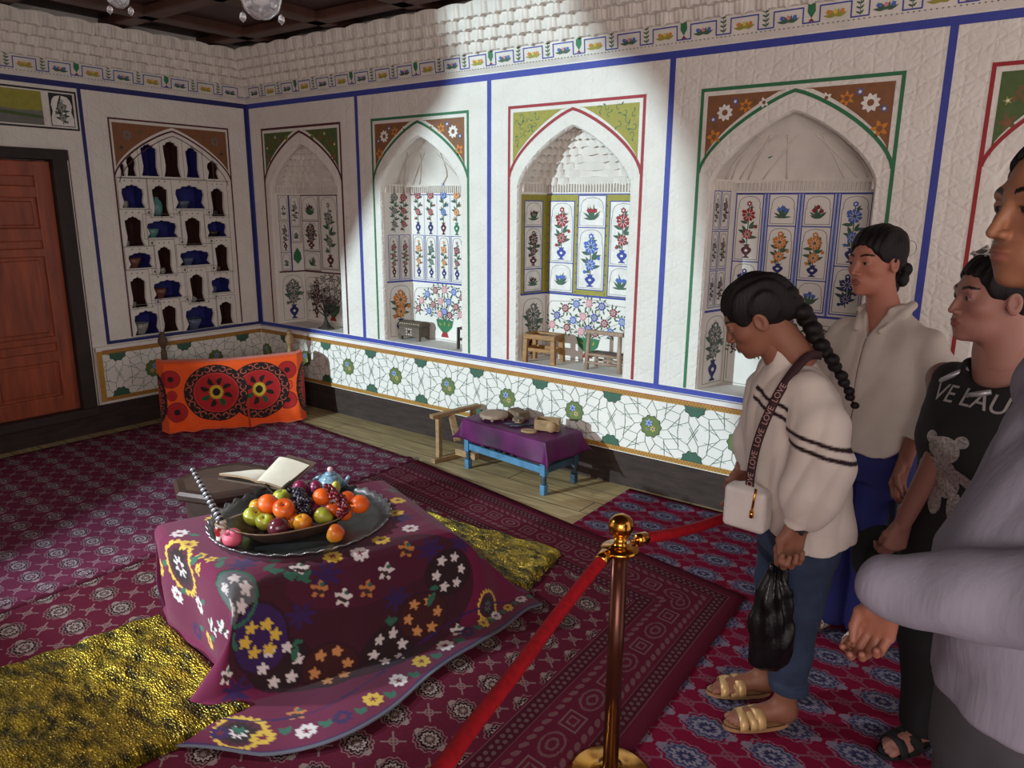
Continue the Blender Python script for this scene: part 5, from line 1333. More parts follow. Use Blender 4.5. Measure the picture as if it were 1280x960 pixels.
S3 = Vector((e1.x-.03, e1.y-.03, .0145)); stanchion(S3, 'rope stand outside the left foreground holding the near rope end')
a_, b_ = S1+(S2-S1).normalized()*.092+Vector((0, 0, .726)), S2+Vector((-.03, -.05, .728)); pr_ = [a_.lerp(b_, t)-Vector((0, 0, .11*math.sin(PI*min(1, t*1.0))**.9)) for t in (0.0, .2, .4, .6, .8, .98)]
rope('red velvet barrier rope passing behind the white handbag', pr_)

# ---- small things in the niches
nf = ZF0+.001
tr = thing('metal_tree', 'dark little metal tree standing in the first niche from the corner', 'ornament', Vector(on(408, 411, 2, nf)))
M_TREE = mat('dark_tree_metal', (70, 62, 56), .6, .3, var=.3, bump=.3); rng = random.Random(8)
m = MB(); m.lathe([(.075, 0), (.06, .012), (.03, .035), (.016, .07), (.012, .10)], M_TREE, (0, 0, 0), 9, sy=.8)
for k in range(5): a = k*1.26; m.tube([(0, 0, .03), (.04*math.cos(a), .03*math.sin(a), .012), (.085*math.cos(a), .06*math.sin(a), .003)], [.012, .01, .003], M_TREE, 6)
m.build('trunk', tr)
br = MB(); lf = MB()
for k in range(34):
    a = rng.uniform(0, 6.28); e = rng.uniform(-.25, 1.35); R_ = rng.uniform(.09, .14); tip = Vector((R_*math.cos(e)*math.cos(a), .55*R_*math.cos(e)*math.sin(a), .155+R_*math.sin(e)*.95))
    br.tube([(0, 0, .10), tip*.5+Vector((0, 0, .065)), tip], [.006, .004, .002], M_TREE, 5)
    for q in range(7):
        c = tip+Vector((rng.uniform(-1, 1), rng.uniform(-.6, .6), rng.uniform(-1, 1)))*.028; u_ = Vector((rng.uniform(-1, 1), rng.uniform(-1, 1), rng.uniform(-1, 1))).normalized(); w_ = u_.cross(Vector((.3, .5, .8))).normalized(); lf.add([c-u_*.012, c+w_*.007, c+u_*.014, c-w_*.007], [(0, 1, 2, 3)], M_TREE)
br.build('branches', tr); lf.build('leaves', tr)
m = MB(); m.lathe([(.008, 0), (.014, .01), (.008, .02), (.012, .03)], M_TREE, (0, 0, .30), 10); m.build('finial', tr)

ch = thing('inlaid_chest', 'small dark chest with pale inlay in the second niche', 'chest', Vector(on(518, 424, 2, nf)), .05)
M_CHEST = mat('aged_chest_wood', (92, 78, 66), .6, var=.25, scale=16, bump=.2); M_INLAY = mat('bone_inlay', (190, 178, 160), .5)
CW, CD = .20, .12
m = MB(); m.box((0, 0, .065), (CW, CD, .075), M_CHEST, bev=.003)
for k in range(3):
    for j in range(3): m.box((-.022+.022*k, -CD/2-.0005, .044+.020*j), (.012, .003, .010), M_INLAY)
m.build('body', ch)
m = MB(); pts = [(-.005+CD/2, .103), (CD/2+.006, .106), (CD*.42, .126), (CD*.25, .137), (0, .141)]; pts = pts+[(-a, b) for a, b in pts[:-1][::-1]]
m.add([(-CW/2-.006, a, b) for a, b in pts]+[(CW/2+.006, a, b) for a, b in pts], [(i, i+1, len(pts)+i+1, len(pts)+i) for i in range(len(pts)-1)]+[tuple(range(len(pts))), tuple(range(len(pts), 2*len(pts)))[::-1], (0, len(pts), 2*len(pts)-1, len(pts)-1)], M_CHEST)
for k in range(9): m.box((-.088+.022*k, -CD*.42, .124), (.010, .010, .006), M_INLAY)
m.build('lid', ch)
for sx in (-1, 1):
    for sy in (-1, 1): m = MB(); m.box((sx*(CW/2-.012), sy*(CD/2-.012), .014), (.024, .024, .028), M_CHEST, bev=.003); m.build('leg', ch)
m = MB(); m.lathe([(0, -.003), (.008, -.003), (.01, 0), (.006, .003), (0, .004)], M_BLK, (0, -CD/2-.003, .068), 12, axis=(0, -1, 0)); m.build('lock', ch)
def stool4(name, label, loc, rz, W, D, H, leg, top, m1, m2):
    t = thing(name, label, 'stool', loc, rz)
    for sx in (-1, 1):
        for sy in (-1, 1): m = MB(); m.bar((sx*(W/2-leg/2)*1.06, sy*(D/2-leg/2)*1.06, 0), (sx*(W/2-leg/2), sy*(D/2-leg/2), H-top), leg, leg, m1, bev=.003, up=(0, 1, 0)); m.build('leg', t)
    m = MB()
    for sy in (-1, 1): m.bar((-W/2+leg, sy*(D/2-leg/2), H*.45), (W/2-leg, sy*(D/2-leg/2), H*.45), leg*.5, leg*.8, m1, bev=.002)
    for sx in (-1, 1): m.bar((sx*(W/2-leg/2), -D/2+leg, H*.45), (sx*(W/2-leg/2), D/2-leg, H*.45), leg*.5, leg*.8, m1, bev=.002)
    m.build('stretcher', t)
    m = MB(); fw_ = leg*1.1
    for sy in (-1, 1): m.box((0, sy*(D/2-fw_/2), H-top/2), (W, fw_, top), m1, bev=.004)
    for sx in (-1, 1): m.box((sx*(W/2-fw_/2), 0, H-top/2), (fw_, D-2*fw_, top), m1, bev=.002)
    m.box((0, 0, H-top/2-.003), (W-2*fw_, D-2*fw_, top*.5), m2)
    m.build('seat', t); return t
stool4('stool', 'yellow-brown little stool with a woven seat in the third niche', Vector(on(679.5, 452, 2, nf)), .12, .225, .15, .185, .03, .032, M_YELLOWWOOD, M_OLDWOOD)
stool4('stool', 'tiny dark stool half hidden at the right edge of the second niche', Vector(on(581, 436, 2, nf)), 0, .07, .09, .155, .018, .014, M_DKBROWN, M_DKBROWN)
cs = thing('chair_frame', 'low pale wooden chair frame with an open back in the third niche', 'chair', Vector(on(756, 463, 2, nf)), .04)
for sx in (-1, 1):
    m = MB(); m.tube([(sx*.115, -.03, 0), (sx*.108, -.03, .11), (sx*.105, -.02, .235)], [.015, .014, .012], M_GREYWOOD, 12); m.build('front_post', cs)
    m = MB(); m.tube([(sx*.105, .075, 0), (sx*.10, .075, .10)], [.013, .012], M_GREYWOOD, 12); m.build('rear_leg', cs)
m = MB(); m.box((0, -.02, .235), (.26, .026, .024), M_GREYWOOD, bev=.006); m.build('top_rail', cs)
m = MB()
for z in (.045, .095): m.tube([(-.11, -.03, z), (.11, -.03, z)], .009, M_GREYWOOD, 10); m.tube([(-.10, .075, z), (.10, .075, z)], .008, M_GREYWOOD, 10)
for sx in (-1, 1): m.tube([(sx*.11, -.03, .075), (sx*.10, .075, .075)], .008, M_GREYWOOD, 10)
m.build('rung', cs)
m = MB()
for k in range(8): m.box((0, -.02+.0115*k, .104), (.20, .009, .006), M_OLDWOOD)
m.build('seat', cs)

# ---- crockery on the little shelves
M_CEL = mat('celadon_glaze', (90, 140, 132), .25, var=.25); M_GRW = mat('grey_white_glaze', (150, 148, 140), .3, var=.3, scale=60); M_BRG = mat('brown_patterned_glaze', (112, 70, 56), .35, var=.5, scale=70); M_BLG = mat('blue_patterned_glaze', (84, 96, 120), .3, var=.5, scale=60); M_DKG = mat('dark_glaze', (52, 42, 40), .3, var=.3)
def pot(name, label, u, z, r, h, m, kind):
    b = MB()
    if kind == 'bowl': pr = [(r*.45, 0), (r*.5, h*.08), (r*.8, h*.5), (r, h), (r*.95, h), (r*.75, h*.5), (r*.4, h*.15), (0, h*.14)]
    elif kind == 'jar': pr = [(r*.55, 0), (r*.8, h*.15), (r, h*.5), (r*.85, h*.78), (r*.45, h*.9), (r*.5, h), (r*.42, h), (r*.38, h*.88), (0, h*.8)]
    else: pr = [(r*.6, 0), (r*.9, h*.2), (r, h*.6), (r*.95, h), (r*.88, h), (r*.85, h*.3), (0, h*.2)]
    b.lathe(pr, m, (0, 0, 0), 24); o = b.build(name); o.location = (-.075, -u, z+.001); tag(o, label, name if name != 'vase' else 'vase', 'crockery on the small arched shelves'); return o
pot('cup', 'pale cup in the top left blue shelf cell', 1.045, 1.613, .032, .055, M_GRW, 'cup')
pot('vase', 'celadon vase filling the tall cell near the top left', .80, 1.552, .048, .145, M_CEL, 'jar')
pot('bowl', 'dark wide bowl in the wide blue cell of the upper row', .585, 1.611, .06, .06, M_BLG, 'bowl')
pot('pot', 'dark low pot in the upper tall cell at the right edge', .33, 1.549, .042, .05, M_DKG, 'cup')
pot('cup', 'tiny pale cup at the foot of the left tall cell, second row', 1.06, 1.339, .028, .038, M_GRW, 'cup')
pot('bowl', 'green-white bowl in the wide blue cell, second row', .855, 1.394, .055, .068, M_CEL, 'bowl')
pot('bowl', 'small dark bowl in the blue cell at the right, second row', .35, 1.389, .05, .045, M_DKG, 'bowl')
pot('bowl', 'brown patterned bowl in the left blue cell, third row', 1.02, 1.175, .056, .075, M_BRG, 'bowl')
pot('cup', 'grey cup in the tall dark cell, third row', .81, 1.115, .032, .05, M_GRW, 'cup')
pot('bowl', 'blue patterned bowl in the wide blue cell, third row', .59, 1.173, .055, .058, M_BLG, 'bowl')
pot('pot', 'low brown pot in the right tall cell, third row', .335, 1.108, .034, .04, M_BRG, 'cup')
pot('bowl', 'dark brown bowl in the wide blue cell, fourth row', .84, .933, .055, .075, M_BRG, 'bowl')
pot('pot', 'squat grey pot in the tall cell right of centre, fourth row', .58, .876, .042, .05, M_GRW, 'jar')
pot('cup', 'small cup in the right blue cell, fourth row', .39, .938, .03, .055, M_BLG, 'cup')
pot('cup', 'dim cup in the left tall cell, fourth row', 1.06, .882, .026, .04, M_GRW, 'cup')
pot('bowl', 'pale bowl with a brown band in the bottom left blue cell', 1.02, .672, .062, .085, M_GRW, 'bowl')
pot('bowl', 'large bluish bowl in the wide bottom cell', .59, .660, .075, .085, M_BLG, 'bowl')
pot('jug', 'narrow pale jug in the bottom right cell', .365, .672, .030, .095, M_GRW, 'jar')

# ---- glass pendants under the ceiling
M_GLASS, nt, b = new_mat('clear_glass'); b.inputs['Transmission Weight'].default_value = .85; b.inputs['Roughness'].default_value = .03; b.inputs['IOR'].default_value = 1.45; b.inputs['Base Color'].default_value = (.9, .92, .95, 1)
def pendant(px, py, dep, R, label):
    c = at(px, py, dep); t = thing('pendant_lamp', label, 'lamp', c)
    top = 2.87-c.z
    m = MB(); m.lathe([(.0, -R), (R*.4, -R*.92), (R*.8, -R*.6), (R, 0), (R*.85, R*.5), (R*.5, R*.8), (R*.47, R*.78), (R*.8, R*.48), (R*.94, 0), (R*.75, -R*.56), (R*.38, -R*.86), (0, -R*.94)], M_GLASS, (0, 0, 0), 28); m.build('glass_shade', t)
    m = MB(); m.tube([(0, 0, R*.8), (0, 0, top)], .004, M_BLK, 8); m.lathe([(.02, R*.7), (R*.5, R*.82), (.02, R*.95)], M_BRASS, (0, 0, 0), 20); m.build('hanger', t)
    m = MB(); m.lathe([(0, -R*.4), (.018, -R*.25), (.022, 0), (.012, R*.4), (.012, R*.72)], M_PORC, (0, 0, 0), 16); m.build('bulb', t)
    for k in range(5):
        a = k*1.25; q = MB(); q.ico((R*.9*math.cos(a)*1.05, R*.9*math.sin(a)*1.05, -R*.45-.02*(k % 2)), .009, M_GLASS, 1, (1, 1, 1.5)); q.build('crystal_drop', t)
pendant(326, -3, 1.8, .05, 'glass globe pendant with crystal drops under the ceiling, right of the other')
pendant(148, -4, 2.1, .03, 'smaller pale glass pendant under the ceiling at the left')
# ================================================================== PEOPLE
def fcol(rgb): return np.array(srgb(*rgb), np.float32)
def join_np(parts):
    V, F, C, k = [], [], [], 0
    for v, f, c in parts: V.append(v); F.append(f+k); C.append(c); k += len(v)
    return np.concatenate(V), np.concatenate(F), np.concatenate(C)
def piece(fn, lo, hi, h, fr, colf):
    V, F = surface_nets(fn, lo, hi, h); return fr.wld(V), F, colf(V).astype(np.float32)
def flat_col(c):
    c = fcol(c); return lambda V: np.broadcast_to(c, (len(V), 3)).copy()

def head_fn(P, w=1., nose=1., jaw=1.):
    d = s_ell(P, (0, -.012, .030), (.073*w, .094, .083))
    d = smin(d, s_ell(P, (0, .026, -.030), (.059*w, .060, .083)), .03)
    d = smin(d, s_ell(P, (0, .042, -.074), (.041*w*jaw, .040, .036)), .025)
    d = smin(d, s_ell(P, (0, .070, -.099), (.017*jaw, .015, .013)), .018)
    for s in (-1, 1): d = smin(d, s_ell(P, (s*.041*w, .050, -.024), (.021, .025, .019)), .022)
    d = smin(d, s_cap(P, (-.034, .076, .020), (.034, .076, .020), .011, .011), .014)
    d = smin(d, s_ell(P, (0, .066, -.062), (.031, .022, .026)), .02)
    for s in (-1, 1): d = smax(d, -s_ell(P, (s*.031, .097, .001), (.018, .016, .010)), .012)
    for s in (-1, 1):
        d = smin(d, s_ell(P, (s*.031, .0725, .001), (.0135, .0125, .0110)), .003)
        d = smin(d, s_cap(P, (s*.043, .0765, .0055), (s*.019, .0795, .0055), .0046, .0046), .004)
    d = smin(d, s_cap(P, (0, .083, .008), (0, .082+.021*nose, -.034), .0065, .0088*min(nose, 1)), .010)
    for s in (-1, 1): d = smin(d, s_ell(P, (s*.0115, .094, -.037), (.0075, .009, .0065)), .006)
    d = smin(d, s_ell(P, (0, .0875, -.0605), (.021, .010, .0052)), .005)
    d = smin(d, s_ell(P, (0, .0865, -.071), (.018, .010, .0065)), .005)
    d = smax(d, -s_cap(P, (-.019, .098, -.0658), (.019, .098, -.0658), .0024, .0024), .003)
    for s in (-1, 1):
        e = smax(s_ell(P, (s*.075*w, -.010, -.006), (.011, .019, .031)), -s_ell(P, (s*.086*w, -.006, -.003), (.009, .011, .019)), .004)
        d = smin(d, e, .007)
    d = smin(d, s_cap(P, (0, -.026, -.055), (0, -.044, -.17), .050*w, .054*w), .022)
    return d
def head_color(skin, lip=None, brow=(26, 18, 16), stubble=0.):
    sk = np.array(skin, float); lip = lip or tuple(int(x) for x in sk*(.88, .70, .72))
    def f(V):
        x, y, z = V[:, 0], V[:, 1], V[:, 2]; ax = np.abs(x); C = np.broadcast_to(fcol(skin), (len(V), 3)).copy()
        ch = np.exp(-(((ax-.042)/.02)**2+((z+.03)/.02)**2))*(y > .02); C *= (1-.10*ch[:, None]*np.array((0, 1, 1)))
        if stubble: m = (z < -.045) & (y > .0); C[m] = C[m]*(1-stubble)
        m = (y > .07) & (((x/.0225)**2+((z+.066)/.0118)**2) < 1); C[m] = fcol(lip)
        zb = .0225+.006*np.sin(np.clip((ax-.012)/.036, 0, 1)*PI*.8); m = (y > .045) & (ax > .013) & (ax < .050) & (np.abs(z-zb) < .0036*(1.2-.5*(ax-.013)/.037)); C[m] = fcol(brow)
        ex = ax-.031; m = (y > .06) & ((ex/.0125)**2+((z+.0012)/.0040)**2 < 1); C[m] = fcol((150, 132, 126)); m2 = m & (ex**2+(z+.0005)**2 < .0060**2); C[m2] = fcol((30, 18, 12))
        m = (y > .06) & (np.abs(ex) < .0145) & (z > .0018) & (z < .0048-18*ex**2); C[m] = fcol((24, 16, 14))
        return C
    return f
def hand_parts(o, down, fwd, skin, curl=(.5, .6, .4), spread=.0, side=1, h=.0022, sc=1., thumb=.6, wrist_len=.07):
    """hand hanging along 'down'; 'fwd' = thumb side; palm faces away from side*(down x fwd). local: z along fingers, x thumb side, y palm"""
    dn = np.array(down, float); dn /= np.linalg.norm(dn); fx = np.array(fwd, float); fx -= dn*(fx@dn); fx /= np.linalg.norm(fx); py = np.cross(dn, fx)*side
    class H: pass
    fr = H(); Rm = np.stack([fx, py, dn])*1.; fr.wld = lambda q: (np.asarray(q)*sc)@Rm+np.array(o, float)
    kx = (.029, .0105, -.0085, -.0265); kz = (.086, .091, .087, .078); ln = ((.040, .024, .019), (.044, .028, .020), (.041, .026, .020), (.032, .020, .017))
    F_ = []
    for i in range(4):
        p = np.array((kx[i], .002, kz[i])); a = 0.; pts = [np.array((kx[i]*.8, 0, kz[i]-.03)), p]
        for j in range(3):
            a += curl[j]*(1+.06*i); p = p+ln[i][j]*np.array((spread*(1.5-i)*.3, math.sin(a), math.cos(a))); pts.append(p)
        F_.append(pts)
    T = [np.array((.016, .003, .022)), np.array((.036, .012, .050)), np.array((.036-.004*thumb, .012+.022*thumb, .078)), np.array((.030-.012*thumb, .018+.036*thumb, .098))]
    def fn(P):
        d = s_cap(P, (0, -.001, -wrist_len), (0, 0, .004), .0285, .0245)
        q = P*np.array((1, 1.25, 1), np.float32)
        for i in range(4): d = smin(d, s_cap(q, (kx[i]*.55, 0, .012), (kx[i], 0, kz[i]-.004), .0165, .0125), .014)
        for i in range(4): d = smin(d, s_chain(P, F_[i], (.010, .0098, .0086, .0078, .0066), .003), .004)
        d = smin(d, s_ell(P, (.022, .010, .034), (.013, .013, .022)), .012)
        d = smin(d, s_chain(P, T, (.013, .0115, .0095, .0075), .004), .008)
        return d
    V, F = surface_nets(fn, (-.055, -.05, -wrist_len-.03), (.07, .115, .215), h)
    C = np.broadcast_to(fcol(skin), (len(V), 3)).copy()
    return fr.wld(V), (F if side > 0 else F[:, ::-1]), C.astype(np.float32)
def foot_parts(o, fwd, skin, L=.225, side=1, h=.003):
    """bare foot, heel at o-ish; local y forward"""
    fr = Frame(o, fwd)
    def fn(P):
        d = smin(s_ell(P, (0, -.005, .032), (.030, .036, .034)), s_cap(P, (0, .0, .05), (0, -.004, .17), .034, .037), .03)
        d = smin(d, s_cap(P, (0, .01, .045), (side*.004, L*.55, .024), .034, .026), .025)
        d = smin(d, s_ell(P, (side*.004, L*.55, .020), (.040, .045, .018)), .02)
        tx = (.026, .010, -.004, -.017, -.029); ty = (.80, .81, .78, .74, .69)
        for i in range(5): d = smin(d, s_chain(P, [(side*tx[i]*.9, L*.55, .018), (side*tx[i], L*(ty[i]-.05), .016), (side*tx[i], L*ty[i], .011)], (.012, .0105 if i == 0 else .0082, .0095 if i == 0 else .0072), .004), .006)
        return smax(d, -P[:, 2]+.002, .004)
    V, F = surface_nets(fn, (-.07, -.06, -.004), (.07, L*.9, .20), h)
    return fr.wld(V), F, np.broadcast_to(fcol(skin), (len(V), 3)).astype(np.float32)
M_SKIN = attr_mat('skin', .5, .08, 400)
M_SKIN.node_tree.nodes['Principled BSDF'].inputs['Subsurface Weight'].default_value = .06
M_SKIN.node_tree.nodes['Principled BSDF'].inputs['Subsurface Radius'].default_value = (.01, .004, .002)
M_HAIR = mat('black_hair', (17, 12, 12), .6, var=.4, scale=30, bump=.6, bscale=140, stretch=(1, 1, .2), spec=.25)
def person(label, parts, fr, limbs, skin):
    """limbs: chains (points, radii) of the body under the clothes; every visible piece is welded on to it"""
    al = np.concatenate([np.array(p, float) for p, r in limbs])
    def fn(P):
        o = None
        for p, r in limbs: d = s_chain(P, p, r, .02); o = d if o is None else smin(o, d, .02)
        return o
    V, F = surface_nets(fn, al.min(0)-.13, al.max(0)+.13, .012); V = fr.wld(V)
    body = [(V, F, np.broadcast_to(fcol(skin), (len(V), 3)).astype(np.float32))]; off = len(V); link_ = []; base = V
    for v, f, c in parts:
        js = np.arange(0, len(v), max(1, len(v)//500)); sub = np.arange(0, len(base), max(1, len(base)//5000))
        dd = ((v[js]**2).sum(1)[:, None]+(base[sub]**2).sum(1)[None]-2*v[js]@base[sub].T); q = np.unravel_index(dd.argmin(), dd.shape); jb, i = js[q[0]], sub[q[1]]
        fc = f[(f == jb).any(1)][0]; k = list(fc).index(jb); jn = fc[(k+1) % 4]; fb = (lambda A: A[(A == i).any(1)][0])(F_all(body)); kb = list(fb).index(i); i2 = fb[(kb+1) % 4]
        link_.append((i, i2, off+jn, off+jb)); body.append((v, f, c)); off += len(v); base = np.concatenate([base, v])
    V, F, C = join_np(body); F = np.concatenate([F, np.array(link_)])
    o = mesh_np('person', V, F, [M_SKIN], color=C); return tag(o, label, 'person')
def F_all(body):
    k, out = 0, []
    for v, f, c in body: out.append(f+k); k += len(v)
    return np.concatenate(out)
def std_limbs(sh, hipz, armL, armR, legL, legR, spine):
    """armL/armR: shoulder, elbow, wrist; legL/legR: hip, knee, ankle; spine from pelvis to neck"""
    L = [(spine, (.10, .095, .10, .055)[:len(spine)])]
    for a_ in (armL, armR): L += [([spine[-2], a_[0], a_[1], a_[2]], (.07, .045, .036, .025))]
    for l_ in (legL, legR): L += [([spine[0], l_[0], l_[1], l_[2]], (.09, .075, .052, .036))]
    return L
def garment(name, parent, fn, lo, hi, h, fr, m, colf=None, label=None):
    V, F = surface_nets(fn, lo, hi, h); c = None if colf is None else colf(V)
    o = mesh_np(name, fr.wld(V), F, [m] if not isinstance(m, list) else m, parent=parent, color=c)
    if label: o['label'] = label
    return o
def sandal(parent, o, fwd, mS, mSole, side=1, L=.225, name='sandal'):
    fr = Frame(o, fwd); t = MB(); pr = []
    for k in range(24):
        a = 2*PI*k/24; y = L*.40+L*.50*math.sin(a); w = .041+.004*math.sin(a)-.004*math.cos(2*a); pr.append((w*math.cos(a), y))
    t.prism(pr, -.012, .003, mSole)
    for y0, y1, tilt in ((.36, .50, .12), (.58, .70, -.10), (.50, .62, .28)):
        rows = []
        for k in range(15):
            a = PI*k/14; x = .043*math.cos(a); z = .003+(.052-.05*(y0-.36))*math.sin(a)**.8; rows.append([(x, L*y0+tilt*x, z), (x, L*y1+tilt*x, z-.006)])
        t.grid(np.array(rows), mS)
    V = fr.wld(np.array(t.v)); t.v = [tuple(v) for v in V]; ob = t.build(name, parent); so = ob.modifiers.new('thickness', 'SOLIDIFY'); so.thickness = .003; return ob
def ribbon(name, parent, pts, w, m, fr=None, nrm=(0, 0, 1), th=.003):
    P = [Vector(fr.wld(p)) if fr else Vector(p) for p in pts]; Q = []
    for i in range(len(P)-1):
        for k in range(6):
            u = k/6; a, b, c, d_ = P[max(i-1, 0)], P[i], P[i+1], P[min(i+2, len(P)-1)]
            Q.append(.5*((2*b)+(c-a)*u+(2*a-5*b+4*c-d_)*u*u+(3*b-a-3*c+d_)*u**3))
    Q.append(P[-1]); n = Vector(nrm); rows = []
    for i, q in enumerate(Q):
        t = (Q[min(i+1, len(Q)-1)]-Q[max(i-1, 0)]).normalized(); s = t.cross(n).normalized(); rows.append([tuple(q-s*w/2), tuple(q+s*w/2)])
    mb = MB(); mb.grid(np.array(rows), m); o = mb.build(name, parent); so = o.modifiers.new('thickness', 'SOLIDIFY'); so.thickness = th; so.offset = 0; return o, Q
def text_mesh(txt, size):
    cu = bpy.data.curves.new('lettering', 'FONT'); cu.body = txt; cu.size = size; cu.extrude = .0004
    o = bpy.data.objects.new('lettering', cu); COL.objects.link(o); dg = bpy.context.evaluated_depsgraph_get(); me = bpy.data.meshes.new_from_object(o.evaluated_get(dg))
    COL.objects.unlink(o); bpy.data.objects.remove(o); bpy.data.curves.remove(cu); return me

def creases(P, amp, f, dirs, seed=0):
    """sharp valleys and soft ridges of loose cloth"""
    r = np.random.default_rng(seed); o = np.zeros(len(P), np.float32)
    for d in dirs:
        d = np.asarray(d, float); ph = r.uniform(0, 6.28); w = 1.6*np.sin(P[:, 0]*11+ph)+1.6*np.sin(P[:, 1]*9+ph*2)+1.4*np.sin(P[:, 2]*10+ph*3)
        env = .5+.5*np.sin(P[:, 0]*8+P[:, 2]*7+ph*5); o += env*(.6-np.abs(np.sin(.5*(P@d)*f+ph+w)))
    return (amp*o/len(dirs)).astype(np.float32)
# ------------------------------------------------------------ woman in the white striped blouse
F1 = np.array((-.8, -.6, 0)); W1 = Frame((4.95, -1.60, .006), F1)
SK1 = (128, 84, 66); HDc = (0, .092, 1.338)
hd = Frame(W1.wld(HDc), (np.array((.30, .78, -.50))@W1.R), (np.array((.05, .52, .85))@W1.R))
parts = [piece(head_fn, (-.11, -.13, -.20), (.11, .13, .135), .0025, hd, head_color(SK1))]
wr1 = W1.wld((-.232, .004, .775)); kn = W1.wld((-.235, .045, .60))
parts.append(hand_parts(wr1, kn-wr1, np.array((.15, 1, 0.))@W1.R, SK1, (.95, 1.25, .8), side=-1, thumb=1.1))
wr1b = W1.wld((.225, .02, .78)); parts.append(hand_parts(wr1b, W1.wld((.225, .04, .6))-wr1b, np.array((-.15, 1, 0.))@W1.R, SK1, (.3, .4, .3), side=1))
parts.append(foot_parts(W1.wld((-.062, -.085, .012)), np.array((-.10, 1, 0))@W1.R, SK1, .225, 1)); parts.append(foot_parts(W1.wld((.095, -.075, .012)), np.array((.0, 1, 0))@W1.R, SK1, .225, -1))
def neck1(P): return s_cap(P, (0, .055, 1.285), (0, -.03, 1.17), .05, .058)
parts.append(piece(neck1, (-.09, -.12, 1.08), (.09, .13, 1.36), .005, W1, flat_col(SK1)))
w1 = person('bending young woman with a long black braid, white blouse with dark stripes and jeans', parts, W1, std_limbs(0, 0, [(-.14, -.03, 1.13), (-.222, -.05, .95), (-.232, .0, .79)], [(.14, -.03, 1.13), (.222, -.05, .95), (.226, .015, .79)], [(-.08, -.09, .75), (-.08, -.085, .42), (-.065, -.085, .16)], [(.08, -.09, .75), (.085, -.085, .42), (.095, -.08, .16)], [(0, -.09, .78), (0, -.07, .95), (0, -.04, 1.10), (0, -.02, 1.20)]), SK1)
# hair
def hair1(P):
    d = s_ell(P, (0, -.016, .034), (.083, .102, .091)); d = smax(d, -(P@np.array((0, -.62, .785), np.float32)+.028+.0*P[:, 0]), .012)
    d = smax(d, -s_ell(P, (0, .085, -.045), (.072, .072, .098)), .012); d = smax(d, -s_ell(P, (0, -.005, -.075), (.09, .06, .055)), .01)
    d = smin(d, s_ell(P, (0, -.085, .0), (.052, .04, .055)), .02)
    return d+folds(P, .0022, 330, [(1, .15, .1)], 3)+folds(P, .004, 60, [(.6, 1, .1), (1, .2, .3)], 4)
garment('hair', w1, hair1, (-.11, -.15, -.12), (.11, .12, .15), .003, hd, M_HAIR)
bp0 = W1.loc(hd.wld((0, -.10, .02))); bpts = [bp0, np.array((-.03, -.045, 1.335)), np.array((-.055, -.075, 1.27)), np.array((-.075, -.115, 1.215)), np.array((-.085, -.155, 1.15)), np.array((-.085, -.185, 1.09))]
def braid1(P):
    o = None
    for i in range(15):
        t = i/14*(len(bpts)-1); k = min(int(t), len(bpts)-2); c = bpts[k]*(1-(t-k))+bpts[k+1]*(t-k); r = .034*(1-.62*i/14)
        e = s_ell(P, c+np.array(((.007 if i % 2 else -.007), 0, 0)), (r*.95, r, r*.82)); o = e if o is None else smin(o, e, .004)
    return o
garment('braid', w1, braid1, (-.14, -.25, 1.05), (.06, .06, 1.43), .004, W1, M_HAIR)
M_BLOUSE = attr_mat('white_blouse_cotton', .85, .15, 500)
zs1 = [.655, .70, .78, .88, .97, 1.05, 1.12, 1.165, 1.205, 1.235]; cy1 = [-.105, -.10, -.085, -.07, -.055, -.045, -.035, -.028, -.02, -.010]
a1 = [.205, .20, .19, .18, .175, .178, .172, .14, .072, .060]; b1 = [.142, .142, .142, .145, .148, .138, .118, .088, .066, .060]
def blouse1(P):
    d = s_loft(P, zs1, [0]*10, cy1, a1, b1, 2.2)
    hz = .668+.06*np.clip((P[:, 1]+.02)/.1, 0, 1)-.0*P[:, 0]; d = smax(d, hz-P[:, 2], .004)
    for s in (-1, 1):
        ar = s_chain(P, [(s*.135, -.03, 1.135), (s*.195, -.045, 1.05), (s*.222, -.05, .95), (s*.230, -.025, .865), (s*.232, -.008, .82)], (.062, .078, .084, .082, .055), .02)
        ar = smin(ar, s_chain(P, [(s*.232, -.006, .835), (s*.233, .006, .775)], (.042, .042), .01), .006); ar = smax(ar, .782-P[:, 2], .003)
        d = smin(d, ar, .022)
    col = np.abs(np.sqrt((P[:, 0]/.9)**2+(P[:, 1]+.008+(P[:, 2]-1.23)*-.35)**2)-.062)-.004; col = smax(col, np.abs(P[:, 2]-1.235-.25*(P[:, 1]*-.5))-.028, .004); d = smin(d, col, .008)
    return d+creases(P, .026, 46, [(.7, .7, .2), (.3, 1, .15), (.8, -.3, .5)], 4)+folds(P, .0015, 70, [(1, .3, .15), (.2, 1, .3)], 5)
def col1(V):
    C = np.broadcast_to(fcol((196, 184, 176)), (len(V), 3)).copy(); x, y, z = V.T
    def stripe(m, dd):
        w = (np.clip((.0075-dd)/.003, 0, 1)*m)[:, None]; return C*(1-w)+fcol((36, 16, 20))*w
    for zz in (1.022, .992): C = stripe(x < -.165, np.abs(z-zz-.22*(y+.05)))
    for zz in (1.108, 1.078): C = stripe((x > -.165) & (x < -.02) & (y > -.01), np.abs(z-zz-.25*(x+.1)))
    return C
garment('blouse', w1, blouse1, (-.34, -.30, .64), (.34, .14, 1.29), .0043, W1, M_BLOUSE, col1)
M_DENIM = mat('blue_denim', (34, 48, 72), .85, var=.2, scale=30, bump=.3, bscale=200)
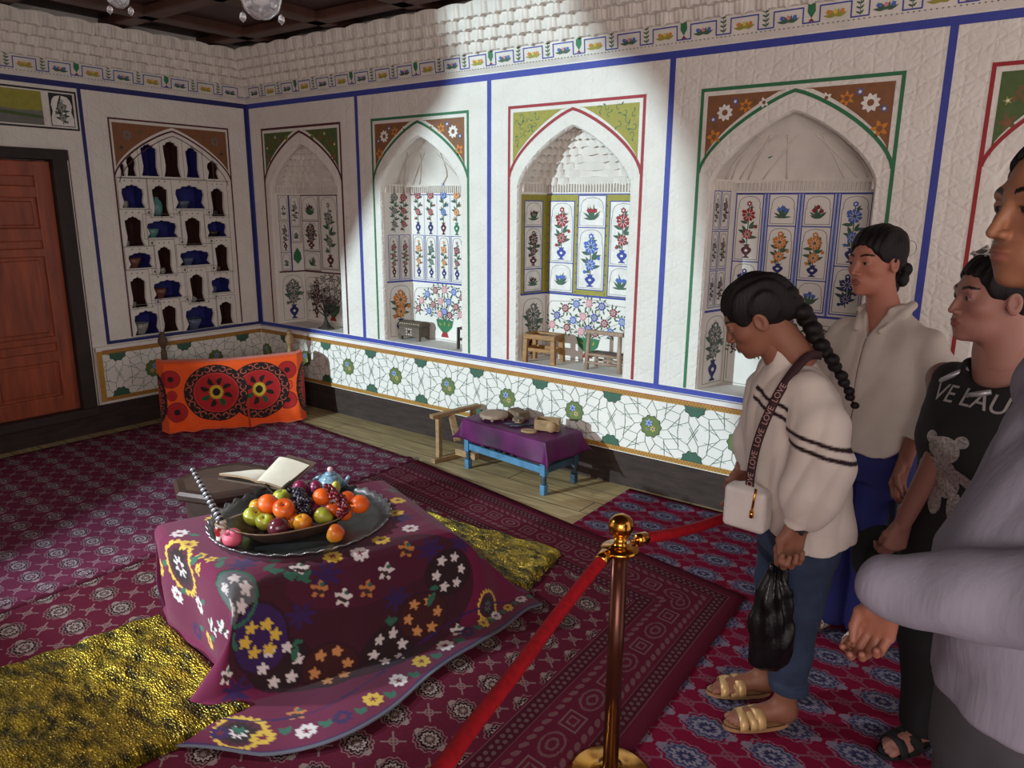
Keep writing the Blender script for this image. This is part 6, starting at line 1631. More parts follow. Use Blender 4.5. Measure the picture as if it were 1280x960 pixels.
def jeans1(P):
    d = s_loft(P, [.60, .70, .80, .90], [0]*4, [-.095, -.095, -.09, -.085], [.165, .17, .165, .15], [.115, .118, .115, .105])
    for s, y in ((-1, 0), (1, .0)):
        d = smin(d, s_chain(P, [(s*.085, -.095, .72), (s*.082, -.085+y, .45), (s*.072 if s < 0 else .095, -.082+y, .175)], (.104, .072, .060), .03), .02 if True else 0)
    d = smax(d, .148-P[:, 2], .004); r = None
    for s in (-1, 1): d = smin(d, smax(s_cap(P, (s*.085, -.082, .15), (s*.085, -.082, .18), .063, .062), np.abs(P[:, 2]-.165)-.018, .004), .003)
    return d+folds(P, .004, 40, [(.2, .5, 1), (-.3, .3, 1)], 6)
garment('jeans', w1, jeans1, (-.22, -.26, .13), (.22, .06, .92), .006, W1, M_DENIM)
M_GOLDLE = mat('gold_leather', (190, 156, 106), .4, .2, var=.1); M_SOLE = mat('tan_sole', (150, 110, 76), .7)
sandal(w1, W1.wld((-.062, -.085, .014)), np.array((-.10, 1, 0))@W1.R, M_GOLDLE, M_SOLE); sandal(w1, W1.wld((.095, -.075, .014)), np.array((0, 1, 0))@W1.R, M_GOLDLE, M_SOLE)
m = MB(); wv = Vector(wr1); dv = Vector(kn-wr1).normalized(); M_BAND = mat('black_watch_band', (22, 20, 22), .5)
m.tube([wv-dv*.018, wv-dv*.012, wv+dv*.004, wv+dv*.010], [.027, .0305, .0305, .027], M_BAND, 20); sd_ = Vector(np.array((-1, -.1, 0))@W1.R); m.box(wv-dv*.004+sd_*.031, (.012, .03, .03), M_BAND, bev=.004); m.build('wristwatch', w1)
# shoulder bag
M_WBAG = mat('white_bag_leather', (196, 188, 184), .45, var=.06, bump=.1)
bagc = W1.wld((-.085, .098, .775)); bfr = Frame(bagc, (np.array((-.75, .65, 0))@W1.R))
def bagf(P):
    q = np.maximum(np.abs(P-np.array((0, 0, -.005)))-np.array((.050, .018, .05)), 0); d = np.linalg.norm(q, axis=1)-.016
    return smin(d, s_ell(P, (0, 0, .035), (.046, .024, .04)), .02)
hbg = thing('handbag', 'small white handbag on a printed dark strap, worn by the bending woman', 'bag', bagc)
def shift(o, root): o.data.transform(Matrix.Translation(-Vector(root.location))); o.parent = root
o = garment('body', None, bagf, (-.11, -.07, -.10), (.11, .07, .11), .004, bfr, M_WBAG); shift(o, hbg)
m = MB()
for s in (-.064,): a = Vector(bfr.wld((s+.03, .033, .07))); b = Vector(bfr.wld((s+.036, .036, .0))); m.tube([a, a.lerp(b, .5), b], .004, M_BRASS, 8); m.tube([b, b-Vector((0, 0, .02))], .007, M_BRASS, 8)
o = m.build('clasp', None); shift(o, hbg)
M_STRAP = mat('dark_printed_strap', (46, 18, 24), .8)
spx = [(-.07, -.085, 1.232), (-.095, -.03, 1.232), (-.125, .035, 1.165), (-.128, .074, 1.08), (-.118, .098, .98), (-.105, .104, .88), (-.095, .100, .80)]
o, Q = ribbon('strap', None, spx, .026, M_STRAP, W1, Vector(np.array((-.75, .65, 0))@W1.R)); shift(o, hbg)
tme = text_mesh('LOVE  LOVE  LOVE  LOVE  LOVE', .024); co = np.zeros(len(tme.vertices)*3); tme.vertices.foreach_get('co', co); co = co.reshape(-1, 3)
ls = np.concatenate([[0], np.cumsum([(Q[i+1]-Q[i]).length for i in range(len(Q)-1)])]); nn_ = Vector(np.array((-.75, .65, 0))@W1.R).normalized(); out = []
for x, y, z in co:
    s_ = ls[-1]-(x+.03); s_ = max(0, min(ls[-1]-1e-4, s_)); i = int(np.searchsorted(ls, s_)-1); i = max(0, min(i, len(Q)-2)); u = (s_-ls[i])/(ls[i+1]-ls[i]); p = Q[i].lerp(Q[i+1], u); t = (Q[i+1]-Q[i]).normalized(); sx_ = t.cross(nn_).normalized(); nz = sx_.cross(t)
    if nz.dot(nn_) < 0: nz = -nz
    out.append(p+sx_*(y-.0085)+nz*(.0025+z))
tme.vertices.foreach_set('co', np.array([tuple(v) for v in out], np.float32).ravel()); tme.materials.append(mat('strap_lettering', (156, 120, 116), .7)); tme.update()
o = bpy.data.objects.new('lettering', tme); link(o); shift(o, hbg)
# black plastic bag in her hand
M_PLAST = mat('black_plastic', (12, 12, 14), .3, var=.3, bump=.5, bscale=22, dist=.008, spec=.4)
pb = W1.wld((-.243, .052, .50)); pfr = Frame(pb, F1)
def pbag(P):
    z = P[:, 2]; A = np.interp(z, [-.175, -.15, -.08, .0, .08, .13, .17], [.03, .056, .066, .062, .045, .022, .014]); d = (np.sqrt((P[:, 0]/(A*.6+.004))**2+(P[:, 1]/A)**2)-1)*A*.6; d = smax(d, np.maximum(-.175-z, z-.165), .01)
    an = np.arctan2(P[:, 1], P[:, 0]); return d+.006*np.sin(an*7+z*22)*np.clip((z+.1)/.2, .2, 1)+folds(P, .004, 55, [(1, .4, 1), (-.5, .8, 1)], 9)
ob = thing('plastic_bag', 'crumpled black plastic bag hanging from the bending woman\'s hand', 'bag', pb)
o = garment('bag', None, pbag, (-.08, -.10, -.20), (.08, .10, .19), .004, pfr, M_PLAST); shift(o, ob)

# ------------------------------------------------------------ woman in the plain white shirt and blue trousers
W2 = Frame((5.085, -.875, .006), (-.30, -.954, 0)); SK2 = (164, 106, 88)
h2c = (.035, .055, 1.462); fw2 = np.array((-.52, -.85, -.10))
hd2 = Frame(W2.wld(h2c), fw2, (-.04, .0, 1))
parts = [piece(lambda P: head_fn(P, .96, .95, .92), (-.11, -.13, -.20), (.11, .13, .135), .0024, hd2, head_color(SK2, (132, 76, 68)))]
def neck2(P): return s_chain(P, [(.03, .03, 1.40), (.015, .005, 1.30), (.01, .0, 1.22)], (.05, .052, .065), .02)
parts.append(piece(neck2, (-.10, -.10, 1.13), (.12, .12, 1.47), .005, W2, flat_col(SK2)))
wl2 = W2.wld((-.178, .045, .86)); parts.append(hand_parts(W2.wld((-.165, .07, .775)), np.array((.12, .16, -1))@W2.R, np.array((0.2, 1, .1))@W2.R, (120, 74, 60), (.5, .7, .5), side=-1, wrist_len=.12))
parts.append(hand_parts(W2.wld((.20, .05, .80)), np.array((0, .1, -1))@W2.R, np.array((-.2, 1, 0))@W2.R, SK2, (.3, .4, .3), side=1, wrist_len=.12))
parts.append(foot_parts(W2.wld((.085, -.035, .010)), np.array((.15, 1, 0))@W2.R, SK2, .22, -1)); parts.append(foot_parts(W2.wld((-.075, -.045, .010)), np.array((-.05, 1, 0))@W2.R, SK2, .22, 1))
w2 = person('young woman upright in a plain white shirt and blue trousers, hair in a bun', parts, W2, std_limbs(0, 0, [(-.14, 0, 1.18), (-.195, .0, .99), (-.175, .05, .86)], [(.14, 0, 1.18), (.2, .0, .99), (.2, .045, .88)], [(-.08, 0, .75), (-.085, .0, .42), (-.08, -.035, .14)], [(.08, 0, .75), (.085, .0, .42), (.085, -.03, .14)], [(0, 0, .78), (0, 0, .95), (0, 0, 1.10), (0, 0, 1.22)]), SK2)
def hair2(P):
    d = s_ell(P, (0, -.018, .040), (.085, .104, .095)); d = smax(d, -(P@np.array((0, -.72, .69), np.float32)+.020), .012)
    d = smax(d, -s_ell(P, (0, .088, -.045), (.075, .078, .106)), .010); d = smax(d, -s_ell(P, (0, .0, -.07), (.10, .06, .058)), .01)
    bun = None
    for k, (x, y, z, r) in enumerate(((.0, -.105, -.005, .036), (.012, -.118, -.04, .034), (-.012, -.112, -.065, .032), (.02, -.098, -.085, .026), (-.022, -.120, -.03, .028), (.0, -.09, -.095, .026))):
        e = s_ell(P, (x, y, z), (r, r*.9, r)); bun = e if bun is None else smin(bun, e, .005)
    return smin(d, bun, .008)+folds(P, .0013, 330, [(1, .15, .1)], 3)+folds(P, .004, 60, [(.6, 1, .1), (1, .2, .3)], 4)
garment('hair', w2, hair2, (-.11, -.18, -.15), (.11, .12, .15), .003, hd2, M_HAIR)
m = MB(); c = Vector(hd2.wld((-.03, -.125, .045))); m.tube([c+Vector((.0, .0, 0))+Vector(CR)*.022*math.cos(k*PI/10)+Vector((0, 0, .026*math.sin(k*PI/10))) for k in range(21)], .0016, M_SILV, 6); m.build('hair_clip', w2)
M_SHIRT = mat('white_shirt_linen', (190, 178, 168), .85, var=.04, bump=.2, bscale=500)
zs2 = [.76, .80, .88, .98, 1.08, 1.16, 1.21, 1.25, 1.285, 1.315]; cy2 = [-.005, -.004, 0, .005, .008, .004, 0, 0, .004, .01]
a2 = [.175, .178, .176, .172, .172, .178, .165, .115, .072, .064]; b2 = [.125, .125, .122, .12, .12, .11, .095, .078, .066, .062]
def shirt2(P):
    d = s_loft(P, zs2, [0]*10, cy2, a2, b2, 2.15)
    hem = .775+.07*np.clip((np.abs(P[:, 0])-.10)/.07, 0, 1)**1.5; d = smax(d, hem-P[:, 2], .004)
    for s in (-1, 1):
        ar = s_chain(P, [(s*.15, 0, 1.185), (s*.195, -.005, 1.09), (s*.205, .0, .985), (s*.195, .03, .885)], (.060, .066, .064, .055), .02)
        ar = smin(ar, s_cap(P, (s*.196, .028, .91), (s*.192, .036, .865), .056, .055), .004); ar = smax(ar, .872-P[:, 2], .003); d = smin(d, ar, .018)
    # open V collar
    v = smax(np.abs(P[:, 0]-.012)-(P[:, 2]-1.20)*.42, -(P[:, 1]-.02), .005); d = smax(d, -smax(v, 1.20-P[:, 2], .003), .006)
    for s in (-1, 1):
        cp = s_chain(P, [(s*.07, -.035, 1.312), (s*.076+.01, .03, 1.285), (s*.045+.012, .088, 1.225)], (.013, .016, .012), .008); d = smin(d, cp, .004)
    pl = smax(np.abs(P[:, 0]-.012-.03*(1.2-P[:, 2]))-.0022, -P[:, 1], .002); d = d+.003*np.exp(-(pl/.003)**2)*(P[:, 1] > .02)
    return d+creases(P, .026, 40, [(1, .3, .3), (.7, .6, -.25), (.9, 0, .5)], 14)+folds(P, .0015, 60, [(1, .3, .3)], 15)
garment('shirt', w2, shirt2, (-.30, -.17, .74), (.30, .18, 1.35), .0052, W2, M_SHIRT)
M_SEAM = mat('placket_seam', (112, 98, 92), .9); m = MB(); pk = []
for k in range(16):
    z_ = 1.195-.40*k/15; x_ = .012+.03*(1.2-z_)
    ys_ = np.linspace(.22, -.02, 200); dd_ = shirt2(np.stack([np.full(200, x_), ys_, np.full(200, z_)], -1).astype(np.float32)); pk.append(W2.wld((x_, ys_[np.argmax(dd_ < 0)]+.0012, z_)))
m.tube(pk, .0016, M_SEAM, 6); m.build('placket', w2)
M_BLUETR = mat('royal_blue_trousers', (22, 26, 92), .8, var=.15, scale=8, bump=.15, bscale=200)
def trous2(P):
    d = s_loft(P, [.66, .74, .84], [0]*3, [-.005]*3, [.165, .165, .15], [.112, .112, .10])
    for s in (-1, 1): d = smin(d, s_chain(P, [(s*.078, -.005, .74), (s*.085, .005, .42), (s*.088, -.01, .06)], (.100, .086, .094), .03), .012)
    d = smax(d, .035-P[:, 2], .004); an = P[:, 0]*60; return d+folds(P, .006, 30, [(1, .5, .06), (.5, 1, .05)], 16)
garment('trousers', w2, trous2, (-.24, -.17, .02), (.24, .17, .86), .006, W2, M_BLUETR)
M_WLE = mat('white_sandal_leather', (204, 198, 192), .45)
sandal(w2, W2.wld((.085, -.035, .014)), np.array((.15, 1, 0))@W2.R, M_WLE, M_SOLE, -1, .22); sandal(w2, W2.wld((-.075, -.045, .014)), np.array((-.05, 1, 0))@W2.R, M_WLE, M_SOLE, 1, .22)

# ------------------------------------------------------------ woman in the black printed top, half hidden
W3 = Frame((5.50, -1.50, .006), (-.45, -.893, 0)); SK3 = (150, 104, 92)
hd3 = Frame(at(1243, 372, 1.93), (-.84, -.52, -.14), (0, 0, 1)); h3 = W3.loc(hd3.o)
parts = [piece(lambda P: head_fn(P, 1.03, .95, 1.1), (-.12, -.13, -.20), (.12, .13, .135), .0026, hd3, head_color(SK3))]
def neck3(P): return s_chain(P, [h3+np.array((0, -.03, -.06)), (h3[0]*.5, h3[1]-.05, 1.27), (0, -.01, 1.16)], (.054, .062, .085), .03)
parts.append(piece(neck3, (-.16, -.2, 1.05), (.16, .2, 1.45), .006, W3, flat_col(SK3)))
# her right arm reaches down and forward to the hat
aw = at(1128, 655, 2.12); ae = at(1184, 548, 2.0); ash = W3.wld((.17, -.01, 1.17))
def arm3(P): return s_chain(P, [W3.loc(ash), W3.loc(ae), W3.loc(aw)], (.05, .036, .023), .02)
parts.append(piece(arm3, W3.loc(ash)*0+np.array((-.1, -.2, .5)), np.array((.62, .50, 1.28)), .006, W3, flat_col((128, 86, 76))))
parts.append(hand_parts(aw, np.array(at(1116, 690, 2.14))-np.array(aw), (-.8, -.6, .1), (128, 86, 76), (.7, .9, .6), side=1, wrist_len=.05, sc=.85))
def arm3b(P): return s_chain(P, [(-.19, -.01, 1.17), (-.23, -.03, .92), (-.21, .05, .72)], (.056, .044, .03), .02)
parts.append(piece(arm3b, (-.32, -.12, .64), (-.1, .14, 1.26), .006, W3, flat_col(SK3))); parts.append(hand_parts(W3.wld((-.21, .05, .72)), np.array((0, .2, -1))@W3.R, np.array((.2, 1, 0))@W3.R, SK3, (.3, .4, .3), side=-1, h=.003))
for s in (-1, 1): parts.append(foot_parts(W3.wld((s*.09, -.07, .012)), np.array((s*.1, 1, 0))@W3.R, SK3, .23, -s, .004))
w3 = person('woman in a black top with silver print, sunglasses on her hair, behind the man', parts, W3, std_limbs(0, 0, [(-.14, 0, 1.14), (-.215, -.02, .96), (-.215, .03, .76)], [(.14, 0, 1.14), tuple(W3.loc(ash)), tuple(W3.loc(ae))], [(-.08, 0, .75), (-.09, .0, .42), (-.09, -.05, .14)], [(.08, 0, .75), (.09, .0, .42), (.09, -.05, .14)], [(0, 0, .78), (0, 0, .95), (0, 0, 1.08), (0, -.01, 1.17)]), SK3)
def hair3(P):
    d = s_ell(P, (0, -.018, .036), (.086, .104, .090)); d = smax(d, -(P@np.array((0, -.72, .69), np.float32)+.022), .012)
    d = smax(d, -s_ell(P, (0, .088, -.045), (.08, .080, .106)), .010); d = smax(d, -s_ell(P, (0, .0, -.07), (.10, .06, .058)), .01)
    return smin(d, s_ell(P, (0, -.11, .0), (.045, .04, .05)), .02)+folds(P, .0013, 330, [(1, .15, .1)], 3)+folds(P, .003, 60, [(.6, 1, .1)], 4)
garment('hair', w3, hair3, (-.12, -.18, -.12), (.12, .12, .15), .0034, hd3, M_HAIR)
m = MB(); M_SGL = mat('dark_sunglass_lens', (24, 20, 24), .08); M_FRM = mat('pale_sunglass_frame', (186, 178, 172), .3)
for s in (-1, 1):
    c = Vector((s*.036, .035, .122)); q = [c+Vector((.027*math.cos(k*PI/8), .016*math.sin(k*PI/8), -.008*math.sin(k*PI/8)-.012*abs(math.cos(k*PI/8)))) for k in range(16)]
    m.add([hd3.wld(p) for p in q], [tuple(range(16))], M_SGL); m.tube([hd3.wld(p) for p in q+[q[0]]], .003, M_FRM, 6)
    m.tube([hd3.wld((s*.064, .035, .11)), hd3.wld((s*.086, .01, .085)), hd3.wld((s*.09, -.06, .045))], [.005, .006, .004], M_FRM, 8)
m.tube([hd3.wld((-.012, .04, .124)), hd3.wld((.012, .04, .124))], .003, M_FRM, 6); m.build('sunglasses', w3)
M_BTOP = mat('black_jersey', (20, 17, 20), .85, var=.2, bump=.1)
zs3 = [.62, .72, .82, .92, 1.02, 1.10, 1.16, 1.21, 1.25]; a3 = [.20, .205, .20, .185, .182, .185, .165, .12, .10]; b3 = [.15, .155, .15, .14, .145, .135, .11, .085, .075]
def top3(P):
    d = s_loft(P, zs3, [0]*9, [.0, .005, .005, .01, .02, .018, .008, 0, 0], a3, b3, 2.1)
    d = smin(d, s_ell(P, (0, .09, 1.03), (.15, .075, .085)), .05)
    d = smin(d, smax(s_cap(P, (-.15, -.005, 1.17), (-.215, -.01, 1.03), .066, .064), 1.05-P[:, 2], .004), .02); d = smin(d, s_chain(P, [(.14, -.005, 1.165), tuple(W3.loc(ae))], (.06, .045), .01), .02)
    d = smax(d, -s_ell(P, (.0, .06, 1.25), (.085, .10, .06)), .006)
    return d+folds(P, .004, 26, [(1, .3, .4), (.4, .6, -.3)], 21)
o = garment('top', w3, top3, (-.30, -.24, .60), (.42, .36, 1.28), .006, W3, M_BTOP)
M_GLIT = mat('silver_glitter_print', (150, 144, 142), .35, .6, var=.5, scale=140, bump=.6, bscale=160)
def surf_y(fn, x, z, y0=.30):
    ys = np.linspace(y0, -.05, 140); P = np.stack([np.full(140, x), ys, np.full(140, z)], -1).astype(np.float32); d = fn(P); k = np.argmax(d < 0); return ys[k]+.004
tme = text_mesh('VE LAU', .062); co = np.zeros(len(tme.vertices)*3); tme.vertices.foreach_get('co', co); co = co.reshape(-1, 3); wtx = co[:, 0].max()
ysx = {}
def sy3(x, z):
    k = (round(x, 2), round(z, 2))
    if k not in ysx: ysx[k] = surf_y(top3, k[0], k[1])
    return ysx[k]
def sy3s(x, z):
    x0, z0 = math.floor(x*100)/100, math.floor(z*100)/100; fx, fz = (x-x0)*100, (z-z0)*100
    return (sy3(x0, z0)*(1-fx)+sy3(x0+.01, z0)*fx)*(1-fz)+(sy3(x0, z0+.01)*(1-fx)+sy3(x0+.01, z0+.01)*fx)*fz
out = []
for x, y, z in co:
    u = .125-(x/wtx)*.205; zz = 1.115+y+.03*math.cos(u*6); out.append(W3.wld((u, sy3s(u, zz)+z, zz)))
tme.vertices.foreach_set('co', np.array(out, np.float32).ravel()); tme.materials.append(mat('grey_print_lettering', (150, 144, 142), .6)); tme.update(); o = bpy.data.objects.new('lettering', tme); link(o, w3)
m = MB()
def blob(cx, cz, rx, rz, rot=0., n=22):
    ca, sa = math.cos(rot), math.sin(rot); c = W3.wld((cx, sy3s(cx, cz)+.001, cz)); q = []
    for k in range(n):
        a = 2*PI*k/n; u, v = rx*math.cos(a), rz*math.sin(a); X_, Z_ = cx+u*ca-v*sa, cz+u*sa+v*ca; q.append(W3.wld((X_, sy3s(X_, Z_)+.001, Z_)))
    m.add([c]+q, [(0, 1+k, 1+(k+1) % n) for k in range(n)], M_GLIT)
for b_ in ((.02, .955, .042, .036), (-.02, .985, .018, .016), (.058, .982, .018, .016), (.02, .875, .04, .06), (.075, .90, .045, .016, -.5), (-.035, .88, .045, .016, .6), (.045, .80, .02, .04), (-.01, .80, .02, .04)): blob(b_[0], b_[1]+.075, *b_[2:])
m.build('print', w3)
for a, b in (((.075, .04, 1.225), (.125, .03, 1.185)), ((-.03, .09, 1.19), (.02, .06, 1.17))):
    m = MB(); pa = Vector(W3.wld((a[0], surf_y(top3, a[0], a[2]), a[2]))); pb_ = Vector(W3.wld((b[0], surf_y(top3, b[0], b[2]), b[2]))); m.tube([pa, pa.lerp(pb_, .5)+Vector(W3.wld((0, .006, 0))-W3.o), pb_], [.007, .008, .007], M_SILV, 8); m.ico(pb_, .008, M_SILV, 1); m.build('silver_zip', w3)
M_BTR = mat('black_trousers', (18, 16, 20), .85)
def trous3(P):
    d = s_loft(P, [.56, .66, .78], [0]*3, [0, 0, 0], [.18, .18, .17], [.13, .13, .12])
    for s in (-1, 1): d = smin(d, s_chain(P, [(s*.088, 0, .64), (s*.09, .0, .4), (s*.09, -.03, .09)], (.105, .085, .07), .03), .012)
    return smax(d, .07-P[:, 2], .004)+folds(P, .004, 30, [(1, .5, .2)], 26)
garment('trousers', w3, trous3, (-.24, -.2, .05), (.24, .18, .8), .008, W3, M_BTR)
for s in (-1, 1): sandal(w3, W3.wld((s*.09, -.07, .014)), np.array((s*.1, 1, 0))@W3.R, M_BTR, M_BTR, -s, .23)
# black sun hat and folded umbrella they carry
hc = Vector(at(1110, 697, 2.50)); hat = thing('sun_hat', 'floppy black sun hat hanging between the woman in blue trousers and the one in black', 'hat', hc)
def hatf(P):
    q = P*np.array((1, 1, 1), np.float32); br_ = smax(np.abs(P[:, 1]+.03*np.sin(P[:, 0]*16)*1.0)-.007, np.hypot(P[:, 0], P[:, 2])-.115, .006); cr_ = smax(s_ell(P, (0, .0, 0), (.072, .085, .072)), -P[:, 1], .006); return smin(br_, cr_, .01)+folds(P, .003, 40, [(1, .3, .6)], 31)
o = garment('felt', None, hatf, (-.14, -.06, -.14), (.14, .11, .14), .005, Frame(hc, (.5, -.86, .2), (0.1, .1, 1)), mat('black_felt', (17, 14, 17), .9)); shift(o, hat)
ua, ub = Vector(at(1119, 606, 2.78)), Vector(at(1112, 712, 2.44)); um = thing('folded_umbrella', 'slim folded dark umbrella with a white stripe hanging from a woman\'s hand', 'umbrella', ua)
ua2, ub2 = Vector((0, 0, 0)), ub-ua
m = MB(); m.tube([ua2, ua2.lerp(ub2, .08), ua2.lerp(ub2, .5), ua2.lerp(ub2, .95), ub2], [.008, .016, .02, .010, .004], mat('navy_nylon', (20, 20, 44), .5), 12); m.build('canopy', um)
m = MB(); sd2 = Vector(CF)*-.018; m.tube([ua2.lerp(ub2, .1)+sd2*.9, ua2.lerp(ub2, .5)+sd2*1.15, ua2.lerp(ub2, .92)+sd2*.6], [.003, .005, .003], M_WLE, 6); m.build('white_strap', um)
m = MB(); m.tube([ua2, ua2-ub2.normalized()*.05], [.007, .010], M_SILV, 10); m.build('handle', um)

# ------------------------------------------------------------ man in the pale blue-grey shirt, closest to the viewer
MN = Frame((5.625, -2.475, .006), (-.907, -.421, 0)); SKM = (138, 92, 68)
hdm = Frame(Vector(at(1262, 261, 1.055))+CR*.022-Vector((-.8, -.6, 0))*.082+Vector((-.6, .8, 0))*.030, (-.80, -.58, -.10), (0, 0, 1)); hm = MN.loc(hdm.o)
parts = [piece(lambda P: head_fn(P, 1.04, 1.0, 1.1), (-.12, -.13, -.20), (.12, .14, .135), .002, hdm, head_color(SKM, (128, 78, 64), (22, 16, 14), .15))]
def neckm(P): return s_chain(P, [hm+np.array((0, -.03, -.05)), hm+np.array((0, -.05, -.14)), (0, -.05, 1.36)], (.058, .062, .08), .03)
parts.append(piece(neckm, (-.14, -.2, 1.28), (.14, .14, 1.66), .006, MN, flat_col(SKM)))
cf_ = np.array((-.035, .215, 1.032)); hd_end = np.array((-.02, .225, .95))
parts.append(hand_parts(MN.wld(cf_), MN.wld(hd_end)-MN.wld(cf_), np.array((.5, .7, .2))@MN.R, (132, 84, 68), (.7, .9, .6), side=-1, wrist_len=.015, sc=.82))
wrm = MN.wld((.20, -.17, .86)); parts.append(hand_parts(wrm, np.array((0, .1, -1))@MN.R, np.array((-.2, 1, 0))@MN.R, SKM, (.3, .4, .3), side=1, h=.003))
mb_ = person('man in a pale blue-grey shirt cut off by the right edge, closest to the viewer', parts, MN, std_limbs(0, 0, [(-.15, -.08, 1.32), (-.245, -.13, 1.15), (-.06, .17, 1.07)], [(.15, -.08, 1.32), (.22, -.155, 1.13), (.20, -.17, .92)], [(-.085, -.04, .80), (-.095, -.03, .46), (-.10, -.03, .12)], [(.085, -.04, .80), (.095, -.03, .46), (.10, -.03, .12)], [(0, -.04, .86), (0, -.04, 1.05), (0, -.07, 1.24), (0, -.075, 1.38)]), SKM)
def hairm(P):
    d = s_ell(P, (0, -.016, .036), (.085, .101, .089)); d = smax(d, -(P@np.array((0, -.50, .86), np.float32)-.006), .008)
    d = smax(d, -s_ell(P, (0, .092, -.045), (.082, .082, .122)), .010); d = smax(d, -s_ell(P, (0, .0, -.07), (.11, .06, .075)), .01)
    return d+folds(P, .002, 330, [(1, .15, .1)], 3)
garment('hair', mb_, hairm, (-.12, -.14, -.10), (.12, .12, .15), .003, hdm, M_HAIR)
M_KNIT = mat('blue_grey_shirt_cloth', (126, 122, 136), .85, var=.10, scale=7, bump=.35, bscale=90, stretch=(1, 1, .12))
zsm = [.86, .93, 1.02, 1.10, 1.18, 1.26, 1.34, 1.40, 1.45, 1.49]; cym = [-.04, -.045, -.035, -.032, -.045, -.062, -.075, -.08, -.075, -.07]; am = [.165, .17, .172, .168, .165, .17, .17, .15, .10, .078]; bm_ = [.148, .155, .165, .168, .152, .130, .11, .09, .075, .068]
sh_ = (-.17, -.10, 1.35); el_ = (-.25, -.14, 1.15); cfw = (-.05, .212, 1.062)
def shirtm(P):
    d = s_loft(P, zsm, [0]*10, cym, am, bm_, 2.2)
    ar = s_chain(P, [sh_, (-.235, -.125, 1.24), el_], (.085, .08, .075), .02); fo = s_chain(P, [el_, (-.19, .03, 1.135), (-.115, .125, 1.095), cfw], (.076, .072, .063, .054), .02); ar = smin(ar, fo, .03)
    an = s_chain(P, [(.17, -.09, 1.35), (.22, -.16, 1.13), (.20, -.17, .93)], (.085, .075, .055), .02)
    d = smin(smin(d, ar, .02), an, .02)
    col = np.abs(np.sqrt(P[:, 0]**2+(P[:, 1]+.065-(P[:, 2]-1.46)*.4)**2)-.074)-.005; col = smax(col, np.abs(P[:, 2]-1.475)-.03, .004); d = smin(d, col, .006)
    return d+creases(P, .022, 42, [(.3, .8, .7), (.6, .6, -.6), (.2, 1, .2)], 41)+folds(P, .0025, 60, [(.4, 1, .5), (1, .3, .4)], 42)
garment('shirt', mb_, shirtm, (-.38, -.22, .84), (.38, .36, 1.53), .0055, MN, M_KNIT)
M_DKTR = mat('dark_grey_trousers', (60, 58, 64), .85, var=.15, scale=20, bump=.15)
def trousm(P):
    d = s_loft(P, [.72, .82, .92, .98], [0]*4, [-.04, -.045, -.045, -.045], [.165, .168, .165, .16], [.135, .142, .142, .135])
    for s in (-1, 1): d = smin(d, s_chain(P, [(s*.085, -.045, .80), (s*.095, -.03, .46), (s*.10, -.03, .07)], (.105, .09, .078), .03), .015)
    return smax(d, .05-P[:, 2], .004)+folds(P, .004, 28, [(.3, .5, 1)], 46)
garment('trousers', mb_, trousm, (-.26, -.2, .03), (.26, .24, 1.0), .008, MN, M_DKTR)
M_SHOE = mat('black_shoe_leather', (24, 22, 22), .35)
for s in (-1, 1):
    def shoe(P, s=s): return smax(smin(s_cap(P, (s*.10, -.06, .04), (s*.115, .12, .03), .048, .038), s_cap(P, (s*.10, -.04, .04), (s*.10, -.04, .10), .045, .045), .02), .003-P[:, 2], .003)
    garment('shoe', mb_, shoe, (s*.11-.08, -.14, -.002), (s*.11+.08, .19, .16), .006, MN, M_SHOE)
# ================================================================== LIGHT
w = bpy.data.worlds.new('daylight'); scene.world = w; w.use_nodes = True
bg = w.node_tree.nodes['Background']; bg.inputs[0].default_value = (1, .88, .84, 1); bg.inputs[1].default_value = 1.0
def lamp(name, kind, loc, target, energy, color, **kw):
    l = bpy.data.lights.new(name, kind); l.energy = energy; l.color = color
    for k, v in kw.items(): setattr(l, k, v)
    o = bpy.data.objects.new(name, l); o.location = loc
    o.rotation_euler = (Vector(target)-Vector(loc)).to_track_quat('-Z', 'Y').to_euler(); link(o); return o
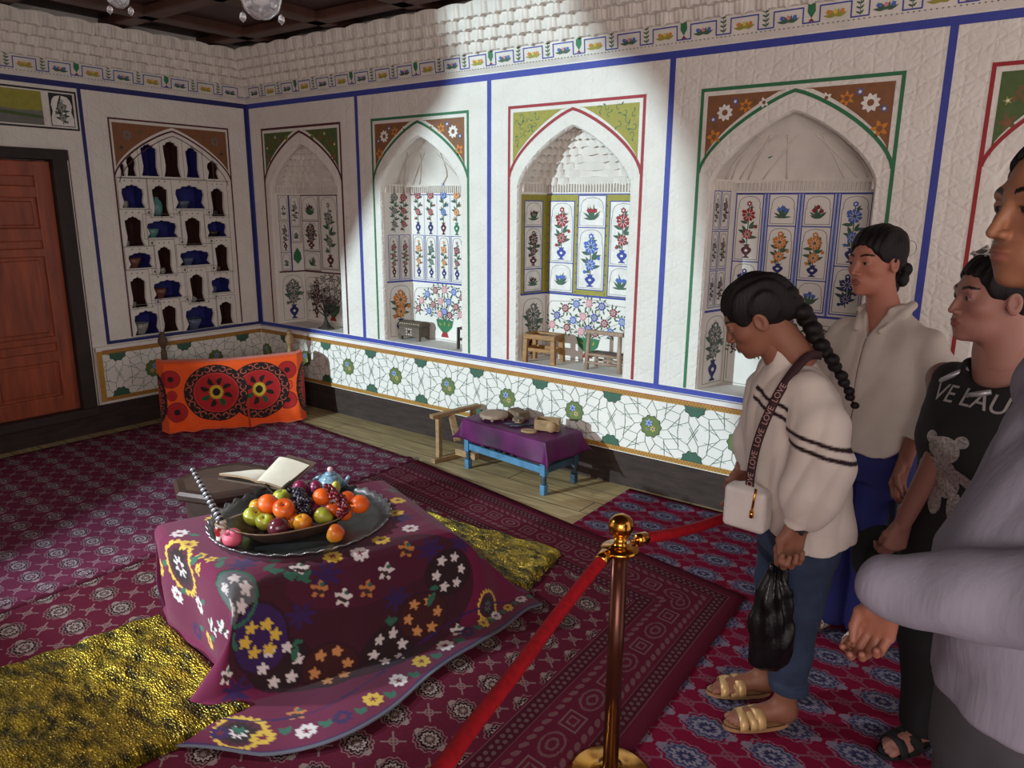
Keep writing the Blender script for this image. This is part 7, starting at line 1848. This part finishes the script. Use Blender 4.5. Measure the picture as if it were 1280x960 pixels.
# unseen added wall behind the viewer; its opening shapes the outside lamp's beam
LP = Vector((-.5, -9.5, 2.66)); YW = -4.9
def thru(x, y, z): t = (YW-LP.y)/(y-LP.y); return (LP.x+t*(x-LP.x), LP.z+t*(z-LP.z))
ap = [thru(2.42, 0, 2.85), thru(2.30, 0, 2.55), thru(2.15, 0, 2.3), thru(1.85, 0, 2.05), thru(1.45, 0, 1.7), thru(1.2, 0, 1.35), thru(.85, 0, .85), thru(.55, 0, .4), thru(1.0, -1.0, 0), thru(1.9, -2.9, 0),
      thru(3.95, -2.9, .1), thru(4.05, -1.4, .05), thru(4.3, -.25, .2), thru(4.25, 0, .7), thru(4.0, 0, 1.4), thru(3.88, 0, 1.9), thru(3.62, 0, 2.3), thru(3.34, 0, 2.5), thru(3.26, 0, 2.85)]
fw = [(-.3, 0), (4.7, 0), (4.7, 3.0), (-.3, 3.0)]
tri = tessellate_polygon([[Vector((x, z, 0)) for x, z in fw], [Vector((x, z, 0)) for x, z in ap]])
fwb = MB(); fwb.add([(x, YW, z) for x, z in fw+ap], tri, M_WHITE)
n = len(ap); fwb.add([(x, YW, z) for x, z in ap]+[(x, YW-.04, z) for x, z in ap], [(i, (i+1) % n, n+(i+1) % n, n+i) for i in range(n)], M_WHITE)
tag(fwb.build('gobo_wall'), 'unseen white wall added behind the viewer, cut open to shape the daylight', 'wall', kind='structure')
lamp('daylight_lamp', 'SPOT', LP, (2.3, 0, 1.2), 4200, (.72, .92, 1.0), spot_size=math.radians(50), spot_blend=.2, shadow_soft_size=.09)
lamp('fill_light', 'AREA', (6.9, -6.0, 2.3), (4.6, -.8, 1.0), 120, (1, .86, .80), size=2.2)  # soft fill added behind the viewer, brightens the visitors' near sides
lamp('exhibit_spot', 'SPOT', (1.5, -3.45, 2.6), (3.2, -2.1, .3), 330, (.95, .96, 1.0), spot_size=math.radians(58), spot_blend=1., shadow_soft_size=.05)
scene.view_settings.view_transform = 'Standard'; scene.view_settings.look = 'None'; scene.view_settings.gamma = 1
scene.view_settings.use_curve_mapping = False; scene.view_settings.exposure = 0
